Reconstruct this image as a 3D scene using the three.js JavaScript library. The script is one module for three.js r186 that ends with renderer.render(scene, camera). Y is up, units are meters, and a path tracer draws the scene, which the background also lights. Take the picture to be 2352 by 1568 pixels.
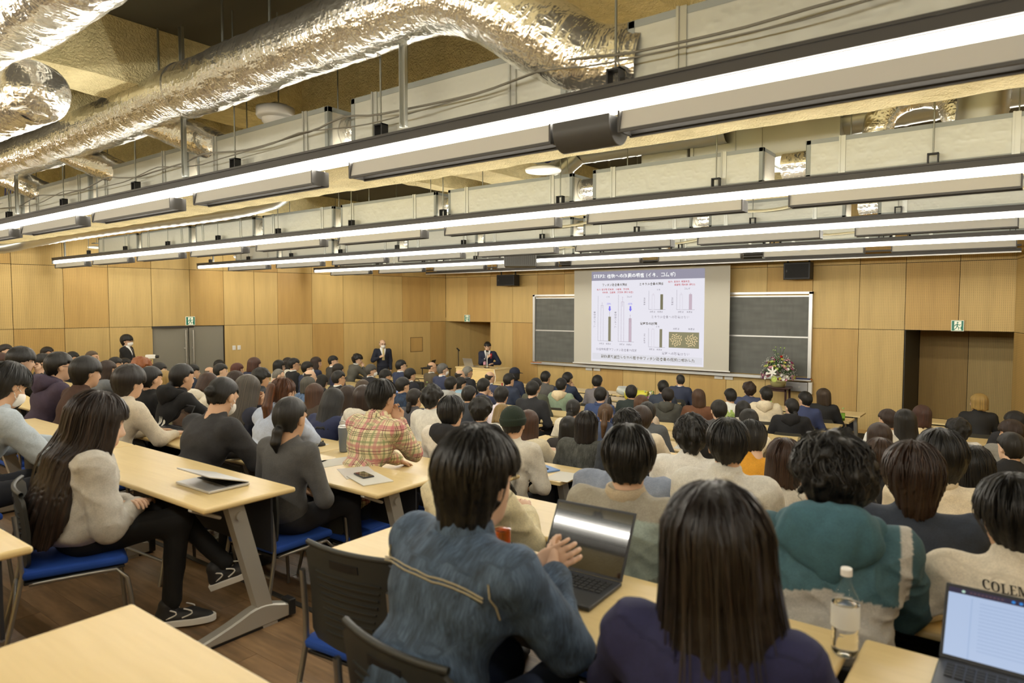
import * as THREE from 'three';
import { RoundedBoxGeometry } from 'three/addons/geometries/RoundedBoxGeometry.js';
import { mergeGeometries } from 'three/addons/utils/BufferGeometryUtils.js';
import { RectAreaLightUniformsLib } from 'three/addons/lights/RectAreaLightUniformsLib.js';
RectAreaLightUniformsLib.init();

// ---------- camera, exposure, room lights ----------
const scene = new THREE.Scene();
scene.background = new THREE.Color(0x050505);
const EYE = 2.65;                                   // eye height above the front floor; the photographer stands on the upper tiers
const camera = new THREE.PerspectiveCamera(53.13, 1.5, 0.1, 60);
camera.position.set(0, EYE, 0);
camera.rotation.set(-3.03 * Math.PI / 180, 37.18 * Math.PI / 180, 0, 'YXZ');
camera.focus = 8; camera.userData.fStop = 2.8;
const renderer = new THREE.WebGLRenderer({ antialias: true });
renderer.toneMapping = THREE.LinearToneMapping;
renderer.toneMappingExposure = 1.0;
renderer.shadowMap.enabled = true;
const LIGHT_COLOR = new THREE.Color().setRGB(1.0, 0.955, 0.85);
const LIGHT_Z = [-2.74, -5.55, -8.3, -11.1, 0.1];   // continuous line lights across the room, the last one over the photographer
const LIGHT_Y = EYE + 0.88, LIGHT_POWER = 16, STRIP_POWER = 54, DIFFUSER_GLOW = 4;
const WALL_SLOPE = 0.2122;                          // the side walls open out towards the back
const leftWallX = (z) => -14.39 - WALL_SLOPE * (z + 15.6);
const rightWallX = (z) => -0.22 + WALL_SLOPE * (z + 15.6);
for (const z of LIGHT_Z) for (const s of [1, -1]) {  // the strip shines out of both long sides of its channel
  const a = leftWallX(z) + 0.55, b = rightWallX(z) - 0.5, l = new THREE.RectAreaLight(LIGHT_COLOR, STRIP_POWER, b - a, 0.056);
  l.position.set((a + b) / 2, LIGHT_Y + 0.002, z + s * 0.0265); l.lookAt((a + b) / 2, LIGHT_Y + 0.002, z + s * 5); scene.add(l);
}

// ---------- helpers ----------
let seedState = 7;
const rnd = () => { seedState = (seedState * 1664525 + 1013904223) >>> 0; return seedState / 4294967296; };
const rr = (a, b) => a + (b - a) * rnd();
const reseed = (n) => { seedState = (n * 2654435761 + 12345) >>> 0; rnd(); rnd(); };
const clamp = (x, a, b) => Math.min(b, Math.max(a, x));
const lerp = (a, b, t) => a + (b - a) * t;
const smooth = (a, b, x) => { const t = clamp((x - a) / (b - a), 0, 1); return t * t * (3 - 2 * t); };
const V = (x, y, z) => new THREE.Vector3(x, y, z);
const D2R = Math.PI / 180;
const hash = (i, j, k) => { let h = (i * 374761393 + j * 668265263 + k * 2147483647) | 0; h = Math.imul(h ^ (h >>> 13), 1274126177); return ((h ^ (h >>> 16)) >>> 0) / 4294967296; };
function noise3(x, y, z) {
  const i = Math.floor(x), j = Math.floor(y), k = Math.floor(z); let u = x - i, v = y - j, w = z - k;
  u = u * u * (3 - 2 * u); v = v * v * (3 - 2 * v); w = w * w * (3 - 2 * w);
  const a = lerp(lerp(hash(i, j, k), hash(i + 1, j, k), u), lerp(hash(i, j + 1, k), hash(i + 1, j + 1, k), u), v);
  const b = lerp(lerp(hash(i, j, k + 1), hash(i + 1, j, k + 1), u), lerp(hash(i, j + 1, k + 1), hash(i + 1, j + 1, k + 1), u), v);
  return lerp(a, b, w) * 2 - 1;
}
function pnoise(x, y, p, q, s = 0) {                 // value noise that repeats every p, q
  const i = Math.floor(x), j = Math.floor(y); let u = x - i, v = y - j; u = u * u * (3 - 2 * u); v = v * v * (3 - 2 * v);
  const m = (a, n) => ((a % n) + n) % n, h = (a, b) => hash(m(a, p), m(b, q), s);
  return lerp(lerp(h(i, j), h(i + 1, j), u), lerp(h(i, j + 1), h(i + 1, j + 1), u), v) * 2 - 1;
}
function dataTex(w, h, fn, color = true) {           // fn(u, v) -> [r, g, b] in 0..1 (sRGB when colour)
  const d = new Uint8Array(w * h * 4);
  for (let y = 0; y < h; y++) for (let x = 0; x < w; x++) {
    const c = fn(x / w, y / h), o = (y * w + x) * 4;
    for (let k = 0; k < 3; k++) d[o + k] = clamp(Math.round((c.length ? c[k] : c) * 255), 0, 255);
    d[o + 3] = 255;
  }
  const t = new THREE.DataTexture(d, w, h); t.magFilter = THREE.LinearFilter; t.minFilter = THREE.LinearMipmapLinearFilter; t.generateMipmaps = true;
  t.wrapS = t.wrapT = THREE.RepeatWrapping; if (color) t.colorSpace = THREE.SRGBColorSpace; t.needsUpdate = true; return t;
}
function canvasTex(w, h, draw) {
  const c = document.createElement('canvas'); c.width = w; c.height = h; draw(c.getContext('2d'), w, h);
  const t = new THREE.CanvasTexture(c); t.colorSpace = THREE.SRGBColorSpace; t.anisotropy = 8; return t;
}
const rep = (t, x, y = x) => { const c = t.clone(); c.repeat.set(x, y); c.needsUpdate = true; return c; };
function std(color, rough = 0.7, more = {}) { return new THREE.MeshStandardMaterial({ color, roughness: rough, ...more }); }
function phys(color, rough = 0.7, more = {}) { return new THREE.MeshPhysicalMaterial({ color, roughness: rough, ...more }); }
const lin = (r, g, b) => new THREE.Color().setRGB(r, g, b);

const taken = {};
function numbered(n) { const k = taken[n] = (taken[n] ?? -1) + 1; return k ? n + '_' + String(k).padStart(3, '0') : n; }
function mesh(name, geo, mat, parent = scene, shadow = true) {
  const m = new THREE.Mesh(geo, mat); m.name = parent === scene ? numbered(name) : name; m.castShadow = m.receiveShadow = shadow; parent.add(m); return m;
}
function tag(o, label, category, group, kind) {
  o.userData.label = label; if (category) o.userData.category = category; if (group) o.userData.group = group; if (kind) o.userData.kind = kind; return o;
}
function thing(name, label, category, [x, y, z] = [0, 0, 0], turn = 0, group) {
  const o = new THREE.Group(); o.name = numbered(name); o.position.set(x, y, z); o.rotation.y = turn; scene.add(o); return tag(o, label, category, group);
}
function structGroup(name) { const o = new THREE.Group(); o.name = name; o.userData.kind = 'structure'; scene.add(o); return o; }
function triUV(g, s = 1, ox = 0, oy = 0) {           // uv in metres from the side a face points to
  if (!g.attributes.normal) g.computeVertexNormals();
  const p = g.attributes.position, n = g.attributes.normal, uv = new Float32Array(p.count * 2);
  for (let i = 0; i < p.count; i++) {
    const ax = Math.abs(n.getX(i)), ay = Math.abs(n.getY(i)), az = Math.abs(n.getZ(i));
    const x = p.getX(i), y = p.getY(i), z = p.getZ(i);
    const [u, v] = ay > ax && ay > az ? [x, z] : ax > az ? [z, y] : [x, y];
    uv[2 * i] = u * s + ox; uv[2 * i + 1] = v * s + oy;
  }
  g.setAttribute('uv', new THREE.BufferAttribute(uv, 2)); return g;
}
function box(w, h, d, x = 0, y = 0, z = 0, r = 0) {
  const g = r > 0 ? new RoundedBoxGeometry(w, h, d, 1, Math.min(r, w / 2.01, h / 2.01, d / 2.01)) : new THREE.BoxGeometry(w, h, d);
  g.translate(x, y, z); return triUV(g);
}
function bar(a, b, r, seg = 8, r2 = r) {             // a round bar between two points
  const d = b.clone().sub(a), g = new THREE.CylinderGeometry(r2, r, d.length(), seg, 1);
  g.translate(0, d.length() / 2, 0); g.applyQuaternion(new THREE.Quaternion().setFromUnitVectors(V(0, 1, 0), d.normalize())); g.translate(a.x, a.y, a.z); return g;
}
function tube(pts, r, seg = 24, rad = 8, closed = false) { return new THREE.TubeGeometry(new THREE.CatmullRomCurve3(pts, closed, 'catmullrom', 0.4), seg, r, rad, closed); }
function merge(list) {
  const l = list.map((g) => { const q = g.index ? g.toNonIndexed() : g; for (const k of Object.keys(q.attributes)) if (!['position', 'normal', 'uv'].includes(k)) q.deleteAttribute(k); if (!q.attributes.uv) q.setAttribute('uv', new THREE.BufferAttribute(new Float32Array(q.attributes.position.count * 2), 2)); return q; });
  return mergeGeometries(l);
}
// ---------- materials of the room ----------
const veneerTex = dataTex(512, 512, (u, v) => {       // oak veneer, 1 m across
  const f = pnoise(u * 170, v * 5, 170, 5, 1) * 0.4 + pnoise(u * 60, v * 3, 60, 3, 2) * 0.35 + pnoise(u * 14, v * 2, 14, 2, 3) * 0.6 + pnoise(u * 5, v * 1, 5, 1, 4) * 0.5;
  const c = 0.5 + f * 0.09; return [0.63 + c * 0.31, 0.525 + c * 0.28, 0.32 + c * 0.2];
});
const veneerBump = dataTex(256, 256, (u, v) => 0.5 + pnoise(u * 120, v * 6, 120, 6, 5) * 0.3, false);
const drilledTex = dataTex(1024, 1024, (u, v) => {    // the same veneer drilled with a fine square grid of holes every 32 mm
  const f = pnoise(u * 170, v * 5, 170, 5, 1) * 0.4 + pnoise(u * 60, v * 3, 60, 3, 2) * 0.35 + pnoise(u * 14, v * 2, 14, 2, 3) * 0.6 + pnoise(u * 5, v * 1, 5, 1, 4) * 0.5;
  const a = ((u * 32) % 1) - 0.5, b = ((v * 32) % 1) - 0.5, d = Math.hypot(a, b);
  const c = 0.5 + f * 0.09, k = d < 0.2 ? 0.74 : 1; return [(0.64 + c * 0.31) * k, (0.54 + c * 0.28) * k, (0.335 + c * 0.2) * k];
});
const M = {};
M.veneer = std(0xffffff, 0.55, { map: veneerTex, bumpMap: veneerBump, bumpScale: 0.0006 });
M.drilled = std(0xffffff, 0.6, { map: drilledTex });
M.veneer2 = std(0xf1e6d8, 0.55, { map: veneerTex, bumpMap: veneerBump, bumpScale: 0.0006 });
M.drilled2 = std(0xf4ead9, 0.6, { map: drilledTex });
M.backing = std(0x2a2013, 0.9);
M.doorGrey = std(lin(0.25, 0.235, 0.19), 0.5);
M.doorDark = std(lin(0.07, 0.066, 0.05), 0.6);
M.steel = std(lin(0.55, 0.54, 0.5), 0.35, { metalness: 0.9 });
M.alu = std(lin(0.62, 0.62, 0.6), 0.4, { metalness: 0.6 });
M.darkAlu = std(lin(0.05, 0.047, 0.043), 0.45, { metalness: 0.3 });
M.black = std(lin(0.012, 0.012, 0.013), 0.5);
M.white = std(lin(0.8, 0.79, 0.75), 0.5);
M.whitePlastic = std(lin(0.75, 0.74, 0.69), 0.4);
const sprayBump = dataTex(256, 256, (u, v) => 0.5 + pnoise(u * 40, v * 40, 40, 40, 6) * 0.3 + pnoise(u * 90, v * 90, 90, 90, 7) * 0.2, false);
const sprayTex = dataTex(256, 256, (u, v) => { const n = pnoise(u * 30, v * 30, 30, 30, 8) * 0.03 + pnoise(u * 6, v * 6, 6, 6, 9) * 0.04; return [0.87 + n, 0.815 + n, 0.62 + n]; });
M.spray = std(0xffffff, 0.95, { map: sprayTex, bumpMap: rep(sprayBump, 2.2), bumpScale: 0.009 });
M.deck = std(lin(0.085, 0.078, 0.058), 0.8);
const carpetTex = dataTex(128, 128, (u, v) => { const n = pnoise(u * 64, v * 64, 64, 64, 11) * 0.05; return [0.14 + n, 0.14 + n, 0.1 + n]; });
M.carpet = std(0xffffff, 0.95, { map: rep(carpetTex, 4) });
const plankTex = [0, 1, 2, 3].map((k) => dataTex(256, 128, (u, v) => {
  const f = pnoise(u * 4, v * 60, 4, 60, 20 + k) * 0.5 + pnoise(u * 3, v * 16, 3, 16, 30 + k) * 0.6 + pnoise(u * 20, v * 110, 20, 110, 40 + k) * 0.3;
  const c = 0.42 + f * 0.1 + k * 0.018; return [c * 1.08 + 0.03, c * 0.87 + 0.02, c * 0.66]; }));
M.plank = plankTex.map((t) => std(0xffffff, 0.42, { map: t }));

// ---------- tiers: near table edge of every row, its table top above the eye line, its floor ----------
const ROW_Z = [-0.37, -1.61, -2.64, -3.5, -4.45, -5.41, -6.38, -7.34, -8.31, -9.27, -10.24, -11.2, -12.15, -13.09];
const ROW_TOP = [-0.85, -0.94, -1.10, -1.245, -1.39, -1.50, -1.59, -1.67, -1.74, -1.80, -1.845, -1.88, -1.91, -1.93].map((h) => h + EYE);
const ROW_FLOOR = ROW_TOP.map((h) => h - 0.72);
const tierEdge = (i) => (i < 0 ? 2.2 : i === 13 ? -14.1 : ROW_Z[i] - 0.64);
{
  const floor = structGroup('floor');
  mesh('subfloor', box(18.4, 0.2, 26, -7, -0.1, -7.6), M.carpet, floor);
  for (let i = 0; i < 14; i++) {                      // one tier per row, each a little lower than the one behind
    const z1 = tierEdge(i - 1), z0 = tierEdge(i), y = ROW_FLOOR[i]; if (y < 0.004) continue;
    const top = i < 3 ? y - 0.012 : y;
    mesh('tier', box(leftToRight(z1) , top, z1 - z0, (leftWallX(z1) + rightWallX(z1)) / 2, top / 2, (z0 + z1) / 2), i < 3 ? M.backing : i < 9 ? M.plank[i % 4] : M.carpet, floor);
    if (i < 3) {                                      // laminate boards of the three upper tiers, laid across the room
      const w = 0.152, n = Math.ceil((z1 - z0) / w); reseed(50 + i);
      for (let k = 0; k < n; k++) {
        const zc = z0 + w * (k + 0.5), ww = Math.min(w, z1 - (z0 + w * k)); if (ww < 0.02 || zc > 0.6) continue;
        let x = -9.6 - rnd() * 1.2;
        while (x < 2.0) { const m = mesh('plank', box(1.218, 0.012, ww - 0.0012, 0, 0, 0), M.plank[Math.floor(rnd() * 4)], floor); m.position.set(x + 0.61, y - 0.006, zc - (w - ww) / 2); const s = rnd(); m.geometry.attributes.uv && offsetUV(m.geometry, s * 3, s * 5); x += 1.22; }
      }
      mesh('nosing', box(16, 0.022, 0.035, -5.5, y - 0.004, z0 + 0.012, 0.004), M.darkAlu, floor);
    }
  }
}
function leftToRight(z) { return rightWallX(z) - leftWallX(z); }
function offsetUV(g, a, b) { const u = g.attributes.uv; for (let i = 0; i < u.count; i++) u.setXY(i, u.getX(i) + a, u.getY(i) + b); }

// ---------- walls: veneer panels with open joints on a dark backing ----------
const LINTEL = EYE - 0.49, UPPER = EYE + 0.845, CEIL = EYE + 2.1;
const GAP = 0.009;
function panelWall(parent, at, cols, rows, skip, mat) { // at(s) -> [x, z]; cols along the wall, rows in height
  for (let i = 0; i + 1 < cols.length; i++) for (let j = 0; j + 1 < rows.length; j++) {
    if (skip && skip(i, j)) continue;
    const a = cols[i] + GAP / 2, b = cols[i + 1] - GAP / 2, y0 = rows[j] + GAP / 2, y1 = rows[j + 1] - GAP / 2;
    const [xa, za] = at(a), [xb, zb] = at(b), len = Math.hypot(xb - xa, zb - za);
    const g = new THREE.BoxGeometry(len, y1 - y0, 0.02); triUV(g, 1, (i * 0.37 + j * 0.21) % 1, (i * 0.53) % 1);
    const m = mesh('panel', g, mat(i, j), parent); m.position.set((xa + xb) / 2, (y0 + y1) / 2, (za + zb) / 2); m.rotation.y = Math.atan2(-(zb - za), xb - xa);
  }
}
function flatWall(parent, a, b, y0, y1, thick, name = 'backing', mat = M.backing) {
  const len = Math.hypot(b[0] - a[0], b[1] - a[1]), m = mesh(name, box(len, y1 - y0, thick), mat, parent);
  m.position.set((a[0] + b[0]) / 2, (y0 + y1) / 2, (a[1] + b[1]) / 2); m.rotation.y = Math.atan2(-(b[1] - a[1]), b[0] - a[0]); return m;
}
const DOOR_A = -9.09, DOOR_B = -7.52;
{
  const left = structGroup('wall_left');
  const zs = [-15.58, -15.02, -14.06, -13.13, -12.21, -11.32, -10.41, -9.82, DOOR_A, -8.33, DOOR_B, -6.67, -5.85, -4.98, -4.1, -3.2, -2.3, -1.4, -0.5, 0.4, 1.3, 2.2];
  const wallAt = (z) => [leftWallX(z), z];
  const off = 0.09, bk = (z) => [leftWallX(z) - off, z];
  flatWall(left, bk(-15.6), bk(DOOR_A), 0, CEIL, 0.16); flatWall(left, bk(DOOR_B), bk(2.3), 0, CEIL, 0.16); flatWall(left, bk(DOOR_A), bk(DOOR_B), LINTEL, CEIL, 0.16);
  panelWall(left, wallAt, zs, [0.05, LINTEL, UPPER, CEIL], (i, j) => j === 0 && (zs[i] === DOOR_A || zs[i] === -8.33), (i, j) => ((i === 7 || i < 7) && i < 8 ? ((i * 3 + j) % 4 ? M.veneer : M.veneer2) : (i + j) % 3 ? M.drilled : M.drilled2));
  const front = structGroup('wall_front');
  const xs = [-14.39, -13.5, -12.62, -11.8, -10.93, -10.05, -9.15, -8.26, -7.36, -6.47, -5.58, -4.69, -3.73, -2.82, -1.99, -1.09, -0.22];
  flatWall(front, [-14.39, -15.7], [-12.62, -15.7], LINTEL, CEIL, 0.16); flatWall(front, [-12.62, -15.7], [-1.99, -15.7], 0, CEIL, 0.16); flatWall(front, [-1.99, -15.7], [-0.22, -15.7], LINTEL, CEIL, 0.16);
  panelWall(front, (x) => [x, -15.6], xs, [0.05, LINTEL, UPPER, CEIL], (i, j) => j === 0 && (i < 2 || i > 13), (i, j) => (i < 9 ? ((i * 5 + j) % 3 ? M.veneer : M.veneer2) : (i + j) % 3 ? M.drilled : M.drilled2));
  // the two recesses beside the board, lined with the same panels
  const wallXb = (z) => leftWallX(z);
  flatWall(front, [leftWallX(-15.6) - 0.1, -15.6], [leftWallX(-17.4) - 0.1, -17.4], 0, LINTEL, 0.16);
  panelWall(front, (z) => [wallXb(z), z], [-17.3, -16.5, -15.585], [0.05, LINTEL], null, () => M.veneer);
  flatWall(front, [-15, -17.4], [-12.5, -17.4], 0, LINTEL, 0.16); panelWall(front, (x) => [x, -17.3], [-14.1, -13.35, -12.62], [0.05, LINTEL], null, () => M.veneer2);
  flatWall(front, [-12.54, -15.6], [-12.54, -17.4], 0, LINTEL, 0.16); mesh('soffit', box(2.6, 0.1, 1.8, -13.6, LINTEL + 0.05, -16.5), M.veneer, front);
  flatWall(front, [-2.07, -15.62], [-2.07, -17.9], 0, LINTEL, 0.16, 'jamb', M.doorDark); mesh('door_leaf', box(0.02, LINTEL - 0.02, 2.2, -1.982, LINTEL / 2, -16.74), M.doorDark, front);
  flatWall(front, [-2.1, -17.95], [1, -17.95], 0, LINTEL, 0.16); panelWall(front, (x) => [x, -17.86], [-1.97, -1.05, -0.13, 0.8], [0.12, LINTEL], null, (i) => (i % 2 ? M.drilled : M.drilled2));
  mesh('soffit', box(3, 0.1, 2.4, -0.6, LINTEL + 0.05, -16.8), M.doorDark, front); flatWall(front, [0.85, -15.6], [0.85, -17.9], 0, LINTEL, 0.1, 'backing', M.veneer);
  mesh('threshold', box(2.6, 0.1, 0.02, -0.7, 0.06, -17.84), M.veneer, front);
  const right = structGroup('wall_right');
  const rb = (z) => [rightWallX(z) + 0.1, z]; flatWall(right, rb(-15.6), rb(2.3), 0, CEIL, 0.16);
  panelWall(right, (z) => [rightWallX(z), z], Array.from({ length: 21 }, (_, i) => -15.58 + i * 0.89), [0.05, LINTEL, UPPER, CEIL], null, (i, j) => ((i + j) % 3 ? M.drilled : M.drilled2));
  const back = structGroup('wall_back'); flatWall(back, [-18.6, 2.3], [4, 2.3], 0, CEIL, 0.16, 'backing', M.veneer);
  const ceiling = structGroup('ceiling'); mesh('deck', box(24, 0.2, 19, -7, CEIL + 0.1, -6.7), M.deck, ceiling); mesh('deck', box(20, 0.1, 3, -7, LINTEL + 0.6, -17.1), M.deck, ceiling);
  // base trim
  const trim = structGroup('baseboard_front'); mesh('board', box(10.6, 0.08, 0.012, -7.3, 0.04, -15.586), M.veneer2, trim);
  // door in the left wall
  const dg = structGroup('door_1');
  const dAng = Math.atan2(-(DOOR_B - DOOR_A), leftWallX(DOOR_B) - leftWallX(DOOR_A));
  for (const [s, za, zb] of [[0, DOOR_A, -8.31], [1, -8.3, DOOR_B]]) {
    const leaf = flatWall(dg, [leftWallX(za) - 0.06, za + 0.005], [leftWallX(zb) - 0.06, zb - 0.005], 0.28, LINTEL - 0.01, 0.05, 'door_leaf', M.doorGrey);
    const h = merge([bar(V(0, -0.7, 0), V(0, 0.8, 0), 0.017, 10), bar(V(0, 0.5, 0), V(0, 0.5, 0.05), 0.01), bar(V(0, -0.5, 0), V(0, -0.5, 0.05), 0.01)]);
    const hm = mesh('handle', h, M.steel, leaf); hm.position.set(s ? -0.33 : 0.31, 0.05, -0.078); hm.rotation.y = 0;
    if (s) mesh('lock', box(0.05, 0.05, 0.03, -0.33 + 0.02, 0.42, -0.04, 0.01), M.steel, leaf); else mesh('lock', box(0.05, 0.05, 0.03, 0.31, 0.42, -0.04, 0.01), M.steel, leaf);
  }
  mesh('frame', merge([box(0.04, 0.05, 1.7, leftWallX(-8.3) - 0.03, LINTEL - 0.015, -8.3)]), M.darkAlu, dg).rotation.y = 0;
}
// ---------- ceiling: beams, ducts, line lights ----------
const foilBump = dataTex(256, 256, (u, v) => { const r = (a) => 1 - Math.abs(a); return 0.35 * r(pnoise(u * 9, v * 9, 9, 9, 50)) + 0.35 * r(pnoise(u * 21, v * 17, 21, 17, 51)) + 0.2 * r(pnoise(u * 50, v * 46, 50, 46, 52)); }, false);
M.foil = std(lin(0.8, 0.79, 0.74), 0.24, { metalness: 0.92, bumpMap: rep(foilBump, 2), bumpScale: 0.008 });
M.boardFoil = std(lin(0.5, 0.505, 0.445), 0.45, { metalness: 0.45, bumpMap: rep(foilBump, 0.7), bumpScale: 0.004 });
M.boardEnd = std(lin(0.6, 0.57, 0.48), 0.5, { metalness: 0.25, bumpMap: rep(foilBump, 1), bumpScale: 0.003 });
M.tape = std(lin(0.27, 0.29, 0.27), 0.55, { metalness: 0.1 });
M.galv = std(lin(0.48, 0.49, 0.46), 0.34, { metalness: 0.85 });
M.rod = std(lin(0.3, 0.31, 0.28), 0.4, { metalness: 0.8 });
M.hose = std(lin(0.55, 0.5, 0.32), 0.5);
M.cable = std(lin(0.16, 0.15, 0.12), 0.5);
M.glow = std(0xffffff, 0.5, { emissive: LIGHT_COLOR, emissiveIntensity: DIFFUSER_GLOW });
M.louvre = std(lin(0.5, 0.49, 0.45), 0.6);
M.lamp = std(0xffffff, 0.5, { emissive: LIGHT_COLOR, emissiveIntensity: 2 });
function rough(g, amp, f, seed = 0) {                 // lumpy sprayed surface
  const p = g.attributes.position; for (let i = 0; i < p.count; i++) { const x = p.getX(i), y = p.getY(i), z = p.getZ(i); p.setXYZ(i, x + amp * noise3(x * f, y * f + seed, z * f), y + amp * noise3(x * f + 31, y * f, z * f + seed), z + amp * noise3(x * f, y * f, z * f + 57 + seed)); }
  g.computeVertexNormals(); return g;
}
function sprayBeam(name, label, w, h, d, x, y, z, sx, sy, sz) {
  const g = new THREE.BoxGeometry(w, h, d, sx, sy, sz); rough(g, 0.014, 6, x); triUV(g); g.translate(x, y, z); const m = mesh(name, g, M.spray); m.userData.kind = 'structure'; m.userData.label = label; return m;
}
sprayBeam('trim_1', 'sprayed beige beam running across the room behind the nearest line light', 19, 0.9, 0.86, -7, EYE + 1.65, -4.33, 160, 8, 8);
sprayBeam('trim_2', 'sprayed beige beam across the room behind the third line light', 17, 0.62, 0.6, -7, EYE + 1.8, -9.7, 60, 4, 4);
sprayBeam('trim_3', 'sprayed beige beam along the room at upper left', 0.55, 0.45, 15, -5.65, EYE + 1.88, -6.5, 5, 4, 80);
sprayBeam('trim_4', 'sprayed beige pipe-like beam along the room at upper left', 0.3, 0.25, 15, -6.9, EYE + 1.82, -6.5, 4, 4, 80);
sprayBeam('trim_5', 'sprayed beige beam along the room above the right-hand ducts', 0.5, 0.45, 15, -1.9, EYE + 1.88, -6.5, 5, 4, 80);
sprayBeam('trim_6', 'sprayed beige beam along the room above the left door', 0.5, 0.45, 15, -11.2, EYE + 1.88, -6.5, 5, 4, 60);
sprayBeam('trim_7', 'sprayed beige beam across the room above the camera end', 19, 0.8, 0.7, -7, EYE + 1.72, 1.3, 60, 5, 5);

const louvreGeo = (() => {                           // side plates flare outwards below the glowing strip
  const plate = (sg) => { const g = box(1.43, 0.088, 0.005); g.rotateX(-sg * 0.2); g.translate(0, 0, sg * 0.045); return triUV(g); };
  return { shell: merge([plate(1), plate(-1), box(1.43, 0.004, 0.07, 0, 0.04, 0)]), liner: merge([1, -1].map((sg) => { const g = box(1.42, 0.075, 0.004); g.rotateX(-sg * 0.15); g.translate(0, -0.006, sg * 0.038); return g; }).concat([box(1.44, 0.014, 0.012, 0, -0.047, 0.056), box(1.44, 0.014, 0.012, 0, -0.047, -0.056), box(0.01, 0.09, 0.13, 0.715, -0.005, 0), box(0.01, 0.09, 0.13, -0.715, -0.005, 0)])) };
})();
const LINE_WORD = ['nearest', 'second', 'third', 'farthest', 'overhead'], ORD = ['first', 'second', 'third', 'fourth', 'fifth', 'sixth', 'seventh', 'eighth', 'ninth'];
LIGHT_Z.forEach((z, r) => {
  const a = leftWallX(z) + 0.5, b = rightWallX(z) - 0.45, L = b - a, c = (a + b) / 2;
  const t = thing('line_light', ['glowing white line light nearest the camera, hung in a black channel across the room', 'second line light from the camera, ending against the left wall near the double door', 'third line light from the camera, ending left of the double door sign', 'farthest line light, in front of the projection screen', 'line light straight above the photographer, out of the picture'][r], 'light', [c, LIGHT_Y, z], 0, 'line lights across the room');
  mesh('channel', merge([box(L, 0.05, 0.075, 0, 0.058, 0, 0.004), box(L, 0.012, 0.1, 0, 0.086, 0)]), M.darkAlu, t);
  mesh('diffuser', box(L - 0.02, 0.062, 0.05, 0, 0.002, 0, 0.012), M.glow, t);
  mesh('end_cap', box(0.012, 0.12, 0.08, -L / 2 - 0.006, 0.03, 0), M.darkAlu, t); mesh('end_cap', box(0.012, 0.12, 0.08, L / 2 + 0.006, 0.03, 0), M.darkAlu, t);
  // white louvre boxes under the track, each a downlight of its own
  for (let k = 0; ; k++) {
    const x = -0.02 - r * 0.05 - (k - 1) * 1.79; if (x - 1.43 < a) break; if (x > b) continue;
    const q = mesh('louvre_box', louvreGeo.shell, M.louvre, t); q.position.set(x - 0.715 - c, -0.076, 0);
    mesh('louvre_liner', louvreGeo.liner, M.darkAlu, q);
    const lamp = mesh('lamp_panel', box(1.4, 0.004, 0.06, 0, 0.012, 0), M.lamp, q, false);
    const l = new THREE.RectAreaLight(LIGHT_COLOR, LIGHT_POWER, 1.4, 0.055); l.position.set(x - 0.715, LIGHT_Y - 0.076 + 0.006, z); l.lookAt(x - 0.715, -10, z); scene.add(l);
  }
  for (let k = 0; ; k++) {                            // clamps and rods
    const x = b - 0.5 - k * 1.53; if (x < a + 0.2) break;
    const cl = mesh('clamp', merge([box(0.008, 0.08, 0.05, -0.03, 0.035, 0), box(0.008, 0.08, 0.05, 0.03, 0.035, 0), box(0.068, 0.008, 0.05, 0, 0.072, 0)]), M.black, t); cl.position.set(x - c, 0.09, 0);
    mesh('hanger_rod', bar(V(x - c, 0.16, 0), V(x - c, 1.2, 0), 0.006, 6), M.rod, t);
  }
});
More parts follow.
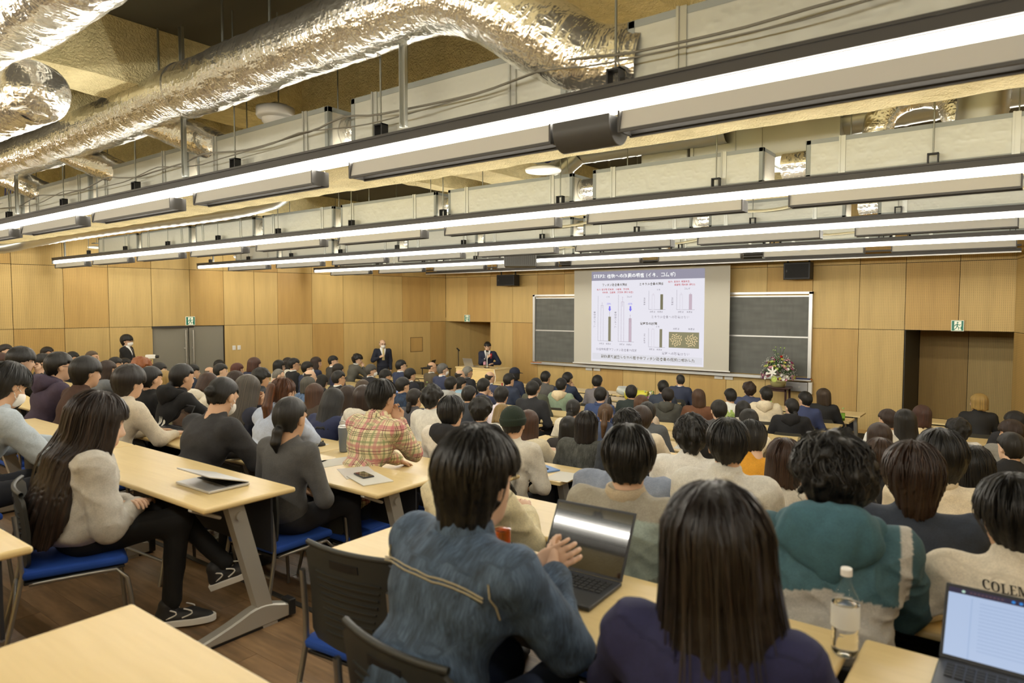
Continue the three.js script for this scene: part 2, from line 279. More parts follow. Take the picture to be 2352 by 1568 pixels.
// rectangular insulated ducts above every line light in view
LIGHT_Z.slice(0, 4).forEach((z, r) => {
  const end = leftWallX(z) + 1.0, zc = z - 0.06 - 0.16; let n = 0;
  for (let k = -1; k < 9; k++) {
    const x1 = -1.8 + r * 0.06 - k * 1.79 + (k < 0 ? 0.06 : 0), len = 1.56 + ((k * 7 + r * 3) % 3) * 0.04, x0 = x1 - len; if (x0 < end) break; n++;
    const t = thing('insulated_duct', 'foil-faced rectangular insulated duct, ' + ORD[k + 1] + ' from the right above the ' + LINE_WORD[r] + ' line light', 'duct', [(x0 + x1) / 2, EYE + 1.115, zc], 0, 'rectangular insulated ducts');
    const h = 0.29, d = 0.32;
    const g = new THREE.BoxGeometry(len, h, d); mesh('body', triUV(g, 1, k * 0.3, r * 0.2), M.boardFoil, t);
    for (const s of [-1, 1]) mesh('end_plate', box(0.004, h - 0.05, d - 0.05, s * (len / 2 + 0.003), 0, 0), M.boardEnd, t);
    const e = 0.03; const strips = [];
    for (const s of [-1, 1]) { strips.push(box(len + 0.004, e, 0.003, 0, s * (h / 2 - e / 2), d / 2 + 0.001), box(len + 0.004, 0.003, e, 0, s * (h / 2 + 0.001), d / 2 - e / 2), box(e, h, 0.003, s * (len / 2 - e / 2), 0, d / 2 + 0.001), box(0.003, h, e, s * (len / 2 + 0.004), 0, d / 2 - e / 2), box(0.003, e, d, s * (len / 2 + 0.004), h / 2 - e / 2, 0), box(0.003, e, d, s * (len / 2 + 0.004), -h / 2 + e / 2, 0)); }
    mesh('edge_tape', merge(strips), M.tape, t);
    for (const f of k % 2 ? [-0.33, 0.36] : [-0.36, 0.3]) { mesh('strap', merge([box(0.034, h + 0.012, 0.006, f * len, 0, d / 2 + 0.004), box(0.012, h + 0.014, 0.014, f * len - 0.022, 0, d / 2 + 0.006), box(0.034, 0.006, d, f * len, -h / 2 - 0.004, 0)]), M.galv, t); mesh('hanger_rod', bar(V(f * len, h / 2, -0.1), V(f * len, 0.98, -0.1), 0.005, 5), M.rod, t); }
    // foil sleeve to the next duct
    if (!(r === 0 && k === -1)) { const s = mesh('foil_sleeve', foilTube([V(x0 - 0.22, EYE + 1.12, zc - 0.02), V(x0 - 0.1, EYE + 1.12, zc - 0.02), V(x0 + 0.03, EYE + 1.12, zc - 0.02)], 0.1, 0.01, 10, 18), M.foil); tag(s, 'short crinkled foil sleeve, ' + ORD[k + 1] + ' from the right between ducts above the ' + LINE_WORD[r] + ' line light', 'duct sleeve', 'foil sleeves between rectangular ducts'); }
  }
});
function foilTube(pts, r, crease = 0.012, seg = 60, rad = 28) {
  const g = new THREE.TubeGeometry(new THREE.CatmullRomCurve3(pts, false, 'centripetal'), seg, r, rad, false);
  const p = g.attributes.position, n = g.attributes.normal;
  for (let i = 0; i < p.count; i++) {
    const x = p.getX(i), y = p.getY(i), z = p.getZ(i); let d = 0.6 * noise3(x * 3, y * 3, z * 3) + 0.5 * (1 - Math.abs(noise3(x * 9, y * 9, z * 9))) - 0.25 + 0.25 * (1 - Math.abs(noise3(x * 24, y * 24, z * 24)));
    p.setXYZ(i, x + n.getX(i) * d * crease, y + n.getY(i) * d * crease, z + n.getZ(i) * d * crease);
  }
  const len = pts.reduce((a, q, i) => a + (i ? q.distanceTo(pts[i - 1]) : 0), 0), uv = g.attributes.uv; for (let i = 0; i < uv.count; i++) uv.setXY(i, uv.getX(i) * len * 0.8, uv.getY(i) * 6.28 * r * 0.8);
  g.computeVertexNormals(); return g;
}
// the big foil ducts
{
  const y = EYE + 1.57, z = -2.62;
  let d = mesh('foil_duct', foilTube([V(-16, y - 0.03, z - 0.1), V(-9, y - 0.02, z - 0.05), V(-5.6, y - 0.015, z), V(-5.2, y + 0.005, z + 0.0), V(-4.6, y, z), V(-3.4, y + 0.02, z), V(-2.75, y + 0.03, z), V(-2.45, y + 0.02, z - 0.02), V(-2.15, y - 0.1, z - 0.08), V(-1.92, y - 0.28, z - 0.2), V(-1.7, y - 0.42, z - 0.3), V(-1.45, y - 0.46, z - 0.34)], 0.185, 0.022, 420, 40), M.foil);
  tag(d, 'large crinkled foil round duct sweeping across upper left, bending into a rectangular duct', 'duct');
  const rods = thing('duct_collar', 'raised foil joint collar around the big foil duct at upper left', 'duct collar', [-4.98, y + 0.005, z]); mesh('ring', new THREE.TorusGeometry(0.187, 0.012, 8, 40).rotateY(Math.PI / 2), M.foil, rods);
  const capEnd = new THREE.SphereGeometry(0.155, 28, 18); capEnd.scale(0.8, 1.09, 1.09); rough(capEnd, 0.008, 16, 3); triUV(capEnd, 0.8); capEnd.translate(-4.5, EYE + 1.2, -1.5);
  d = mesh('foil_duct', merge([foilTube([V(-9, EYE + 1.2, -1.5), V(-6, EYE + 1.2, -1.5), V(-4.5, EYE + 1.2, -1.5)], 0.155, 0.024, 130, 32), capEnd]), M.foil);
  tag(d, 'shorter foil duct at left edge with a rounded end', 'duct');
  d = mesh('foil_duct', foilTube([V(-8, EYE + 1.72, -1.5), V(-5, EYE + 1.7, -1.5), V(-3.6, EYE + 1.72, -1.5), V(-2.5, EYE + 1.8, -1.5)], 0.22, 0.03, 140, 32), M.foil);
  tag(d, 'foil duct cut by the top left corner of the picture', 'duct');
  const br = [[-5.4, -5.1], [-7.1, -6.8], [-8.9, -8.6]];
  br.forEach(([x0, x1], i) => { d = mesh('foil_duct', foilTube([V(x0 - 0.3, y - 0.06, z), V(x0 - 0.1, y - 0.16, z - 0.1), V(x1, EYE + 1.25, -2.85), V(x1 + 0.2, EYE + 1.14, -2.98)], 0.12, 0.02, 40, 24), M.foil); tag(d, ['branch foil duct dropping from the big duct to the ducts above the smoke detector level', 'branch foil duct dropping from the big duct, second from the right', 'branch foil duct dropping from the big duct near the left picture edge'][i], 'duct', 'branch foil ducts'); });
  for (const [i, x] of [-5.35, -4.45, -3.9].entries()) tag(mesh('threaded_rod', bar(V(x, y + 0.18, z + 0.02), V(x, CEIL, z + 0.02), 0.009, 8), M.rod), 'thin steel threaded rod hanging the big foil duct, ' + ORD[i] + ' from the left', 'rod', 'rods of the big foil duct');
}
// spiral ducts
function spiralDuct(pts, r, label, seg = 90) {
  const g = new THREE.TubeGeometry(new THREE.CatmullRomCurve3(pts, false, 'centripetal'), seg * 2, r, 24, false), p = g.attributes.position, n = g.attributes.normal;
  const per = 25; for (let i = 0; i < p.count; i++) { const ring = Math.floor(i / per), k = (ring + (i % per) / 24) % 8 < 1 ? 0.006 : 0; p.setXYZ(i, p.getX(i) + n.getX(i) * k, p.getY(i) + n.getY(i) * k, p.getZ(i) + n.getZ(i) * k); }
  return tag(mesh('spiral_duct', g, M.galv), label, 'duct');
}
spiralDuct([V(-16.5, EYE + 1.16, -4.6), V(-16.25, EYE + 1.16, -4.75), V(-15.9, EYE + 1.26, -5.05), V(-15, EYE + 1.32, -5.2), V(-12, EYE + 1.33, -5.2), V(-8.2, EYE + 1.34, -5.22), V(-7.7, EYE + 1.42, -5.25), V(-7.5, EYE + 1.6, -5.3)], 0.13, 'long galvanised spiral duct along the beam, bending down at the left wall', 130);
spiralDuct([V(-4.4, EYE + 1.62, -6.35), V(-3.6, EYE + 1.62, -6.35), V(-2.3, EYE + 1.62, -6.35)], 0.11, 'galvanised spiral duct above the second line light, right of the blue cable coil', 50);
spiralDuct([V(-4.55, EYE + 1.15, -6.3), V(-4.35, EYE + 1.2, -6.3), V(-4.1, EYE + 1.45, -6.3), V(-3.9, EYE + 1.6, -6.32)], 0.1, 'slanting galvanised duct bend between two rectangular ducts', 30);
spiralDuct([V(-1.5, EYE + 1.6, -6.6), V(-0.6, EYE + 1.62, -6.5), V(0.6, EYE + 1.62, -6.4)], 0.13, 'galvanised spiral duct at upper right behind the beam', 40);
spiralDuct([V(-0.34, EYE + 1.15, -6.0), V(-0.32, EYE + 1.4, -6.0), V(-0.3, EYE + 1.75, -6.0)], 0.16, 'upright ribbed galvanised duct at the right picture edge', 40);
spiralDuct([V(-8.4, EYE + 1.5, -8.9), V(-6, EYE + 1.5, -8.9), V(-3.4, EYE + 1.5, -8.9)], 0.1, 'galvanised spiral duct above the third line light', 50);
{
  const t = thing('sheet_metal_duct', 'bright rectangular sheet-metal transition duct at upper right above the second line light', 'duct', [-2.0, EYE + 1.48, -6.75]);
  mesh('body', box(1.3, 0.3, 0.75, 0, 0, 0, 0.006), M.galv, t); for (const x of [-0.65, 0, 0.65]) mesh('flange', box(0.03, 0.33, 0.78, x, 0, 0), M.galv, t);
  mesh('foil_wrap', box(0.5, 0.24, 0.7, -0.95, -0.02, 0.02, 0.02), M.boardFoil, t);
  const el = mesh('foil_duct', foilTube([V(-1.02, EYE + 1.3, -6.15), V(-0.98, EYE + 1.5, -6.15), V(-0.8, EYE + 1.64, -6.2), V(-0.55, EYE + 1.6, -6.25), V(-0.46, EYE + 1.35, -6.25)], 0.11, 0.03, 40, 20), M.foil); tag(el, 'small arched foil duct at upper right above a rectangular duct', 'duct');
}
// round ceiling devices
function lathe(pts, seg = 32) { const g = new THREE.LatheGeometry(pts.map(([r, y]) => new THREE.Vector2(r, y)), seg); return g; }
function roundDevice(x, y, z, r, label, tiers) {
  const t = thing('smoke_detector', label, 'detector', [x, y, z]);
  mesh('base', lathe(tiers ? [[0.001, 0.07], [r, 0.07], [r, 0.015], [r * 0.93, 0], [r * 0.7, -0.005]] : [[0.001, 0.03], [r * 0.7, 0.03], [r, 0.01], [r * 0.95, -0.012], [0.001, -0.03]]), M.whitePlastic, t);
  if (tiers) mesh('head', lathe([[r * 0.7, 0.0], [r * 0.7, -0.03], [r * 0.62, -0.04], [r * 0.6, -0.06], [r * 0.5, -0.068], [0.001, -0.07]]), M.whitePlastic, t);
  mesh('mount', merge([box(r * 1.1, 0.02, 0.1, 0, 0.085, 0), bar(V(r * 0.3, 0.09, 0), V(r * 0.3, CEIL - y, 0), 0.006, 6)]), M.rod, t); return t;
}
roundDevice(-4.42, EYE + 1.36, -2.98, 0.135, 'white two-tier round smoke detector hanging below the big foil duct', true);
roundDevice(-3.62, EYE + 1.24, -5.25, 0.17, 'flat white round ceiling device under the blue cable coil', false);
roundDevice(-9.6, EYE + 1.19, -2.95, 0.17, 'flat white round ceiling device at the left picture edge', false);
roundDevice(-15.4, EYE + 1.19, -6.1, 0.15, 'flat white round ceiling device near the left wall', false);
for (const [x, y, z, l] of [[-3.58, EYE + 1.46, -5.3, 'coil of blue cable above the flat round device at centre'], [-9.45, EYE + 1.26, -2.9, 'coil of blue cable above the round device at left edge']]) {
  const pts = []; for (let i = 0; i < 40; i++) { const a = i * 0.48, r = 0.14 + 0.012 * Math.sin(i * 1.7); pts.push(V(x + Math.cos(a) * r, y + Math.sin(a) * r, z + 0.002 * i)); }
  tag(mesh('cable_coil', tube(pts, 0.007, 240, 5), std(lin(0.02, 0.025, 0.16), 0.5)), l, 'cable');
}
// cables and hoses looped along the lights
function sag(x0, x1, y, z, n, r, mat, name, label, cat) { const pts = []; for (let i = 0; i <= n * 6; i++) { const t = i / 6, f = t - Math.floor(t); pts.push(V(lerp(x0, x1, i / (n * 6)), y - 0.05 * 4 * f * (1 - f) + 0.01 * noise3(i, 1, 2), z + 0.01 * noise3(i, 5, 2))); } return tag(mesh(name, tube(pts, r, n * 14, 6), mat), label, cat); }
sag(-13, 1.5, EYE + 1.13, -2.72, 9, 0.006, M.cable, 'cable', 'thin grey cable looped above the nearest line light', 'cable');
sag(-13, 1.8, EYE + 1.1, -2.7, 8, 0.004, M.cable, 'cable', 'very thin second cable beside the grey looped cable', 'cable');
sag(-6.2, 1.0, EYE + 1.16, -8.16, 5, 0.016, M.hose, 'hose', 'pale yellow hose looped above the third line light', 'hose');
sag(-8.5, -1.5, EYE + 1.1, -10.95, 5, 0.014, M.hose, 'hose', 'pale yellow hose looped above the farthest line light', 'hose');
for (const [i, [x, z]] of [[-2.75, -2.66], [-5.1, -2.66], [-8.6, -2.66], [-15.3, -5.5], [-14.6, -8.2]].entries()) { const t = thing('strut_channel', 'galvanised strut channel hanging beside a line light, ' + ['left of the square spotlight', 'below the big foil duct', 'at left edge', 'over the left end of the second light', 'over the left end of the third light'][i], 'strut', [x, EYE + 0.97, z], 0, 'strut channels'); mesh('web', box(0.04, 1.1, 0.004, 0, 0.55, 0), M.galv, t); for (const s of [-1, 1]) mesh('lip', box(0.004, 1.1, 0.022, s * 0.02, 0.55, 0.011), M.galv, t); }
// spotlight block on the nearest track
{
  const t = thing('track_speaker', 'dark grey half-round block hanging under the nearest line light', 'speaker', [-1.63, EYE + 0.8, -2.74]);
  const s = new THREE.Shape(); s.absarc(0, 0, 0.085, Math.PI, 2 * Math.PI); s.lineTo(0.085, 0.03); s.lineTo(-0.085, 0.03); const g = new THREE.ExtrudeGeometry(s, { depth: 0.29, bevelSize: 0.004, bevelThickness: 0.004, bevelSegments: 2, curveSegments: 20 }); g.translate(0, 0, -0.145); g.rotateY(Math.PI / 2); mesh('housing', g, std(lin(0.045, 0.043, 0.04), 0.5), t); mesh('track_clip', box(0.06, 0.03, 0.04, 0, 0.04, 0), M.black, t);
}
// ---------- table and chair materials ----------
const tableTex = dataTex(512, 256, (u, v) => { const f = pnoise(u * 5, v * 90, 5, 90, 70) * 0.4 + pnoise(u * 3, v * 30, 3, 30, 71) * 0.5 + pnoise(u * 12, v * 160, 12, 160, 72) * 0.3; const c = f * 0.022; return [0.88 + c, 0.785 + c * 1.1, 0.565 + c * 1.3]; });
M.tableTop = std(0xffffff, 0.38, { map: tableTex });
M.tableEdge = std(lin(0.68, 0.5, 0.2), 0.4);
M.legMetal = std(lin(0.5, 0.49, 0.45), 0.4, { metalness: 0.45 });
M.modesty = std(lin(0.016, 0.018, 0.025), 0.7);
M.chairBack = std(lin(0.03, 0.032, 0.03), 0.5);
M.seatBlue = std(lin(0.012, 0.07, 0.4), 0.85);
M.tubeMetal = std(lin(0.4, 0.4, 0.38), 0.32, { metalness: 0.85 });
const ROWN = ['first', 'second', 'third', 'fourth', 'fifth', 'sixth', 'seventh', 'eighth', 'ninth', 'tenth', 'eleventh', 'twelfth', 'thirteenth', 'fourteenth'];
const legGeo = (() => {                                // slanted leg of a flip-top table, local z: near edge 0.25, far edge -0.25
  const col = box(0.055, 0.68, 0.085); col.translate(0, 0.34, 0); const m = new THREE.Matrix4().makeShear(0, 0, 0, 0, -0.27, 0); 
  const p = col.attributes.position; for (let i = 0; i < p.count; i++) p.setZ(i, p.getZ(i) + (p.getY(i) - 0.05) * 0.27 - 0.13); col.computeVertexNormals();
  const s = new THREE.Shape(); s.moveTo(-0.26, 0.02); s.lineTo(0.24, 0.02); s.lineTo(0.24, 0.035); s.quadraticCurveTo(0.1, 0.06, -0.03, 0.105); s.quadraticCurveTo(-0.1, 0.125, -0.17, 0.1); s.lineTo(-0.26, 0.07);
  const foot = new THREE.ExtrudeGeometry(s, { depth: 0.05, bevelSize: 0.008, bevelThickness: 0.008, bevelSegments: 1, curveSegments: 5 }); foot.rotateY(-Math.PI / 2); foot.translate(0.025, 0, 0);
  return { col, foot, cap: box(0.075, 0.09, 0.045, 0, 0.055, -0.27, 0.008), glide: box(0.05, 0.02, 0.44, 0, 0.01, -0.01), lever: (() => { const l = box(0.035, 0.018, 0.17, 0, 0, 0, 0.008); l.rotateX(-0.45); l.translate(-0.02, 0.655, 0.17); return l; })(), pivot: bar(V(-0.035, 0.62, 0.02), V(0.045, 0.62, 0.02), 0.024, 14) };
})();
const tableCache = {};
function table(row, x0, x1, where) {
  const w = x1 - x0, key = w.toFixed(2), near = row < 4;
  const t = thing('folding_table', 'pale wood-topped table, ' + ROWN[row] + ' row from the back, ' + where, 'table', [(x0 + x1) / 2, ROW_FLOOR[row], ROW_Z[row] - 0.25], 0, 'audience tables');
  const c = tableCache[key + near] ??= { top: triUV(near ? new RoundedBoxGeometry(w - 0.012, 0.028, 0.5, 3, 0.012) : new THREE.BoxGeometry(w - 0.012, 0.028, 0.5)), edge: box(w - 0.06, 0.022, 0.44), panel: box(w - 0.24, 0.3, 0.012), beam: box(w - 0.2, 0.05, 0.05) };
  const top = mesh('table_top', c.top, M.tableTop, t); top.position.y = 0.706;
  const ap = mesh('apron', c.beam, M.modesty, t); ap.position.set(0, 0.655, 0.02);
  const pn = mesh('modesty_panel', c.panel, M.modesty, t); pn.position.set(0, 0.52, -0.18);
  for (const s of [-1, 1]) { const l = mesh('leg', legGeo.col, M.legMetal, t); l.position.x = s * (w / 2 - 0.12); mesh('foot', legGeo.foot, M.legMetal, l); mesh('end_cap', legGeo.cap, M.black, l); mesh('glide', legGeo.glide, M.black, l); if (near) { mesh('lever', legGeo.lever, M.legMetal, l); mesh('pivot', legGeo.pivot, M.legMetal, l); } }
  return t;
}
const BLOCK = { L: 'left block', B: 'left-centre block', C: 'right block' };
const ends = (r) => {
  const out = [], wall = leftWallX(ROW_Z[r]) + 0.75;
  const add = (k, x1, w, n) => { for (let i = 0; i < n; i++) { const b = x1 - i * (w + 0.012), a = b - w; if (a < wall) { if (b - wall > 0.9) out.push([wall, b, k, i]); break; } out.push([a, b, k, i]); } };
  if (r < 5) { const right = [-2.78, -3.0, -2.98, -2.95, -2.9][r]; add('B', right, 1.8, r < 3 ? 2 : 3); add('L', r < 3 ? -7.97 : -8.6, 1.8, 5); } else { add('B', -2.3, 1.2, 2); add('L', -5.4, 1.8, 6); }
  const cl = [-2.03, -2.15, -2.45, -2.1, -2.08, -2.1, -1.9, -1.7, -1.62, -1.62, -1.62, -1.62, -1.6, -1.6][r], cr = rightWallX(ROW_Z[r]) - 0.5; let a = cl, i = 0; while (cr - a > 0.7 && i < 3) { const b = Math.min(a + 1.8, cr); out.push([a, b - 0.012, 'C', i]); a = b; i++; } return out;
};
for (let r = 0; r < 14; r++) for (const [a, b, k, i] of ends(r)) table(r, a, b, BLOCK[k] + ', ' + ROWN[i] + ' from its aisle');

// chairs: black shell back, blue seat, grey tube frame; origin on the floor under the seat centre, facing -z
function bend(g, k) { const p = g.attributes.position; for (let i = 0; i < p.count; i++) { const x = p.getX(i), y = p.getY(i); p.setZ(i, p.getZ(i) - k * x * x + 0.12 * Math.max(0, y)); } g.computeVertexNormals(); return g; }
function backPanel(w, h, seg) { const g = new THREE.BoxGeometry(w, h, 0.016, seg, seg, 1), p = g.attributes.position; for (let i = 0; i < p.count; i++) { const t = p.getY(i) / h + 0.5, e = Math.abs(t - 0.5) * 2, f = e > 0.75 ? Math.sqrt(Math.max(0.0, 1 - ((e - 0.75) / 0.25) ** 2)) : 1; p.setX(i, p.getX(i) * (0.76 + 0.24 * f) * (0.9 + 0.1 * t)); } return bend(g, 0.75); }
const chairGeo = {
  back: backPanel(0.43, 0.36, 10), backFar: backPanel(0.43, 0.34, 4),
  seat: (() => { const g = new RoundedBoxGeometry(0.44, 0.045, 0.43, 2, 0.02), p = g.attributes.position; for (let i = 0; i < p.count; i++) { const z = p.getZ(i), x = p.getX(i); p.setY(i, p.getY(i) - (z < -0.12 ? (z + 0.12) ** 2 * 1.2 : 0) + x * x * 0.2); } g.computeVertexNormals(); g.translate(0, 0.435, 0); return g; })(),
  pan: box(0.42, 0.014, 0.4, 0, 0.405, 0, 0.006),
  ribs: Array.from({ length: 9 }, (_, k) => { const g = new THREE.BoxGeometry(0.3 - k * 0.012, 0.006, 0.006, 10, 1, 1); g.translate(0, 0.085 - k * 0.026, 0.0105); return bend(g, 0.75); }),
  rim: (() => { const pts = []; for (let i = 0; i <= 12; i++) { const x = -0.2 + i * 0.4 / 12; pts.push(V(x, 0.178, -0.75 * x * x + 0.0214)); } return tube(pts, 0.011, 16, 6); })(),
  slot: (() => { const g = new THREE.BoxGeometry(0.13, 0.028, 0.018, 6, 1, 1); g.translate(0, 0.13, 0.0015); return bend(g, 0.75); })(),
};
const frameGeo = [-1, 1].map((s) => ({
  rear: tube([V(s * 0.2, 0.72, 0.225), V(s * 0.205, 0.5, 0.205), V(s * 0.21, 0.41, 0.21), V(s * 0.23, 0.01, 0.3)], 0.011, 8, 6),
  front: tube([V(s * 0.2, 0.4, 0.18), V(s * 0.21, 0.4, -0.12), V(s * 0.212, 0.385, -0.19), V(s * 0.225, 0.3, -0.215), V(s * 0.24, 0.01, -0.24)], 0.011, 11, 6),
}));
const cross = [bar(V(-0.215, 0.3, 0.235), V(0.215, 0.3, 0.235), 0.009, 7), bar(V(-0.21, 0.39, -0.12), V(0.21, 0.39, -0.12), 0.009, 7)];
function chair(x, y, z, turn, label, near) {
  const t = thing('chair', label, 'chair', [x, y, z], turn, 'audience chairs');
  const b = mesh('backrest', near ? chairGeo.back : chairGeo.backFar, M.chairBack, t); b.position.set(0, 0.635, 0.205);
  if (near) { for (const g of chairGeo.ribs) mesh('rib', g, M.chairBack, b); mesh('rim', chairGeo.rim, M.chairBack, b); mesh('handle_slot', chairGeo.slot, M.black, b); }
  mesh('seat', chairGeo.seat, M.seatBlue, t); mesh('seat_pan', chairGeo.pan, M.black, t);
  for (const f of frameGeo) { mesh('leg', f.rear, M.tubeMetal, t); mesh('leg', f.front, M.tubeMetal, t); }
  for (const g of cross) mesh('stretcher', g, M.tubeMetal, t); return t;
}
// ---------- front of the room ----------
const GLYPH = {                                        // pen strokes on a 10 x 10 grid, for the Japanese lettering on the slide
  'フ': '12827549', 'ィ': '7446 5659', 'チ': '7223 1585 525729', 'ン': '1234 195783', 'の': '524637171424426274868758', 'ミ': '2273 2566 1879', 'ネ': '4152 237316 5559 6577', 'ラ': '2272 148449', 'ル': '323619 626885', 'イ': '714416 5359', 'コ': '128288 1888', 'ム': '411888 6689', 'ギ': '1373 1686 4259 7182 8192', 'へ': '154387', 'で': '12825458 6475 7485', 'が': '137388 4228 7486', 'は': '1219 3484 6269 4858', 'な': '1353 4126 7385 5569 3858', 'い': '222738 7276', 'し': '31377786', 'ら': '4152 23265478', 'に': '1219 4383 4888', 'た': '1353 3119 5585 5888', 'を': '1272 4125 3546 545789', '、': '1829',
  '植': '0434 2129 2307 4383 6164 5555 5475 7478 5878 5676 4989', '物': '1214 0333 2129 0626 5143 4383 838878 6346 7348', '作': '2105 1319 5143 4383 5359 5585 5787', '用': '2119 21818988 5129 2484 2686 5158', '調': '0232 0434 0636 083 4149 41818988 5373 6236 5676', '査': '1282 5105 5189 2474 2729 2979 2575 2777', '酸': '0141 0444 0848 0848 1418 4448 6152 5474 7254 5969 6586 5889', '含': '5105 5195 3363 4464 2678 2679 2979', '量': '2171 2373 0484 2575 2777 5159 1888', '測': '0112 0323 1907 3137 31616737 3363 3565 7177 9199', '定': '5152 1383 1314 2575 5559 2628 2988', '発': '3113 6183 1585 3559 4519 6569 6989', '芽': '0282 3133 6163 1474 3436 0676 6418', '率': '5152 0282 4355 5535 1423 7685 0777 5659', '計': '0232 0434 0636 0838 0839 4484 6169', '対': '3132 0343 3309 1349 4484 7179 5566', '照': '0131 0106 3136 0434 0636 4171 7153 4474 4446 1819 3839 5859 7889', '区': '12821888 12 18 3467 6437', '処': '2105 2343 4319 1489 6167 5158', '理': '0232 0535 2128 0838 4181 4145 8185 4383 4585 6159 4989', '化': '2105 1319 6167 678 8648 6789 8453', '合': '5105 5195 3464 2676 2679 7679 2979', '低': '2105 1319 4148 4888 4444 6189 4484 4171', '減': '0112 0323 1907 3282 3239 4464 4666 7179 8172', '影': '0141 0103 4143 0444 0646 2849 7153 7355 8659', '響': '1123 4143 6163 0575 2676 2878 2679 7679', '副': '0141 1343 1445 0646 0648 4648 0848 2648 7177 9199', '回': '12821989 1219 8289 3464 3467 6467 3767', '避': '0112 0323 0819 1989 3161 3164 3437 6182 6484 7479', '種': '0232 2129 0434 2407 4282 6169 4373 4575 4777 3989', '子': '2272 7254 545949 1585', '中': '1383 1316 8386 1686 5159', '成': '1383 1318 3444 4447 6169 7489 8172', '功': '0232 2127 0737 5484 8488 6149', '協': '0424 2129 4373 6145 3656 5659 6686 8689', '力': '1383 8388 4129',
  '重': '2171 1282 2474 2444 2676 5159 1888', '濃': '0112 0323 1907 3181 3344 4383 4585 3787 5769', '度': '5152 1282 1219 3474 4447 3777 5559', '東': '1282 2474 2474 5159 2434 2777 5519 5589', '洋': '0112 0323 1907 4142 7162 3383 4575 3787 5359', '大': '1383 5109 5489', '長': '3138 3181 3373 3575 0686 3858 6489', '坂': '0333 2128 0838 4181 4149 4484 8449 5489', '先': '2114 1383 5155 0585 3519 6568 6888', '生': '2114 1383 2575 5159 0989', '研': '0131 2105 1437 1437 4181 3585 5159 7179', '岡': '11818988 1119 3223 3363 4547 6567 4767', '村': '0333 2129 2306 4484 7179 5566', '様': '0333 2129 4142 7162 4383 4575 3686 6359', '現': '0232 0535 2128 4181 4146 8186 4383 4686 5659', '福': '0232 2129 2305 4181 4363 4648 8688 4888', '崎': '0338 3338 2128 4383 6145 4676 7679', '小': '5159 2316 7386', '幡': '0338 3338 2129 4282 6169 4474 5679 5979', '菅': '0282 3133 6163 1484 3464 3667 3969', '谷': '3123 6173 5206 5286 3767 3769 6769', '辺': '0112 0323 0819 1989 3272 7278 5237', '内': '12821989 1219 8289 5136 5367', '渋': '0112 0323 1907 4181 6164 3484 4658 7658', '沢': '0112 0323 1907 41818484 4144 5449 6489', '学': '2132 5152 7162 1484 3565 6549 1787', '廣': '0282 1219 2474 3646 3868 3969 5159', '澤': '0112 0323 1907 4181 4343 4484 3686 5969 5659',
};
function jp(g, text, x, y, size, color, weight = 0.09, spacing = 1.0) {   // writes left to right from x; Latin letters with the font
  g.strokeStyle = g.fillStyle = color; g.lineCap = g.lineJoin = 'round';
  for (const ch of text) {
    const s = GLYPH[ch];
    if (!s) { if (ch !== ' ') { g.font = (weight > 0.1 ? 'bold ' : '') + size + 'px sans-serif'; g.fillText(ch, x, y + size * 0.86); x += g.measureText(ch).width * spacing; } else x += size * 0.4; continue; }
    g.lineWidth = size * weight;
    for (const st of s.split(' ')) { if (st.length < 4) continue; g.beginPath(); for (let i = 0; i + 1 < st.length; i += 2) { const px = x + (+st[i] + 0.5) / 10 * size, py = y + (+st[i + 1] + 0.2) / 10 * size; i ? g.lineTo(px, py) : g.moveTo(px, py); } g.stroke(); }
    x += size * spacing;
  }
}
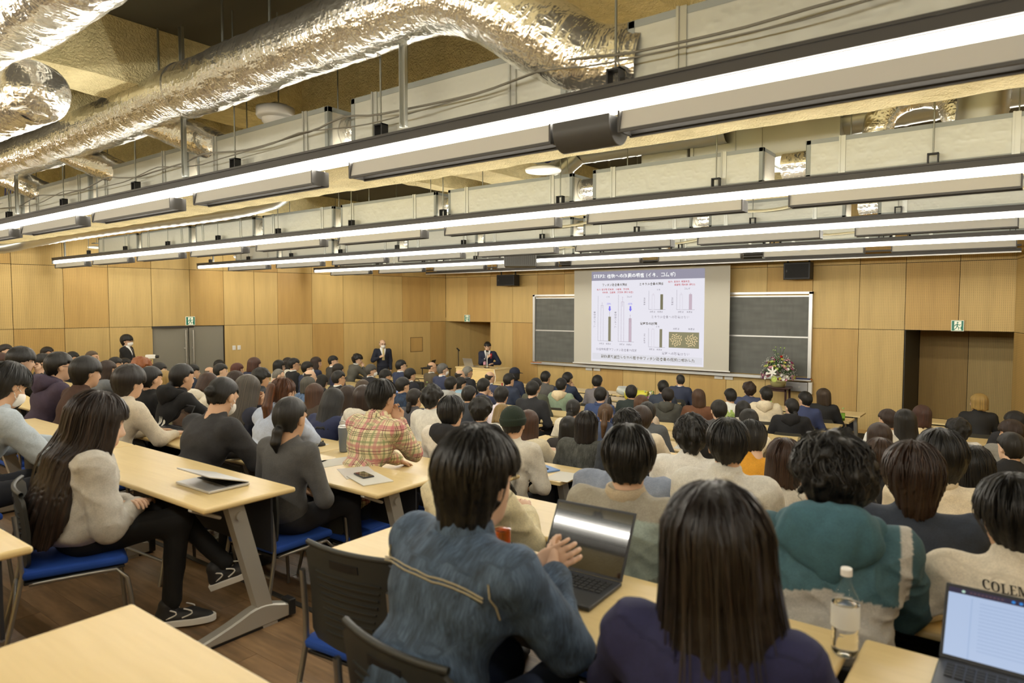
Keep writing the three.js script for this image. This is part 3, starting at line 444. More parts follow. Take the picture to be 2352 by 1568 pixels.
const slideTex = canvasTex(1680, 1280, (g, W, H) => {
  g.fillStyle = '#eceaf4'; g.fillRect(0, 0, W, H);
  g.fillStyle = '#9a97a8'; g.fillRect(0, 0, W, 128);
  jp(g, 'STEP3: 植物への作用の調査 (イネ、コムギ)', 30, 34, 64, '#ffffff', 0.13);
  const dark = '#4a4236', soft = '#8d8792', red = '#c2434a';
  jp(g, 'フィチン酸含量の測定', 170, 170, 40, dark, 0.1); jp(g, '協力: 廣澤研 福崎様、小幡様、菅谷様、', 86, 240, 30, red, 0.1); jp(g, '中村様、辺内様、渋沢様 (現D1学生)', 176, 282, 30, red, 0.1);
  jp(g, 'ミネラル含量の測定', 752, 168, 40, dark, 0.1); jp(g, '協力: 東洋大 長坂先生、', 1175, 150, 30, red, 0.1); jp(g, '長坂研 岡村様 (現D3)', 1262, 192, 30, red, 0.1);
  const axis = (x, y0, y1, x1) => { g.strokeStyle = '#8f8a96'; g.lineWidth = 3; g.beginPath(); g.moveTo(x, y0); g.lineTo(x, y1); g.lineTo(x1, y1); g.stroke(); };
  const barq = (x, y0, y1, w, fill, edge, e0, e1) => { if (fill) { g.fillStyle = fill; g.fillRect(x, y0, w, y1 - y0); } g.strokeStyle = edge; g.lineWidth = 3; g.strokeRect(x, y0, w, y1 - y0); if (e0 !== undefined) { g.beginPath(); g.moveTo(x + w / 2, e0); g.lineTo(x + w / 2, e1); g.moveTo(x + w / 2 - 8, e0); g.lineTo(x + w / 2 + 8, e0); g.stroke(); } };
  const cap = (x, y, a = 110) => { jp(g, '対照区', x, y, 27, soft, 0.08); jp(g, '処理区', x + a, y, 27, soft, 0.08); };
  const vert = (t, x, y, s) => { g.save(); g.translate(x, y); g.rotate(-Math.PI / 2); jp(g, t, 0, 0, s, soft, 0.08); g.restore(); };
  axis(110, 345, 985, 345); barq(155, 480, 985, 40, null, '#a59aa8', 445, 520); barq(278, 640, 985, 38, '#8b866e', '#8b866e', 580, 640); jp(g, 'イネ', 240, 345, 28, soft); jp(g, '-30%', 240, 440, 34, '#8d86ee', 0.08); cap(130, 1010); vert('フィチン酸含量', 36, 800, 34);
  axis(435, 330, 985, 680); barq(480, 430, 985, 40, null, '#a08aa0', 365, 495); barq(600, 660, 985, 38, '#cbb7c4', '#9a8a94', 615, 710); jp(g, 'コムギ', 560, 345, 28, soft); jp(g, '-40%', 575, 440, 34, '#8d86ee', 0.08); cap(455, 1010); vert('フィチン酸含量', 372, 800, 34);
  for (const x of [297, 622]) { g.fillStyle = '#7d76ef'; g.fillRect(x - 12, 490, 24, 42); g.beginPath(); g.moveTo(x - 24, 528); g.lineTo(x + 24, 528); g.lineTo(x, 566); g.fill(); }
  axis(900, 280, 535, 1140); barq(945, 335, 535, 36, null, '#cfc6d2', 322, 350); barq(1068, 332, 535, 36, '#7b775c', '#7b775c'); jp(g, 'イネ', 1010, 255, 28, soft); cap(915, 552); vert('重量濃度', 820, 480, 28);
  axis(1300, 275, 535, 1550); barq(1345, 335, 535, 36, null, '#cfc6d2', 318, 352); barq(1472, 335, 535, 38, '#cbb7c4', '#b8a4b2', 322, 345); jp(g, 'コムギ', 1400, 245, 28, soft); cap(1320, 552, 120); vert('重量濃度', 1225, 480, 28);
  jp(g, 'ミネラル含量への影響はない', 935, 612, 42, soft, 0.07);
  jp(g, '発芽率の計測', 770, 705, 42, dark, 0.11); axis(900, 790, 1045, 1140); barq(945, 802, 1045, 36, null, '#cfc6d2', 796, 806); barq(1062, 800, 1045, 36, '#8b866e', '#8b866e'); jp(g, 'イネ', 1005, 752, 28, soft); cap(910, 1062); vert('発芽率 (%)', 825, 1000, 28);
  g.fillStyle = '#8f8a6a'; g.fillRect(1195, 832, 420, 210); jp(g, '対照区', 1255, 775, 30, soft, 0.08); jp(g, '処理区', 1465, 775, 30, soft, 0.08);
  reseed(3); g.fillStyle = '#ecd2a0'; for (let i = 0; i < 56; i++) { const cx = (i % 2 ? 1300 : 1510), a = i * 1.2 + (i % 2), r = Math.sqrt((i + 0.5) / 56) * 86; g.save(); g.translate(cx + Math.cos(a) * r, 938 + Math.sin(a) * r * 0.95); g.rotate(rnd() * 3.1); g.beginPath(); g.ellipse(0, 0, 15, 6, 0, 0, 7); g.fill(); g.restore(); }
  jp(g, '化合物処理でフィチン酸含量が低減', 84, 1082, 40, soft, 0.08); jp(g, '発芽への影響はない', 1095, 1100, 44, soft, 0.08);
  g.fillStyle = '#e2e1e8'; g.fillRect(20, 1160, 1640, 92); jp(g, '副作用を回避しながら種子中フィチン酸含量の低減に成功した', 165, 1178, 50, '#6a6354', 0.1);
});
{
  const Y = (c) => EYE + c;
  // blackboard
  const bb = thing('blackboard', 'wide dark grey blackboard in an aluminium frame on the front wall', 'blackboard', [-7.37, Y(-0.66), -15.585]);
  const boardMat = std(0xffffff, 0.75, { map: dataTex(256, 128, (u, v) => { const n = pnoise(u * 6, v * 30, 6, 30, 60) * 0.02 + pnoise(u * 40, v * 9, 40, 9, 61) * 0.012; return [0.40 + n, 0.405 + n, 0.385 + n]; }) });
  const hw = 3.66;
  for (const [s, y0, y1] of [[0, -0.02, 0.86], [1, -0.88, -0.03]]) { const b = mesh('board_panel', triUV(new THREE.BoxGeometry(hw * 2 - 0.16, y1 - y0, 0.02), 0.6), boardMat, bb); b.position.set(0, (y0 + y1) / 2, s ? 0.045 : 0.025); mesh('panel_rail', box(hw * 2 - 0.16, 0.03, 0.03, 0, (s ? 1 : 1) * (y1 - y0) / 2, 0.01), M.alu, b); }
  mesh('frame', merge([box(0.07, 1.9, 0.1, -hw + 0.035, 0, 0.04), box(0.07, 1.9, 0.1, hw - 0.035, 0, 0.04), box(hw * 2, 0.05, 0.1, 0, 0.93, 0.04), box(hw * 2, 0.05, 0.1, 0, -0.93, 0.04)]), M.alu, bb);
  mesh('chalk_tray', merge([box(hw * 2 + 0.04, 0.015, 0.12, 0, -0.955, 0.1), box(hw * 2 + 0.04, 0.03, 0.012, 0, -0.945, 0.155)]), M.alu, bb);
  for (const [i, x] of [-10.9, -4.0].entries()) tag(mesh('chalk_eraser', box(i ? 0.65 : 0.35, 0.03, 0.05, x, Y(-0.66) - 0.93, -15.48, 0.008), std(i ? lin(0.45, 0.14, 0.03) : lin(0.55, 0.16, 0.02), 0.8)), i ? 'orange-topped eraser strip on the right end of the chalk tray' : 'orange eraser on the left end of the chalk tray', 'eraser');
  tag(mesh('chalk_box', box(0.62, 0.03, 0.04, -4.02, Y(-0.66) - 0.918, -15.435, 0.006), std(lin(0.02, 0.03, 0.12), 0.6)), 'dark blue strip in front of the orange eraser on the chalk tray', 'eraser');
  for (const [x, l] of [[-9.25, 'left'], [-5.75, 'right']]) for (const d of [0, 0.24]) tag(mesh('switch_box', box(0.2, 0.07, 0.03, x + d, Y(-0.66) - 1.02, -15.57, 0.006), M.whitePlastic), 'small white switch box under the chalk tray, ' + (d ? 'right' : 'left') + ' one of the ' + l + ' pair', 'switch', 'switch boxes under the chalk tray');
  // projection screen
  const sc = thing('projection_screen', 'pulled-down grey projection screen hanging in front of the blackboard', 'screen', [-7.5, Y(0.9), -15.33]);
  mesh('fabric', box(4.14, 2.42, 0.006, 0, -1.19, 0), std(lin(0.6, 0.575, 0.49), 0.9), sc);
  mesh('bottom_bar', bar(V(-2.1, -2.41, 0), V(2.1, -2.41, 0), 0.018, 10), M.white, sc);
  mesh('housing', merge([box(5.4, 0.15, 0.2, 0.3, 0.12, 0.02, 0.01), box(2.1, 0.06, 0.16, -1.4, 0.23, 0.05), box(2.4, 0.1, 0.16, 1.9, 0.26, 0.05)]), std(lin(0.06, 0.058, 0.05), 0.6), sc);
  const glowMat = new THREE.MeshStandardMaterial({ color: 0x000000, roughness: 0.9, emissive: 0xffffff, emissiveMap: slideTex, emissiveIntensity: 0.95 });
  const pl = new THREE.PlaneGeometry(3.02, 2.3); const img = mesh('projected_slide', pl, glowMat, sc); img.position.set(-0.035, -1.19, 0.0045);
  // loudspeakers over the board
  for (const [x, w, h, l] of [[-11.77, 0.6, 0.29, 'left'], [-3.97, 0.52, 0.34, 'right']]) {
    const t = thing('loudspeaker', 'black loudspeaker on wall brackets, ' + (l === 'left' ? 'left of the blackboard' : 'above the right end of the blackboard'), 'speaker', [x, Y(0.56), -15.4], 0, 'wall loudspeakers');
    const s = new THREE.Shape(); s.moveTo(-w / 2, 0); s.lineTo(w / 2, 0.0); s.lineTo(w / 2, h); s.lineTo(-w / 2, h); const g = new THREE.ExtrudeGeometry(s, { depth: 0.24, bevelSize: 0.01, bevelThickness: 0.01, bevelSegments: 2 }); g.translate(0, 0, -0.05); mesh('cabinet', g, M.black, t);
    mesh('grille', box(w - 0.05, h - 0.05, 0.012, 0, h / 2, 0.2, 0.004), std(lin(0.02, 0.02, 0.02), 0.8), t); mesh('badge', box(0.03, 0.05, 0.004, -w / 2 + 0.06, h * 0.5, 0.208), M.darkAlu, t);
    for (const sgn of [-1, 1]) mesh('bracket', merge([box(0.035, 0.22, 0.02, sgn * w * 0.42, h + 0.08, 0.05), box(0.03, 0.03, 0.25, sgn * w * 0.42, h + 0.18, -0.05)]), M.black, t);
  }
  // dark rails in front of the wall
  const rail = thing('ceiling_rail', 'dark double rail hanging across the room in front of the board', 'rail', [-7.1, Y(0.94), -14.4]);
  mesh('beam', merge([box(13.9, 0.05, 0.06, 0, 0, 0), box(13.9, 0.03, 0.05, 0, 0.07, 0.1)]), M.darkAlu, rail); mesh('lip', box(13.9, 0.025, 0.02, 0, -0.035, 0.02), M.alu, rail); for (let k = 0; k < 8; k++) mesh('hanger', merge([bar(V(-6.3 + k * 1.8, 0.02, 0), V(-6.3 + k * 1.8, 1.16, 0), 0.008, 6), box(0.06, 0.06, 0.06, -6.3 + k * 1.8, 0.05, 0)]), M.rod, rail);
  tag(mesh('white_tag', box(0.2, 0.08, 0.03, -0.75, Y(1.06), -14.3, 0.006), M.white), 'small white box on the right end of the dark ceiling rail', 'box');
  // projector
  const pj = thing('projector', 'dark grey ceiling projector with ribbed vents hanging before the farthest line light', 'projector', [-7.95, Y(0.745), -10.75], 0.62);
  mesh('case', box(0.62, 0.25, 0.5, 0, 0.125, 0, 0.015), std(lin(0.1, 0.1, 0.095), 0.55), pj); for (let k = 0; k < 16; k++) { mesh('vent_rib', box(0.012, 0.2, 0.012, -0.28 + k * 0.037, 0.125, 0.252), M.darkAlu, pj); if (k < 13) mesh('vent_rib', box(0.012, 0.2, 0.012, 0.312, 0.125, -0.22 + k * 0.037), M.darkAlu, pj); }
  mesh('mount', merge([box(0.3, 0.06, 0.3, 0, 0.28, 0), bar(V(0, 0.3, 0), V(0, 1.3, 0), 0.03, 12), bar(V(0.12, 0.29, 0.1), V(0.34, 0.36, 0.1), 0.05, 16)]), M.darkAlu, pj);
  // exit signs
  const exitTex = canvasTex(256, 256, (g) => {
    g.fillStyle = '#e8ecd0'; g.fillRect(0, 0, 256, 256); g.fillStyle = '#0d6b55'; g.fillRect(8, 8, 240, 240); g.fillStyle = '#eef0d8'; g.beginPath(); g.moveTo(70, 16); g.lineTo(206, 16); g.lineTo(206, 240); g.lineTo(60, 240); g.lineTo(60, 16); g.fill();
    g.fillStyle = g.strokeStyle = '#0d6b55'; g.lineCap = g.lineJoin = 'round'; g.beginPath(); g.arc(128, 52, 18, 0, 7); g.fill(); g.lineWidth = 26; g.beginPath(); g.moveTo(122, 88); g.lineTo(120, 142); g.stroke(); g.lineWidth = 17; g.beginPath(); g.moveTo(124, 90); g.lineTo(160, 112); g.lineTo(188, 100); g.moveTo(118, 92); g.lineTo(82, 108); g.lineTo(70, 136); g.moveTo(120, 145); g.lineTo(160, 170); g.lineTo(150, 214); g.moveTo(118, 146); g.lineTo(96, 192); g.lineTo(62, 222); g.stroke(); g.fillRect(190, 150, 20, 60);
  });
  const exitMat = std(0xffffff, 0.4, { map: exitTex, emissive: 0xffffff, emissiveMap: exitTex, emissiveIntensity: 0.25 });
  const sign = (x, y, z, a, label) => { const t = thing('exit_sign', label, 'sign', [x, y, z], a, 'running-man exit signs'); mesh('casing', box(0.21, 0.21, 0.03, 0, 0, 0, 0.004), M.white, t); const f = mesh('face', new THREE.PlaneGeometry(0.2, 0.2), exitMat, t); f.position.z = 0.0165; };
  sign(-1.1, Y(-0.39), -15.57, 0, 'green running-man exit sign above the right-hand recess'); sign(-13.5, Y(-0.39), -15.57, 0, 'green running-man exit sign above the recess behind the speaker');
  const wa = Math.PI / 2 - Math.atan(WALL_SLOPE); sign(leftWallX(-8.31) + 0.035, Y(-0.37), -8.31, wa - 0.0, 'green running-man exit sign above the grey double door');
  for (const [z, i] of [[-9.3, 0], [-9.42, 1]]) { const t = thing('wall_switch', 'small white wall switch, ' + (i ? 'right' : 'left') + ' one of two beside the double door', 'switch', [leftWallX(z) + 0.02, Y(-1.05), z], wa, 'switches beside the double door'); mesh('plate', box(0.08, 0.11, 0.012, 0, 0, 0, 0.004), M.white, t); mesh('rocker', box(0.03, 0.05, 0.008, 0, 0, 0.008, 0.002), M.whitePlastic, t); }
  const hatch = thing('wall_hatch', 'square access hatch outlined in the left wall near the corner', 'hatch', [leftWallX(-14.53) + 0.008, Y(-1.17), -14.53], wa); mesh('door', box(0.4, 0.4, 0.012, 0, 0, 0, 0.002), M.veneer2, hatch); mesh('rim', merge([box(0.44, 0.018, 0.012, 0, 0.21, 0), box(0.44, 0.018, 0.012, 0, -0.21, 0), box(0.018, 0.44, 0.012, 0.21, 0, 0), box(0.018, 0.44, 0.012, -0.21, 0, 0)]), std(lin(0.2, 0.12, 0.04), 0.6), hatch);
  // podium
  const woodTop = M.tableTop;
  const pd = thing('podium', 'pale wood lectern desk in front of the speaker', 'podium', [-11.4, 0, -13.75]);
  mesh('front_panel', box(1.3, 1.0, 0.03, 0, 0.5, 0.3, 0.006), woodTop, pd); for (const s of [-1, 1]) mesh('side_panel', box(0.03, 1.0, 0.6, s * 0.64, 0.5, 0, 0.006), woodTop, pd); mesh('top', box(1.34, 0.035, 0.66, 0, 1.02, 0, 0.008), woodTop, pd);
}
// ---------- people ----------
function smin(a, b, k) { const h = Math.max(k - Math.abs(a - b), 0) / k; return Math.min(a, b) - h * h * k * 0.25; }
const cap = (a, b, ra, rb = ra, k) => ({ a, b, ra, rb, k });                       // tapered bone between two joints
const ell = (c, r, k, q) => ({ c, r, k, q });                                      // ellipsoid (q: inverse rotation)
const tmpV = new THREE.Vector3();
function primDist(p, x, y, z) {
  if (p.c) {
    let dx = x - p.c[0], dy = y - p.c[1], dz = z - p.c[2]; if (p.q) { tmpV.set(dx, dy, dz).applyQuaternion(p.q); dx = tmpV.x; dy = tmpV.y; dz = tmpV.z; }
    const [a, b, c] = p.r, k0 = Math.sqrt((dx / a) ** 2 + (dy / b) ** 2 + (dz / c) ** 2), k1 = Math.sqrt((dx / (a * a)) ** 2 + (dy / (b * b)) ** 2 + (dz / (c * c)) ** 2); return k1 < 1e-6 ? -Math.min(a, b, c) : k0 * (k0 - 1) / k1;
  }
  const [ax, ay, az] = p.a, bx = p.b[0] - ax, by = p.b[1] - ay, bz = p.b[2] - az, px = x - ax, py = y - ay, pz = z - az;
  const t = clamp((px * bx + py * by + pz * bz) / (bx * bx + by * by + bz * bz + 1e-9), 0, 1); return Math.hypot(px - bx * t, py - by * t, pz - bz * t) - (p.ra + (p.rb - p.ra) * t);
}
const field = (prims, k = 0.04) => (x, y, z) => { let d = 9; for (const p of prims) { const e = primDist(p, x, y, z); d = d > 8 ? e : smin(d, e, p.k ?? k); } return d; };
function primBounds(prims, m = 0.03) {
  const lo = [9, 9, 9], hi = [-9, -9, -9]; const add = (c, r) => { for (let i = 0; i < 3; i++) { const q = r.length ? Math.max(...r) : r; lo[i] = Math.min(lo[i], c[i] - q - m); hi[i] = Math.max(hi[i], c[i] + q + m); } };
  for (const p of prims) if (p.c) add(p.c, p.q ? p.r : p.r), 0; else { add(p.a, p.ra); add(p.b, p.rb); } return [lo, hi];
}
function sdfMesh(f, [lo, hi], h) {                     // surface nets on a sparse grid
  const nx = Math.ceil((hi[0] - lo[0]) / h) + 2, ny = Math.ceil((hi[1] - lo[1]) / h) + 2, nz = Math.ceil((hi[2] - lo[2]) / h) + 2, B = 4;
  const val = new Float32Array(nx * ny * nz).fill(1), seen = new Uint8Array(nx * ny * nz), at = (i, j, k) => (k * ny + j) * nx + i, act = [];
  for (let bk = 0; bk < nz - 1; bk += B) for (let bj = 0; bj < ny - 1; bj += B) for (let bi = 0; bi < nx - 1; bi += B) {
    const d = f(lo[0] + (bi + B / 2) * h, lo[1] + (bj + B / 2) * h, lo[2] + (bk + B / 2) * h);
    if (Math.abs(d) > h * B * 1.25 + 0.012) { if (d < 0) for (let k = bk; k <= Math.min(bk + B, nz - 1); k++) for (let j = bj; j <= Math.min(bj + B, ny - 1); j++) for (let i = bi; i <= Math.min(bi + B, nx - 1); i++) { const q = at(i, j, k); if (!seen[q]) val[q] = -1; } continue; }
    act.push([bi, bj, bk]);
    for (let k = bk; k <= Math.min(bk + B, nz - 1); k++) for (let j = bj; j <= Math.min(bj + B, ny - 1); j++) for (let i = bi; i <= Math.min(bi + B, nx - 1); i++) { const q = at(i, j, k); if (!seen[q]) { seen[q] = 1; val[q] = f(lo[0] + i * h, lo[1] + j * h, lo[2] + k * h); } }
  }
  const vid = new Int32Array(nx * ny * nz).fill(-1), pos = [], idx = [];
  const E = [[0, 1], [2, 3], [4, 5], [6, 7], [0, 2], [1, 3], [4, 6], [5, 7], [0, 4], [1, 5], [2, 6], [3, 7]], cv = new Float32Array(8);
  for (const [bi, bj, bk] of act) for (let k = bk; k < Math.min(bk + B, nz - 1); k++) for (let j = bj; j < Math.min(bj + B, ny - 1); j++) for (let i = bi; i < Math.min(bi + B, nx - 1); i++) {
    let m = 0; for (let c = 0; c < 8; c++) { cv[c] = val[at(i + (c & 1), j + ((c >> 1) & 1), k + (c >> 2))]; if (cv[c] < 0) m |= 1 << c; } if (m === 0 || m === 255) continue;
    let sx = 0, sy = 0, sz = 0, n = 0;
    for (const [a, b] of E) { if ((cv[a] < 0) === (cv[b] < 0)) continue; const t = cv[a] / (cv[a] - cv[b]); sx += (a & 1) + t * ((b & 1) - (a & 1)); sy += ((a >> 1) & 1) + t * (((b >> 1) & 1) - ((a >> 1) & 1)); sz += (a >> 2) + t * ((b >> 2) - (a >> 2)); n++; }
    vid[at(i, j, k)] = pos.length / 3; pos.push(lo[0] + (i + sx / n) * h, lo[1] + (j + sy / n) * h, lo[2] + (k + sz / n) * h);
  }
  const quad = (a, b, c, d, flip) => { if (a < 0 || b < 0 || c < 0 || d < 0) return; flip ? idx.push(a, c, b, a, d, c) : idx.push(a, b, c, a, c, d); };
  for (const [bi, bj, bk] of act) for (let k = bk; k < Math.min(bk + B, nz - 1); k++) for (let j = bj; j < Math.min(bj + B, ny - 1); j++) for (let i = bi; i < Math.min(bi + B, nx - 1); i++) {
    const s = val[at(i, j, k)] < 0;
    if (j && k && s !== val[at(i + 1, j, k)] < 0) quad(vid[at(i, j - 1, k - 1)], vid[at(i, j, k - 1)], vid[at(i, j, k)], vid[at(i, j - 1, k)], !s);
    if (i && k && s !== val[at(i, j + 1, k)] < 0) quad(vid[at(i - 1, j, k - 1)], vid[at(i - 1, j, k)], vid[at(i, j, k)], vid[at(i, j, k - 1)], !s);
    if (i && j && s !== val[at(i, j, k + 1)] < 0) quad(vid[at(i - 1, j - 1, k)], vid[at(i, j - 1, k)], vid[at(i, j, k)], vid[at(i - 1, j, k)], !s);
  }
  const g = new THREE.BufferGeometry(); g.setAttribute('position', new THREE.BufferAttribute(new Float32Array(pos), 3)); g.setIndex(idx); g.computeVertexNormals(); return g;
}
function paint(g, fn) { const p = g.attributes.position, c = new Float32Array(p.count * 3); for (let i = 0; i < p.count; i++) { const q = fn(p.getX(i), p.getY(i), p.getZ(i)); c[3 * i] = q[0]; c[3 * i + 1] = q[1]; c[3 * i + 2] = q[2]; } g.setAttribute('color', new THREE.BufferAttribute(c, 3)); return g; }
const hexLin = (h) => new THREE.Color(h).toArray();

// heads: origin between the ears, facing -z
const SKIN = [[0.62, 0.4, 0.27], [0.58, 0.36, 0.23], [0.66, 0.44, 0.31]];
const headPrims = (w) => [ell([0, 0.032, 0.012], [0.074 * w, 0.086, 0.093], 0.03), ell([0, -0.03, -0.028], [0.06 * w, 0.078, 0.062], 0.03), ell([0, -0.088, -0.052], [0.03, 0.024, 0.03], 0.03), cap([0, 0.008, -0.088], [0, -0.028, -0.104], 0.008, 0.012, 0.018), cap([-0.012, -0.034, -0.094], [0.012, -0.034, -0.094], 0.008, 0.008, 0.012), cap([-0.018, -0.06, -0.084], [0.018, -0.06, -0.084], 0.008, 0.008, 0.01), cap([-0.014, -0.07, -0.082], [0.014, -0.07, -0.082], 0.008, 0.008, 0.01), cap([-0.05, 0.026, -0.07], [-0.02, 0.028, -0.086], 0.008, 0.01, 0.016), cap([0.05, 0.026, -0.07], [0.02, 0.028, -0.086], 0.008, 0.01, 0.016), ell([-0.078 * w, -0.004, 0.014], [0.011, 0.033, 0.019], 0.012), ell([0.078 * w, -0.004, 0.014], [0.011, 0.033, 0.019], 0.012), cap([0, -0.06, 0.018], [0, -0.2, 0.04], 0.053, 0.058, 0.03)];
const headCache = {};
function headGeo(lod, w, skin, hairC) {
  const key = lod + '|' + w + '|' + skin + '|' + hairC; if (headCache[key]) return headCache[key];
  const pr = headPrims(w), f0 = field(pr, 0.03), f = (x, y, z) => { const s = Math.hypot(Math.abs(x) - 0.031, (y - 0.006) * 1.2, z + 0.104) - 0.02; return -smin(-f0(x, y, z), s, 0.012); };
  const g = sdfMesh(f, [[-0.11, -0.2, -0.13], [0.11, 0.14, 0.13]], [0.0085, 0.0078, 0.0125, 0.0175][lod]), sk = SKIN[skin], hc = hexLin(hairC);
  return (headCache[key] = paint(g, (x, y, z) => {
    if (z < -0.045) {
      const ex = Math.abs(x) - 0.031, ey = y - 0.006; if (ex * ex / 0.00019 + ey * ey / 0.00005 < 1) return ex * ex < 0.00006 ? [0.015, 0.012, 0.01] : [0.45, 0.4, 0.36];
      if (Math.abs(y - 0.029 + Math.abs(ex) * 0.12) < 0.006 && Math.abs(ex) < 0.02) return [lerp(sk[0], hc[0], 0.75), lerp(sk[1], hc[1], 0.75), lerp(sk[2], hc[2], 0.75)];
      if (Math.abs(x) < 0.023 && y > -0.078 && y < -0.054) return [sk[0] * 0.82, sk[1] * 0.52, sk[2] * 0.5];
    } return sk;
  }));
}
// hair shells
const HAIR = {
  short: { off: 0.02, side: -0.018, nape: -0.066, fringe: 0.045, amp: 0.007 }, mop: { off: 0.03, side: -0.05, nape: -0.098, fringe: 0.022, amp: 0.009 }, crop: { off: 0.009, side: 0.0, nape: -0.05, fringe: 0.06, amp: 0.003 },
  wavy: { off: 0.032, side: -0.035, nape: -0.085, fringe: 0.03, amp: 0.015 }, mullet: { off: 0.027, side: -0.035, nape: -0.135, fringe: 0.028, amp: 0.011 }, bald: { off: 0.007, side: -0.012, nape: -0.06, fringe: 0.3, amp: 0.002, top: 0.052 }, thin: { off: 0.008, side: -0.01, nape: -0.06, fringe: 0.085, amp: 0.002 },
  bob: { off: 0.022, side: -0.125, nape: -0.13, fringe: 0.03, amp: 0.005, fall: 1 }, bobshort: { off: 0.02, side: -0.085, nape: -0.095, fringe: 0.03, amp: 0.005, fall: 1 }, long: { off: 0.021, side: -0.2, nape: -0.3, fringe: 0.035, amp: 0.007, fall: 1, len: 0.3 }, vlong: { off: 0.025, side: -0.34, nape: -0.52, fringe: 0.035, amp: 0.009, fall: 1, len: 0.5 },
  flow: { off: 0.026, side: -0.38, nape: -0.5, fringe: 0.035, amp: 0.009, fall: 1, len: 0.5, push: 0.05 },
  tail: { off: 0.012, side: -0.012, nape: -0.055, fringe: 0.06, amp: 0.003, tail: 1 }, curltail: { off: 0.012, side: -0.012, nape: -0.055, fringe: 0.06, amp: 0.004, tail: 2 }, longtail: { off: 0.013, side: -0.015, nape: -0.055, fringe: 0.05, amp: 0.004, tail: 3 }, lowtail: { off: 0.014, side: -0.03, nape: -0.07, fringe: 0.05, amp: 0.003, tail: 4 }, bun: { off: 0.012, side: -0.015, nape: -0.055, fringe: 0.06, amp: 0.003, bun: 1 },
};
const hairCache = {};
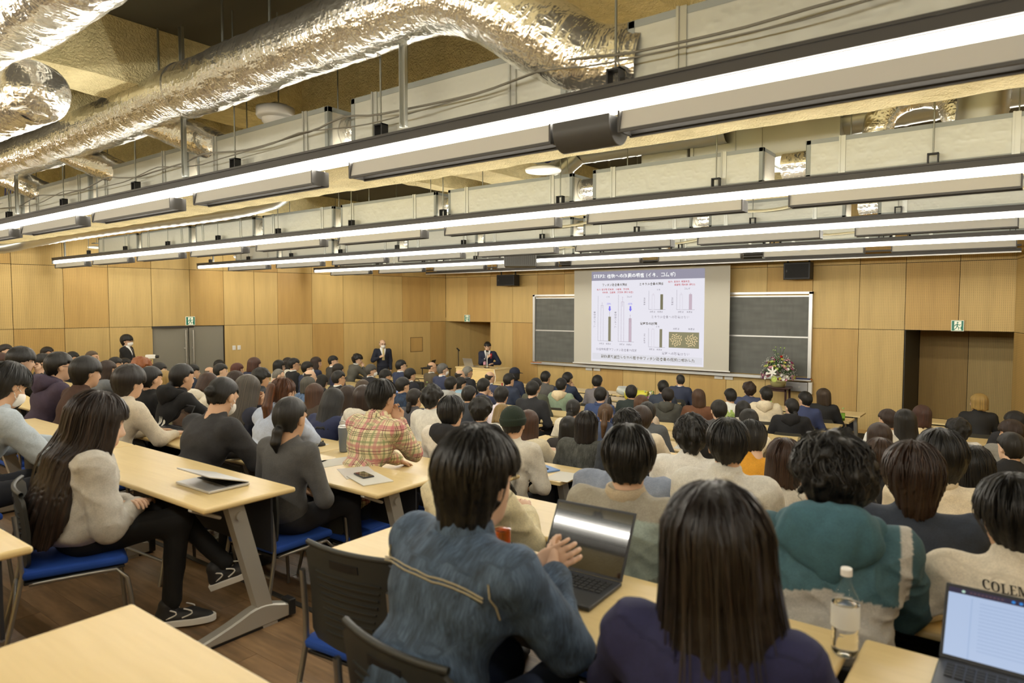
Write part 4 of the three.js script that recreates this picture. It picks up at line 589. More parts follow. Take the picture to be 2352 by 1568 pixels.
function hairGeo(style, lod, variant, shear = 0) {
  const key = style + lod + variant + '|' + shear; if (hairCache[key]) return hairCache[key];
  const s = HAIR[style], o = s.off, sd = variant * 7.3;
  const skull = [ell([0, 0.032, 0.012], [0.074 + o, 0.086 + o, 0.093 + o * 1.05])]; if (!s.fall && !s.top) skull.push(cap([0, -0.01, 0.04], [0, s.nape - 0.01, 0.05], 0.068 + o * 0.4, 0.05 + o * 0.3, 0.03)); const cap0 = field(skull);
  const extra = [];
  if (s.tail === 1) extra.push(cap([0, 0.03, 0.105], [0, 0.02, 0.13], 0.018, 0.022), cap([0, 0.02, 0.13], [0.005, -0.08, 0.14], 0.026, 0.032), cap([0.005, -0.08, 0.14], [0.01, -0.2, 0.115], 0.032, 0.006));
  if (s.tail === 2) extra.push(cap([-0.01, -0.02, 0.11], [-0.02, -0.04, 0.14], 0.022, 0.03), cap([-0.02, -0.04, 0.14], [-0.03, -0.12, 0.14], 0.042, 0.036), cap([-0.03, -0.12, 0.14], [-0.02, -0.17, 0.13], 0.034, 0.008));
  if (s.tail === 3) extra.push(cap([0, 0.04, 0.105], [0, 0.05, 0.135], 0.02, 0.024), cap([0, 0.05, 0.135], [0, -0.1, 0.155], 0.032, 0.036), cap([0, -0.1, 0.155], [-0.01, -0.3, 0.13], 0.036, 0.008));
  if (s.tail === 4) extra.push(cap([0.0, -0.05, 0.09], [0.0, -0.07, 0.115], 0.02, 0.022), cap([0.0, -0.07, 0.115], [0, -0.13, 0.125], 0.03, 0.028), cap([0, -0.13, 0.125], [0.0, -0.185, 0.11], 0.026, 0.006));
  if (s.bun) extra.push(ell([0.0, 0.005, 0.125], [0.036, 0.034, 0.03]));
  const ex = extra.length ? field(extra, 0.015) : null;
  const f = (x, y, z) => {
    if (s.len && y < -0.07) z -= shear * (-0.07 - y) + (s.push ?? 0) * smooth(-0.07, -0.16, y) * (z > -0.05 ? 1 : 0);
    const az = Math.atan2(x, z - 0.015);
    let d = cap0(x, y, z);
    if (s.fall && y < 0.034) {                         // straight curtain hanging from the widest part of the skull
      const k = smooth(0.03, -0.12, y), w = 0.074 + o + (s.len ? 0.012 * k + s.len * 0.09 * smooth(-0.08, -0.4, y) : 0.004 * k - 0.006 * smooth(-0.08, -0.13, y));
      const rz = 0.093 + o * 1.05 + (s.len ? -0.016 * smooth(-0.02, -0.16, y) + 0.03 * smooth(-0.2, -0.4, y) : -0.004 * k), q = Math.hypot(x / w, (z - 0.012) / rz);
      let c = (q - 1) * 0.09;
      if (s.len && y < -0.08) c = Math.max(c, -(Math.hypot(x / (w - 0.03), (z + 0.02) / (rz - 0.0)) - 1) * 0.08);   // hollow towards the neck
      d = Math.min(d, c);
    }
    // strands: ridges that run down from the crown
    const fr = lod === 0 ? 1 : 0.6, wig = noise3(az * 3 + sd, y * 9, sd) * 0.5;
    let n = noise3((az + wig * 0.16) * 13 * fr + sd, y * 5, 3 + sd) * 0.6 + (lod === 0 ? noise3((az + wig * 0.2) * 34, y * 7, 9 + sd) * 0.35 : 0);
    if (style === 'wavy') n += noise3(x * 34 + sd, y * 34, z * 34) * 0.9; else if (s.tail === 2 && z > 0.1) n += noise3(x * 50, y * 50, z * 50) * 2;
    const tip = s.fall ? 1 : smooth(0.02, -0.06, y);
    d += s.amp * n + (style === 'mop' || style === 'short' || style === 'mullet' ? s.amp * 0.6 * noise3(az * 7 + sd, 1, sd) * tip : 0);
    // hairline: cut away face, ears and neck
    const jag = 0.011 * noise3(az * 9 + sd, 4, sd) + 0.009 * noise3(az * 23 + sd, 8, sd);
    const front = smooth(0.035, -0.02, z), bot = lerp(s.nape, s.side, smooth(0.045, -0.01, z)) + jag;
    if (!s.fall && y < -0.035 && z < 0.02) d = Math.max(d, 0.02 - z + (y + 0.035) * 0.5);
    if (!s.fall) d += o * 0.45 * smooth(bot + 0.055, bot - 0.005, y) * smooth(-0.08, -0.03, z);   // thins out towards the hairline
    d = Math.max(d, bot - y);
    if (s.fall) { const faceX = 0.062 - (y < -0.05 ? 0.0 : 0); if (z < -0.02) d = Math.max(d, -Math.max(Math.abs(x) - faceX, y - s.fringe - jag, z + 0.02)); if (z < -0.07 && y < s.fringe) d = Math.max(d, 0.02); }
    else { const fl = s.fringe + jag * 1.4; if (z < 0) d = Math.max(d, Math.min(-(y - fl) * 1.0, 0.03) * (front > 0 ? 1 : 0) - (z > -0.02 ? 0.03 * (1 + z / 0.02) : 0)); const ear = Math.hypot((y + 0.012) * 0.9, z - 0.012) - (style === 'mop' || style === 'wavy' || style === 'mullet' ? 0.016 : 0.028); if (Math.abs(x) > 0.05) d = Math.max(d, -ear); }
    if (s.top && ((y > s.top && z < 0.085) || z < 0.0)) d = Math.max(d, 0.02);
    if (ex) d = smin(d, ex(x, y, z) + 0.003 * noise3(x * 60, y * 10, z * 60), 0.008);
    return d;
  };
  const low = Math.min(s.nape, s.side, s.tail === 3 ? -0.32 : s.tail ? -0.22 : 0) - 0.03;
  const g = sdfMesh(f, [[s.len ? -0.2 : -0.16, low, -0.15], [s.len ? 0.2 : 0.16, 0.17, s.tail || s.bun ? 0.21 : s.len ? 0.36 : 0.17]], [0.0053, 0.008, 0.0115, 0.0155][lod] * (s.len ? 1.2 : 1));
  const p = g.attributes.position, uv = new Float32Array(p.count * 2); for (let i = 0; i < p.count; i++) { const az = Math.atan2(p.getX(i), p.getZ(i) - 0.015); uv[2 * i] = Math.abs(az) * 1.6; uv[2 * i + 1] = p.getY(i) * 3; }
  g.setAttribute('uv', new THREE.BufferAttribute(uv, 2)); return (hairCache[key] = g);
}
const strandTex = dataTex(512, 64, (u, v) => { const n = 0.8 + 0.17 * pnoise(u * 130, v * 2, 130, 2, 80) + 0.25 * pnoise(u * 44, v * 2, 44, 2, 81) + 0.12 * pnoise(u * 256, v * 4, 256, 4, 82); return [n, n, n]; });
const strandBump = dataTex(512, 64, (u, v) => 0.5 + 0.3 * pnoise(u * 130, v * 2, 130, 2, 80) + 0.25 * pnoise(u * 256, v * 3, 256, 3, 83), false);
function strandGeo(style, sd, shear = 0, lod = 0) {                        // loose strands combed over the shell
  const s = HAIR[style], o = s.off + 0.0005, list = []; reseed(700 + sd);
  const n = lod ? 150 : s.fall ? 240 : 300;
  for (let i = 0; i < n; i++) {
    const az = rr(-Math.PI, Math.PI), front = Math.cos(az) < -0.35, pts = [], a0 = rr(0.15, 0.9), wob = rr(-0.25, 0.25), lift = rr(-0.002, 0.005), curl = style === 'wavy' ? rr(0.004, 0.012) : 0.0015, ph = rr(0, 6);
    const end = front ? s.fringe + 0.01 : lerp(s.nape, s.side, smooth(0.3, -0.5, Math.cos(az))) + rr(-0.004, 0.03), len = rr(0.35, 1.0);
    for (let k = 0; k <= 9; k++) {
      const f = k / 9, a = a0 + f * len * 2.1, z2 = az + wob * f; let x, y, z; const R = [0.074 + o + lift, 0.086 + o + lift, 0.093 + o * 1.05 + lift];
      if (a < Math.PI / 2) { x = R[0] * Math.sin(a) * Math.sin(z2); y = 0.032 + R[1] * Math.cos(a); z = 0.012 + R[2] * Math.sin(a) * Math.cos(z2); }
      else { const dn = (a - Math.PI / 2) * (s.len ? 0.34 : s.fall ? 0.16 : 0.085); y = 0.032 - dn; const k2 = s.fall ? 1 : Math.sqrt(Math.max(0.25, 1 - (dn / R[1]) ** 2)); const w = s.len ? smooth(0.03, -0.12, y) * 0.012 + s.len * 0.09 * smooth(-0.08, -0.4, y) : 0; x = (R[0] * k2 + w) * Math.sin(z2); z = 0.012 + (R[2] * k2) * Math.cos(z2) + (s.len && y < -0.07 ? shear * (-0.07 - y) + (s.push ?? 0) * smooth(-0.07, -0.16, y) : 0); }
      if (y < end && k > 2) break; x += curl * Math.sin(ph + k * 1.3); z += curl * Math.cos(ph + k * 1.1); pts.push(V(x, y, z));
    }
    if (pts.length < 4 || (s.fall && front && pts[pts.length - 1].y < 0.02)) continue;
    const g = new THREE.TubeGeometry(new THREE.CatmullRomCurve3(pts), 9, rr(0.0012, 0.0028), 3, false), p = g.attributes.position, c = new THREE.CatmullRomCurve3(pts);
    for (let q = 0; q < p.count; q++) { const f = Math.floor(q / 4) / 9, m = c.getPoint(Math.min(1, f)), t = Math.min(1, 3 * f) * (1 - 0.85 * Math.max(0, f - 0.5) * 2) + 0.1; p.setXYZ(q, m.x + (p.getX(q) - m.x) * t, m.y + (p.getY(q) - m.y) * t, m.z + (p.getZ(q) - m.z) * t); }
    const uv = g.attributes.uv; for (let q = 0; q < uv.count; q++) uv.setXY(q, az * 1.6 + uv.getY(q) * 0.02, uv.getX(q) * 0.3); g.computeVertexNormals(); list.push(g);
  }
  return merge(list);
}
const hairMats = {};
const hairMat = (c) => (hairMats[c] ??= phys(c, 0.42, { map: strandTex, bumpMap: strandBump, bumpScale: 0.0022, sheen: 0.15, sheenRoughness: 0.4, sheenColor: new THREE.Color(c) }));
const skinMat = phys(0xffffff, 0.55, { vertexColors: true, specularIntensity: 0.5 });
const weaveBump = dataTex(128, 128, (u, v) => 0.5 + 0.25 * Math.sin(u * 2 * Math.PI * 32) * Math.sin(v * 2 * Math.PI * 32) + 0.25 * pnoise(u * 40, v * 40, 40, 40, 90), false);
const heatherTex = dataTex(256, 256, (u, v) => { const n = 0.95 + 0.05 * pnoise(u * 90, v * 120, 90, 120, 91) + 0.03 * pnoise(u * 14, v * 14, 14, 14, 92); return [n, n, n]; });
const denimTex = dataTex(256, 256, (u, v) => { const n = 0.8 + 0.17 * pnoise(u * 128, v * 18, 128, 18, 93) + 0.1 * pnoise(u * 30, v * 5, 30, 5, 94) + 0.16 * pnoise(u * 6, v * 4, 6, 4, 95); return [n * 0.96, n, n]; });
const plaidTex = canvasTex(256, 256, (g) => {
  g.fillStyle = '#e3d6ae'; g.fillRect(0, 0, 256, 256); const st = [[0, 26, '#c8737f'], [30, 8, '#7d1f3a'], [60, 5, '#3f4a2c'], [72, 5, '#3f4a2c'], [84, 5, '#3f4a2c'], [118, 16, '#8e9a6c'], [150, 22, '#c98a86'], [190, 6, '#5a2a35'], [214, 5, '#4a5434']];
  for (const [p, w, c] of st) { g.globalAlpha = 0.62; g.fillStyle = c; g.fillRect(p, 0, w, 256); g.fillRect(0, p, 256, w); } });
plaidTex.wrapS = plaidTex.wrapT = THREE.RepeatWrapping;
const clothMats = {};
function clothMat(c0, kind) {
  const c = new THREE.Color(c0); if (c.r + c.g + c.b > 1.1) c.multiplyScalar(1.16); c.r = Math.min(c.r, 0.86); c.g = Math.min(c.g, 0.86); c.b = Math.min(c.b, 0.86);
  return (clothMats[c0 + kind] ??= kind === 'suit' ? phys(c, 0.8, { bumpMap: rep(weaveBump, 16), bumpScale: 0.0006, sheen: 0.2, sheenRoughness: 0.6 }) : kind === 'denim' ? phys(c, 0.85, { map: rep(denimTex, 5), bumpMap: rep(weaveBump, 12), bumpScale: 0.0004 }) : kind === 'plaid' ? phys(0xffffff, 0.85, { map: rep(plaidTex, 4.4), bumpMap: rep(weaveBump, 14), bumpScale: 0.0006 }) : kind === 'paint' ? phys(0xffffff, 0.88, { vertexColors: true, map: rep(heatherTex, 3), bumpMap: rep(weaveBump, 12), bumpScale: 0.0004 }) : phys(c, 0.9, { map: rep(heatherTex, 3), bumpMap: rep(weaveBump, 12), bumpScale: 0.0004, sheen: 0.25, sheenRoughness: 0.7 }));
}
// hands: wrist at the origin, fingers towards -z, palm down; side +1 puts the thumb at +x
const handCache = {};
function handGeo(side, curl, lod) {
  const key = side + '|' + curl + '|' + lod; if (handCache[key]) return handCache[key];
  const pr = [cap([0, 0, 0.06], [0, 0, -0.01], 0.026, 0.025, 0.02), ell([0, 0, -0.055], [0.04, 0.016, 0.05], 0.02)], th = side;
  [[-0.031, 0.055, 0.0075], [-0.011, 0.072, 0.0085], [0.01, 0.078, 0.0088], [0.03, 0.07, 0.0085]].forEach(([x, L, r]) => { x *= side; let a = [x, 0.002, -0.088], ang = curl * 0.5; const seg = [0.45, 0.32, 0.23]; for (let i = 0; i < 3; i++) { const l = L * seg[i], b = [a[0] * 1.01, a[1] - Math.sin(ang) * l, a[2] - Math.cos(ang) * l]; pr.push(cap(a, b, r * (1 - i * 0.06), r * (0.94 - i * 0.06), i ? 0.004 : 0.006)); a = b; ang += curl * 0.85; } });
  pr.push(cap([th * 0.03, -0.004, -0.02], [th * 0.052, -0.012, -0.055], 0.013, 0.0105, 0.012), cap([th * 0.052, -0.012, -0.055], [th * (0.05 - curl * 0.012), -0.016 - curl * 0.01, -0.086], 0.0105, 0.0085, 0.005));
  return (handCache[key] = sdfMesh(field(pr, 0.01), primBounds(pr, 0.012), [0.0055, 0.0085, 0.0145, 0.02][lod]));
}
const X3 = (a, b, t) => [lerp(a[0], b[0], t), lerp(a[1], b[1], t), lerp(a[2], b[2], t)];
const dist3 = (a, b) => Math.hypot(a[0] - b[0], a[1] - b[1], a[2] - b[2]);
function elbowOf(sh, wr, la, lb, pole) {               // two-bone arm
  const d = V(wr[0] - sh[0], wr[1] - sh[1], wr[2] - sh[2]); let L = d.length(); const mx = (la + lb) * 0.985; if (L > mx) { d.multiplyScalar(mx / L); L = mx; wr[0] = sh[0] + d.x; wr[1] = sh[1] + d.y; wr[2] = sh[2] + d.z; }
  d.normalize(); const c = (la * la + L * L - lb * lb) / (2 * L), h = Math.sqrt(Math.max(0, la * la - c * c)); const p = V(...pole).addScaledVector(d, -V(...pole).dot(d)).normalize(); return [sh[0] + d.x * c + p.x * h, sh[1] + d.y * c + p.y * h, sh[2] + d.z * c + p.z * h];
}
function colored(g, c) { return paint(g, () => c); }
function mergeSkin(list) { return mergeGeometries(list.map((g) => { const q = g.toNonIndexed(); for (const k of Object.keys(q.attributes)) if (!['position', 'normal', 'color'].includes(k)) q.deleteAttribute(k); return q; })); }
const SCREEN = [-7.5, -15.4];
let personCount = 0;
/* o: row, x, hy (head centre above the floor of the room), z (head), pose, hair, hairC, top, topC, who, plus options */
function person(o) {
  personCount++; reseed(1000 + personCount * 17);
  const stand = !!o.stand, fl = o.floor ?? ROW_FLOOR[o.row], hz = o.z ?? ROW_Z[o.row] + 0.17;
  const depth = Math.hypot(o.x, hz), lod = o.lod ?? (depth < 4.05 ? 0 : depth < 6.2 ? 1 : depth < 9.5 ? 2 : 3);
  const toScreen = Math.atan2(-(SCREEN[0] - o.x), -(SCREEN[1] - hz)), headTurn = o.face !== undefined ? o.face * D2R : toScreen + rr(-0.1, 0.1) + (o.turn ?? 0) * D2R, bodyTurn = (o.body !== undefined ? o.body * D2R : clamp(headTurn, -0.6, 0.6) * 0.35);
  const pose = o.pose ?? 't', lean = (o.lean ?? { t: 17, l: 6, c: 22, x: 4, f: 19, b: 38, d: 26, s: 0 }[pose] ?? 10) * D2R, nod = (o.nod ?? { b: 32, d: 24, t: 6, c: 8, f: 8 }[pose] ?? 2) * D2R, wide = o.wide ?? 1, sc = o.scale ?? 1;
  const hipY = stand ? 0.93 : 0.55, hu = [0, Math.cos(lean), -Math.sin(lean)];
  const neckUp = V(0, Math.cos(lean * 0.6 + nod * 0.3), -Math.sin(lean * 0.6 + nod * 0.3) - 0.12), hd = 0.14;
  const H = o.hy - fl, spine = clamp((H - hipY - neckUp.y * hd) / hu[1], 0.36, 0.6), short = H - (hipY + spine * hu[1] + neckUp.y * hd);
  const headL = [0, hipY + spine * hu[1] + neckUp.y * hd + short, spine * hu[2] + neckUp.z * hd];
  // group on the floor under the hips
  const cb = Math.cos(bodyTurn), sb = Math.sin(bodyTurn), gx = o.x - headL[2] * sb, gz = hz - headL[2] * cb;
  const label = 'person in ' + o.who, t = thing('person', label, 'person', [gx, fl, gz], bodyTurn, undefined);
  const up = (d, x = 0, back = 0) => [x, hipY + short + hu[1] * d + back * -hu[2] * 0 + 0, hu[2] * d + back];
  const S = spine, wst = up(S * 0.33, 0, 0.02), chs = up(S * 0.68, 0, 0.0), shC = up(S * 0.9), nk = up(S), hip = [0, hipY + short, 0];
  const sw = 0.172 * wide, shL = [-sw, shC[1] - 0.005, shC[2]], shR = [sw, shC[1] - 0.005, shC[2]];
  // local position of the table edge
  const edge = stand ? -0.5 : (ROW_Z[o.row] - gz) / Math.max(0.6, cb), tt = stand ? 1 : 0.735;
  const chin = [headL[0], headL[1] - 0.115, headL[2] - 0.085];
  const hands = o.hands ?? { t: ['t', 't'], l: ['l', 'l'], c: ['t', 'c'], x: ['x', 'x'], f: ['f', 'f'], b: ['t', 't'], d: ['t', 't'], s: ['h', 'h'] }[pose];
  const wrists = [-1, 1].map((s, i) => { const h = hands[i], j = rr(-0.03, 0.03); if (Array.isArray(h)) return h.slice(); return { t: [s * 0.13 + j, tt + 0.03, Math.min(edge - 0.12 + j, shC[2] - 0.22)], l: [s * 0.09, 0.63, -0.24], c: [s * 0.035 + 0.02, chin[1] - 0.06, chin[2] - 0.03], x: [s * -0.1, hipY + S * 0.4, -0.2 + (i ? 0.02 : -0.02) + chs[2] * 0.5], f: [s * 0.028, chin[1] - 0.03, chin[2] - 0.06], h: [s * (sw + 0.04), hipY - 0.12, 0.0] }[h]; });
  const la = 0.285, lb = 0.25, arms = [shL, shR].map((sh, i) => { const s = i ? 1 : -1, w = wrists[i], h = hands[i]; const el = elbowOf(sh, w, la, lb, h === 'h' ? [s * 0.4, 0, 1] : [s * 0.8, -1, 0.25]); if (!stand && el[1] < tt + 0.03 && el[2] < edge) el[1] = tt + 0.03; return { sh, el, w, s, h }; });
  // legs
  const legs = stand ? [-1, 1].map((s) => ({ hip: [s * 0.09, hipY - 0.03, 0], kn: [s * 0.1, 0.5, -0.01], an: [s * 0.105, 0.09, 0.02], s })) : o.legs ?? [-1, 1].map((s) => ({ hip: [s * 0.09, hipY - 0.02 + short, -0.02], kn: [s * 0.11, 0.545, -0.44], an: [s * 0.11, 0.1, -0.4 - rr(-0.05, 0.12)], s }));
  const skinI = o.skin ?? personCount % 3, sk = SKIN[skinI];
  // body: one continuous figure under the clothes, fine head and hands merged in
  const bodyPr = [ell([hip[0], hip[1] + 0.01, hip[2]], [0.15, 0.1, 0.1]), ell(wst, [0.13, 0.12, 0.09]), ell(chs, [0.14, 0.14, 0.095]), cap(shL, shR, 0.05), cap(nk, [headL[0], headL[1] - 0.06, headL[2] + 0.02], 0.052, 0.05)];
  for (const a of arms) bodyPr.push(cap(a.sh, a.el, 0.042, 0.036), cap(a.el, a.w, 0.036, 0.026)); for (const l of legs) bodyPr.push(cap(l.hip, l.kn, 0.068, 0.05), cap(l.kn, l.an, 0.048, 0.034));
  const bodyG = colored(sdfMesh(field(bodyPr, 0.04), primBounds(bodyPr), [0.03, 0.04, 0.055, 0.06][lod]), sk);
  const hq = new THREE.Quaternion().setFromEuler(new THREE.Euler(-nod, headTurn - bodyTurn, (o.roll ?? rr(-4, 4)) * D2R, 'YXZ')), hs = (o.big ?? 1) * sc * 1.06, hm = new THREE.Matrix4().compose(V(...headL), hq, V(hs, hs, hs));
  const list = [bodyG, headGeo(o.faceLod ?? lod, o.headW ?? 1, skinI, o.hairC === '#c9a45a' ? '#3a2a16' : '#17110c').clone().applyMatrix4(hm)];
  for (const a of arms) {
    const d = V(a.w[0] - a.el[0], a.w[1] - a.el[1], a.w[2] - a.el[2]).normalize(); let upv = a.h === 'c' || a.h === 'f' ? V(-a.s, 0.1, -0.3) : a.h === 'x' ? V(0, 0.5, -1) : a.h === 'h' ? V(a.s, 0, 0.1) : V(a.s * 0.15, 1, 0); if (o.palm && o.palm[a.s > 0 ? 1 : 0]) upv = V(...o.palm[a.s > 0 ? 1 : 0]);
    const z = d.clone().negate(), x = new THREE.Vector3().crossVectors(upv, z).normalize(), y = new THREE.Vector3().crossVectors(z, x); const m = new THREE.Matrix4().makeBasis(x, y, z).setPosition(...a.w);
    list.push(colored(handGeo(-a.s, a.h === 'c' || a.h === 'f' || a.h === 'x' ? 1.15 : a.h === 'h' ? 0.5 : 0.55, lod).clone(), sk).applyMatrix4(m));
  }
  mesh('body', mergeSkin(list), skinMat, t);
  // hair; long hair hangs down along the back however the head is tilted
  const hShear = o.hair && HAIR[o.hair].len ? Math.round((Math.tan(lean) + 0.1 - Math.tan(nod)) * 12) / 12 : 0;
  const headMat = (m) => { m.position.set(...headL); m.quaternion.copy(hq); m.scale.setScalar(hs); return m; };
  if (o.hair && o.hair !== 'none') headMat(mesh('hair', hairGeo(o.hair, lod, personCount % (lod === 0 ? 5 : 3), hShear), hairMat(o.hairC ?? '#1a1410'), t));
  if (lod <= 1 && o.hair && HAIR[o.hair].amp > 0.0035) headMat(mesh('hair_strands', strandGeo(o.hair, personCount, hShear, lod), hairMat(o.hairC ?? '#1a1410'), t));
  if (o.cap) headMat(mesh(o.cap === 'beanie' ? 'beanie' : 'cap', capGeo(o.cap, lod), clothMat(o.capC, 'knit'), t));
  if (o.mask) headMat(mesh('face_mask', maskGeo(), M.maskWhite, t));
  if (o.glasses) headMat(mesh('glasses', glassesGeo(), M.black, t));
  // top
  const kind = o.top ?? 'sweat', puff = { sweat: 0.026, hoodie: 0.032, suit: 0.024, shirt: 0.022, tee: 0.016, turtle: 0.014, knit: 0.022, denim: 0.03, plaid: 0.024, vest: 0.02 }[kind] ?? 0.022, fat = o.fat ?? 1;
  const topPr = [ell([hip[0], hip[1] + 0.03, hip[2] + 0.005], [0.155 * fat + puff * 0.6, 0.1, 0.115 * fat + puff * 0.5], 0.06), ell(wst, [0.138 * fat + puff, 0.14, 0.1 * fat + puff], 0.06), ell(chs, [0.15 * wide + puff, 0.16, 0.105 + puff], 0.05), cap([shL[0] * 0.92, shL[1], shL[2]], [shR[0] * 0.92, shR[1], shR[2]], 0.058 + puff * 0.5, 0.058 + puff * 0.5, 0.06), cap([nk[0], nk[1] - 0.02, nk[2]], [nk[0], nk[1] + 0.005, nk[2]], 0.062, 0.06, 0.06)];
  const sl = kind === 'tee' ? 0.55 : 1; for (const a of arms) { topPr.push(cap(a.sh, kind === 'tee' ? X3(a.sh, a.el, 0.8) : a.el, 0.05 + puff * 0.8, 0.042 + puff * 0.8, 0.04)); if (kind !== 'tee') topPr.push(cap(a.el, X3(a.el, a.w, 0.93), 0.04 + puff * 0.8, 0.031 + puff * 0.5, 0.03)); }
  if (kind === 'turtle') topPr.push(cap(nk, X3(nk, headL, 0.42), 0.06, 0.058, 0.012)); else if (kind !== 'suit') topPr.push(cap(X3(nk, headL, -0.05), X3(nk, headL, 0.14), 0.066, 0.064, 0.02)); else topPr.push(cap(X3(nk, headL, -0.05), X3(nk, headL, 0.2), 0.062, 0.06, 0.02));
  const tf = field(topPr, 0.04), wr = { sweat: 0.010, hoodie: 0.012, suit: 0.007, shirt: 0.010, knit: 0.008, turtle: 0.004, denim: 0.008, plaid: 0.010, tee: 0.008 }[kind] ?? 0.008, sdw = personCount * 3.1;
  const folds = lod >= 2 ? (x, y, z) => wr * 0.9 * noise3(x * 9 + sdw, y * 11, z * 9) : (x, y, z) => {   // soft lumps plus sharp slanting creases
    const w1 = noise3(x * 4 + sdw, y * 4, z * 4) * 1.3, c1 = 1 - Math.abs(noise3(x * 5 + w1, y * 13 + x * 7 + w1, z * 6 + sdw)), c2 = 1 - Math.abs(noise3(x * 9 - w1 + sdw, y * 19 - x * 11, z * 9 + 4));
    return wr * (0.7 * noise3(x * 6 + sdw, y * 6, z * 6) - 1.15 * c1 * c1 * c1 - 0.5 * c2 * c2 * c2 + 0.5);
  };
  const topG = sdfMesh((x, y, z) => tf(x, y, z) + folds(x, y, z), primBounds(topPr, 0.03), o.topCell ?? [0.011, 0.017, 0.026, 0.034][lod]); triUV(topG);
  if (o.paint) paint(topG, (x, y, z) => o.paint(x, y, z, { nk, hip, arms, chs, S }));
  const top = mesh({ suit: 'jacket', shirt: 'shirt', denim: 'denim_jacket', plaid: 'plaid_shirt', tee: 'shirt', turtle: 'turtleneck', hoodie: 'hoodie', knit: 'sweater', vest: 'vest' }[kind] ?? 'sweatshirt', topG, clothMat(o.topC, o.paint ? 'paint' : kind), t);
  if (kind === 'suit' && !o.noCollar) { const g = new THREE.TorusGeometry(0.059, 0.011, 6, 24); g.scale(1, 1, 2.2); g.rotateX(Math.PI / 2 - lean * 0.6 + 0.18); const c = mesh('shirt_collar', g, M.shirtWhite, t); const q = X3(nk, headL, 0.2); c.position.set(q[0], q[1], q[2] + 0.004); }
  if (kind === 'hoodie') { const hg = hoodGeo(lod, o.hood ?? 1), h = mesh('hood', hg, clothMat(o.hoodC ?? o.topC, 'hoodie'), t); h.position.set(nk[0], nk[1] + 0.01, nk[2] + 0.03); h.rotation.x = -lean * 0.7; }
  if (kind === 'shirt' || kind === 'denim' || kind === 'plaid') { const g = new THREE.TorusGeometry(0.07, 0.013, 6, 24); g.scale(1, 1, 2.4); g.rotateX(Math.PI / 2 - lean * 0.7 + 0.12); triUV(g); const c = mesh('collar', g, clothMat(o.collarC ?? o.topC, kind), t); const q = X3(nk, headL, 0.13); c.position.set(q[0], q[1], q[2] + 0.01); }
  // trousers, shoes
  const trPr = [ell([hip[0], hip[1] - 0.02, hip[2]], [0.165, 0.09, 0.12])]; for (const l of legs) trPr.push(cap(l.hip, l.kn, 0.088, 0.066), cap(l.kn, X3(l.kn, l.an, 0.96), 0.064, o.cuff ?? 0.052));
  const trf = field(trPr, 0.04); const trG = sdfMesh(lod < 1 ? (x, y, z) => trf(x, y, z) + 0.006 * noise3(x * 12, y * 14, z * 12) : trf, primBounds(trPr), [0.02, 0.036, 0.06, 0.07][lod]); triUV(trG); mesh('trousers', trG, clothMat(o.legC ?? ['#15151a', '#1b1e28', '#23242a', '#2b2a28'][personCount % 4], 'suit'), t);
  for (const l of legs) { const sh = mesh('shoe', shoeGeo(l.fancy ? 0.011 : lod < 2 ? 0.022 : 0.035), M.shoe, t); if (l.fancy) { mesh('sole', soleGeo(), M.maskWhite, sh); for (const g of stripeGeo()) mesh('stripe', g, M.maskWhite, sh); } sh.position.set(l.an[0], l.an[1] - 0.1 + (l.lift ?? 0), l.an[2]); if (l.rot) sh.rotation.set(...l.rot); }
  if (!stand && !o.noChair) chair(gx - sb * 0.0, fl, gz + (o.chairBack ?? 0.03), bodyTurn * 0.6 + (o.chairTurn ?? 0), 'chair under the person in ' + o.who, lod === 0 || !!o.nearChair);
  const surf = (x, y, sgn = 1, from = 0.5) => { let z = sgn * from; for (let i = 0; i < 120; i++) { const d = tf(x, y, z) + folds(x, y, z); if (d < 0.0015) return z; z -= sgn * Math.min(d * 0.7, 0.04) + sgn * 0.0004; if (z * sgn < -0.3) return NaN; } return z; };
  if (o.front) {                                       // open jacket: shirt and tie showing in a V
    const y1 = nk[1] + 0.03, y0 = hip[1] + 0.2, vee = (x, y, w) => Math.max(Math.abs(x) - w * clamp((y - y0) / (y1 - y0), 0, 1.2) - 0.004, y0 - y, y - y1 - 0.02);
    const bd = [[-0.14, y0 - 0.02, -0.32], [0.14, y1 + 0.06, -0.02]]; const fr = (off, m) => sdfMesh((x, y, z) => Math.max(tf(x, y, z) + folds(x, y, z) - off, -(tf(x, y, z) + 0.03), m(x, y), z + 0.02), bd, 0.008);
    mesh('shirt_front', fr(0.007, (x, y) => vee(x, y, 0.085)), M.shirtWhite, t); mesh('tie', fr(0.014, (x, y) => Math.max(Math.abs(x) - 0.022 - 0.02 * clamp((y1 - y) / 0.4, 0, 1), y0 - 0.01 - y, y - y1 + 0.01)), std(o.front, 0.6), t);
  }
  return { t, nk, hip, headL, arms, hq, top, lean, S, chs, hs, surf, gx, gz, fl, bodyTurn };
}
M.maskWhite = std(lin(0.78, 0.77, 0.74), 0.8); M.shirtWhite = std(lin(0.75, 0.75, 0.72), 0.7); M.shoe = std(lin(0.02, 0.02, 0.022), 0.6);
const shoeG = {}; const shoeGeo = (c) => (shoeG[c] ??= sdfMesh(((f) => (x, y, z) => Math.max(f(x, y, z), 0.006 - y))(field([cap([0, 0.04, 0.04], [0, 0.035, -0.1], 0.042, 0.04), cap([0, 0.035, -0.1], [0.0, 0.022, -0.17], 0.042, 0.032), cap([0, 0.05, 0.03], [0, 0.1, 0.02], 0.042, 0.045)], 0.02)), [[-0.07, -0.01, -0.23], [0.07, 0.16, 0.1]], c));
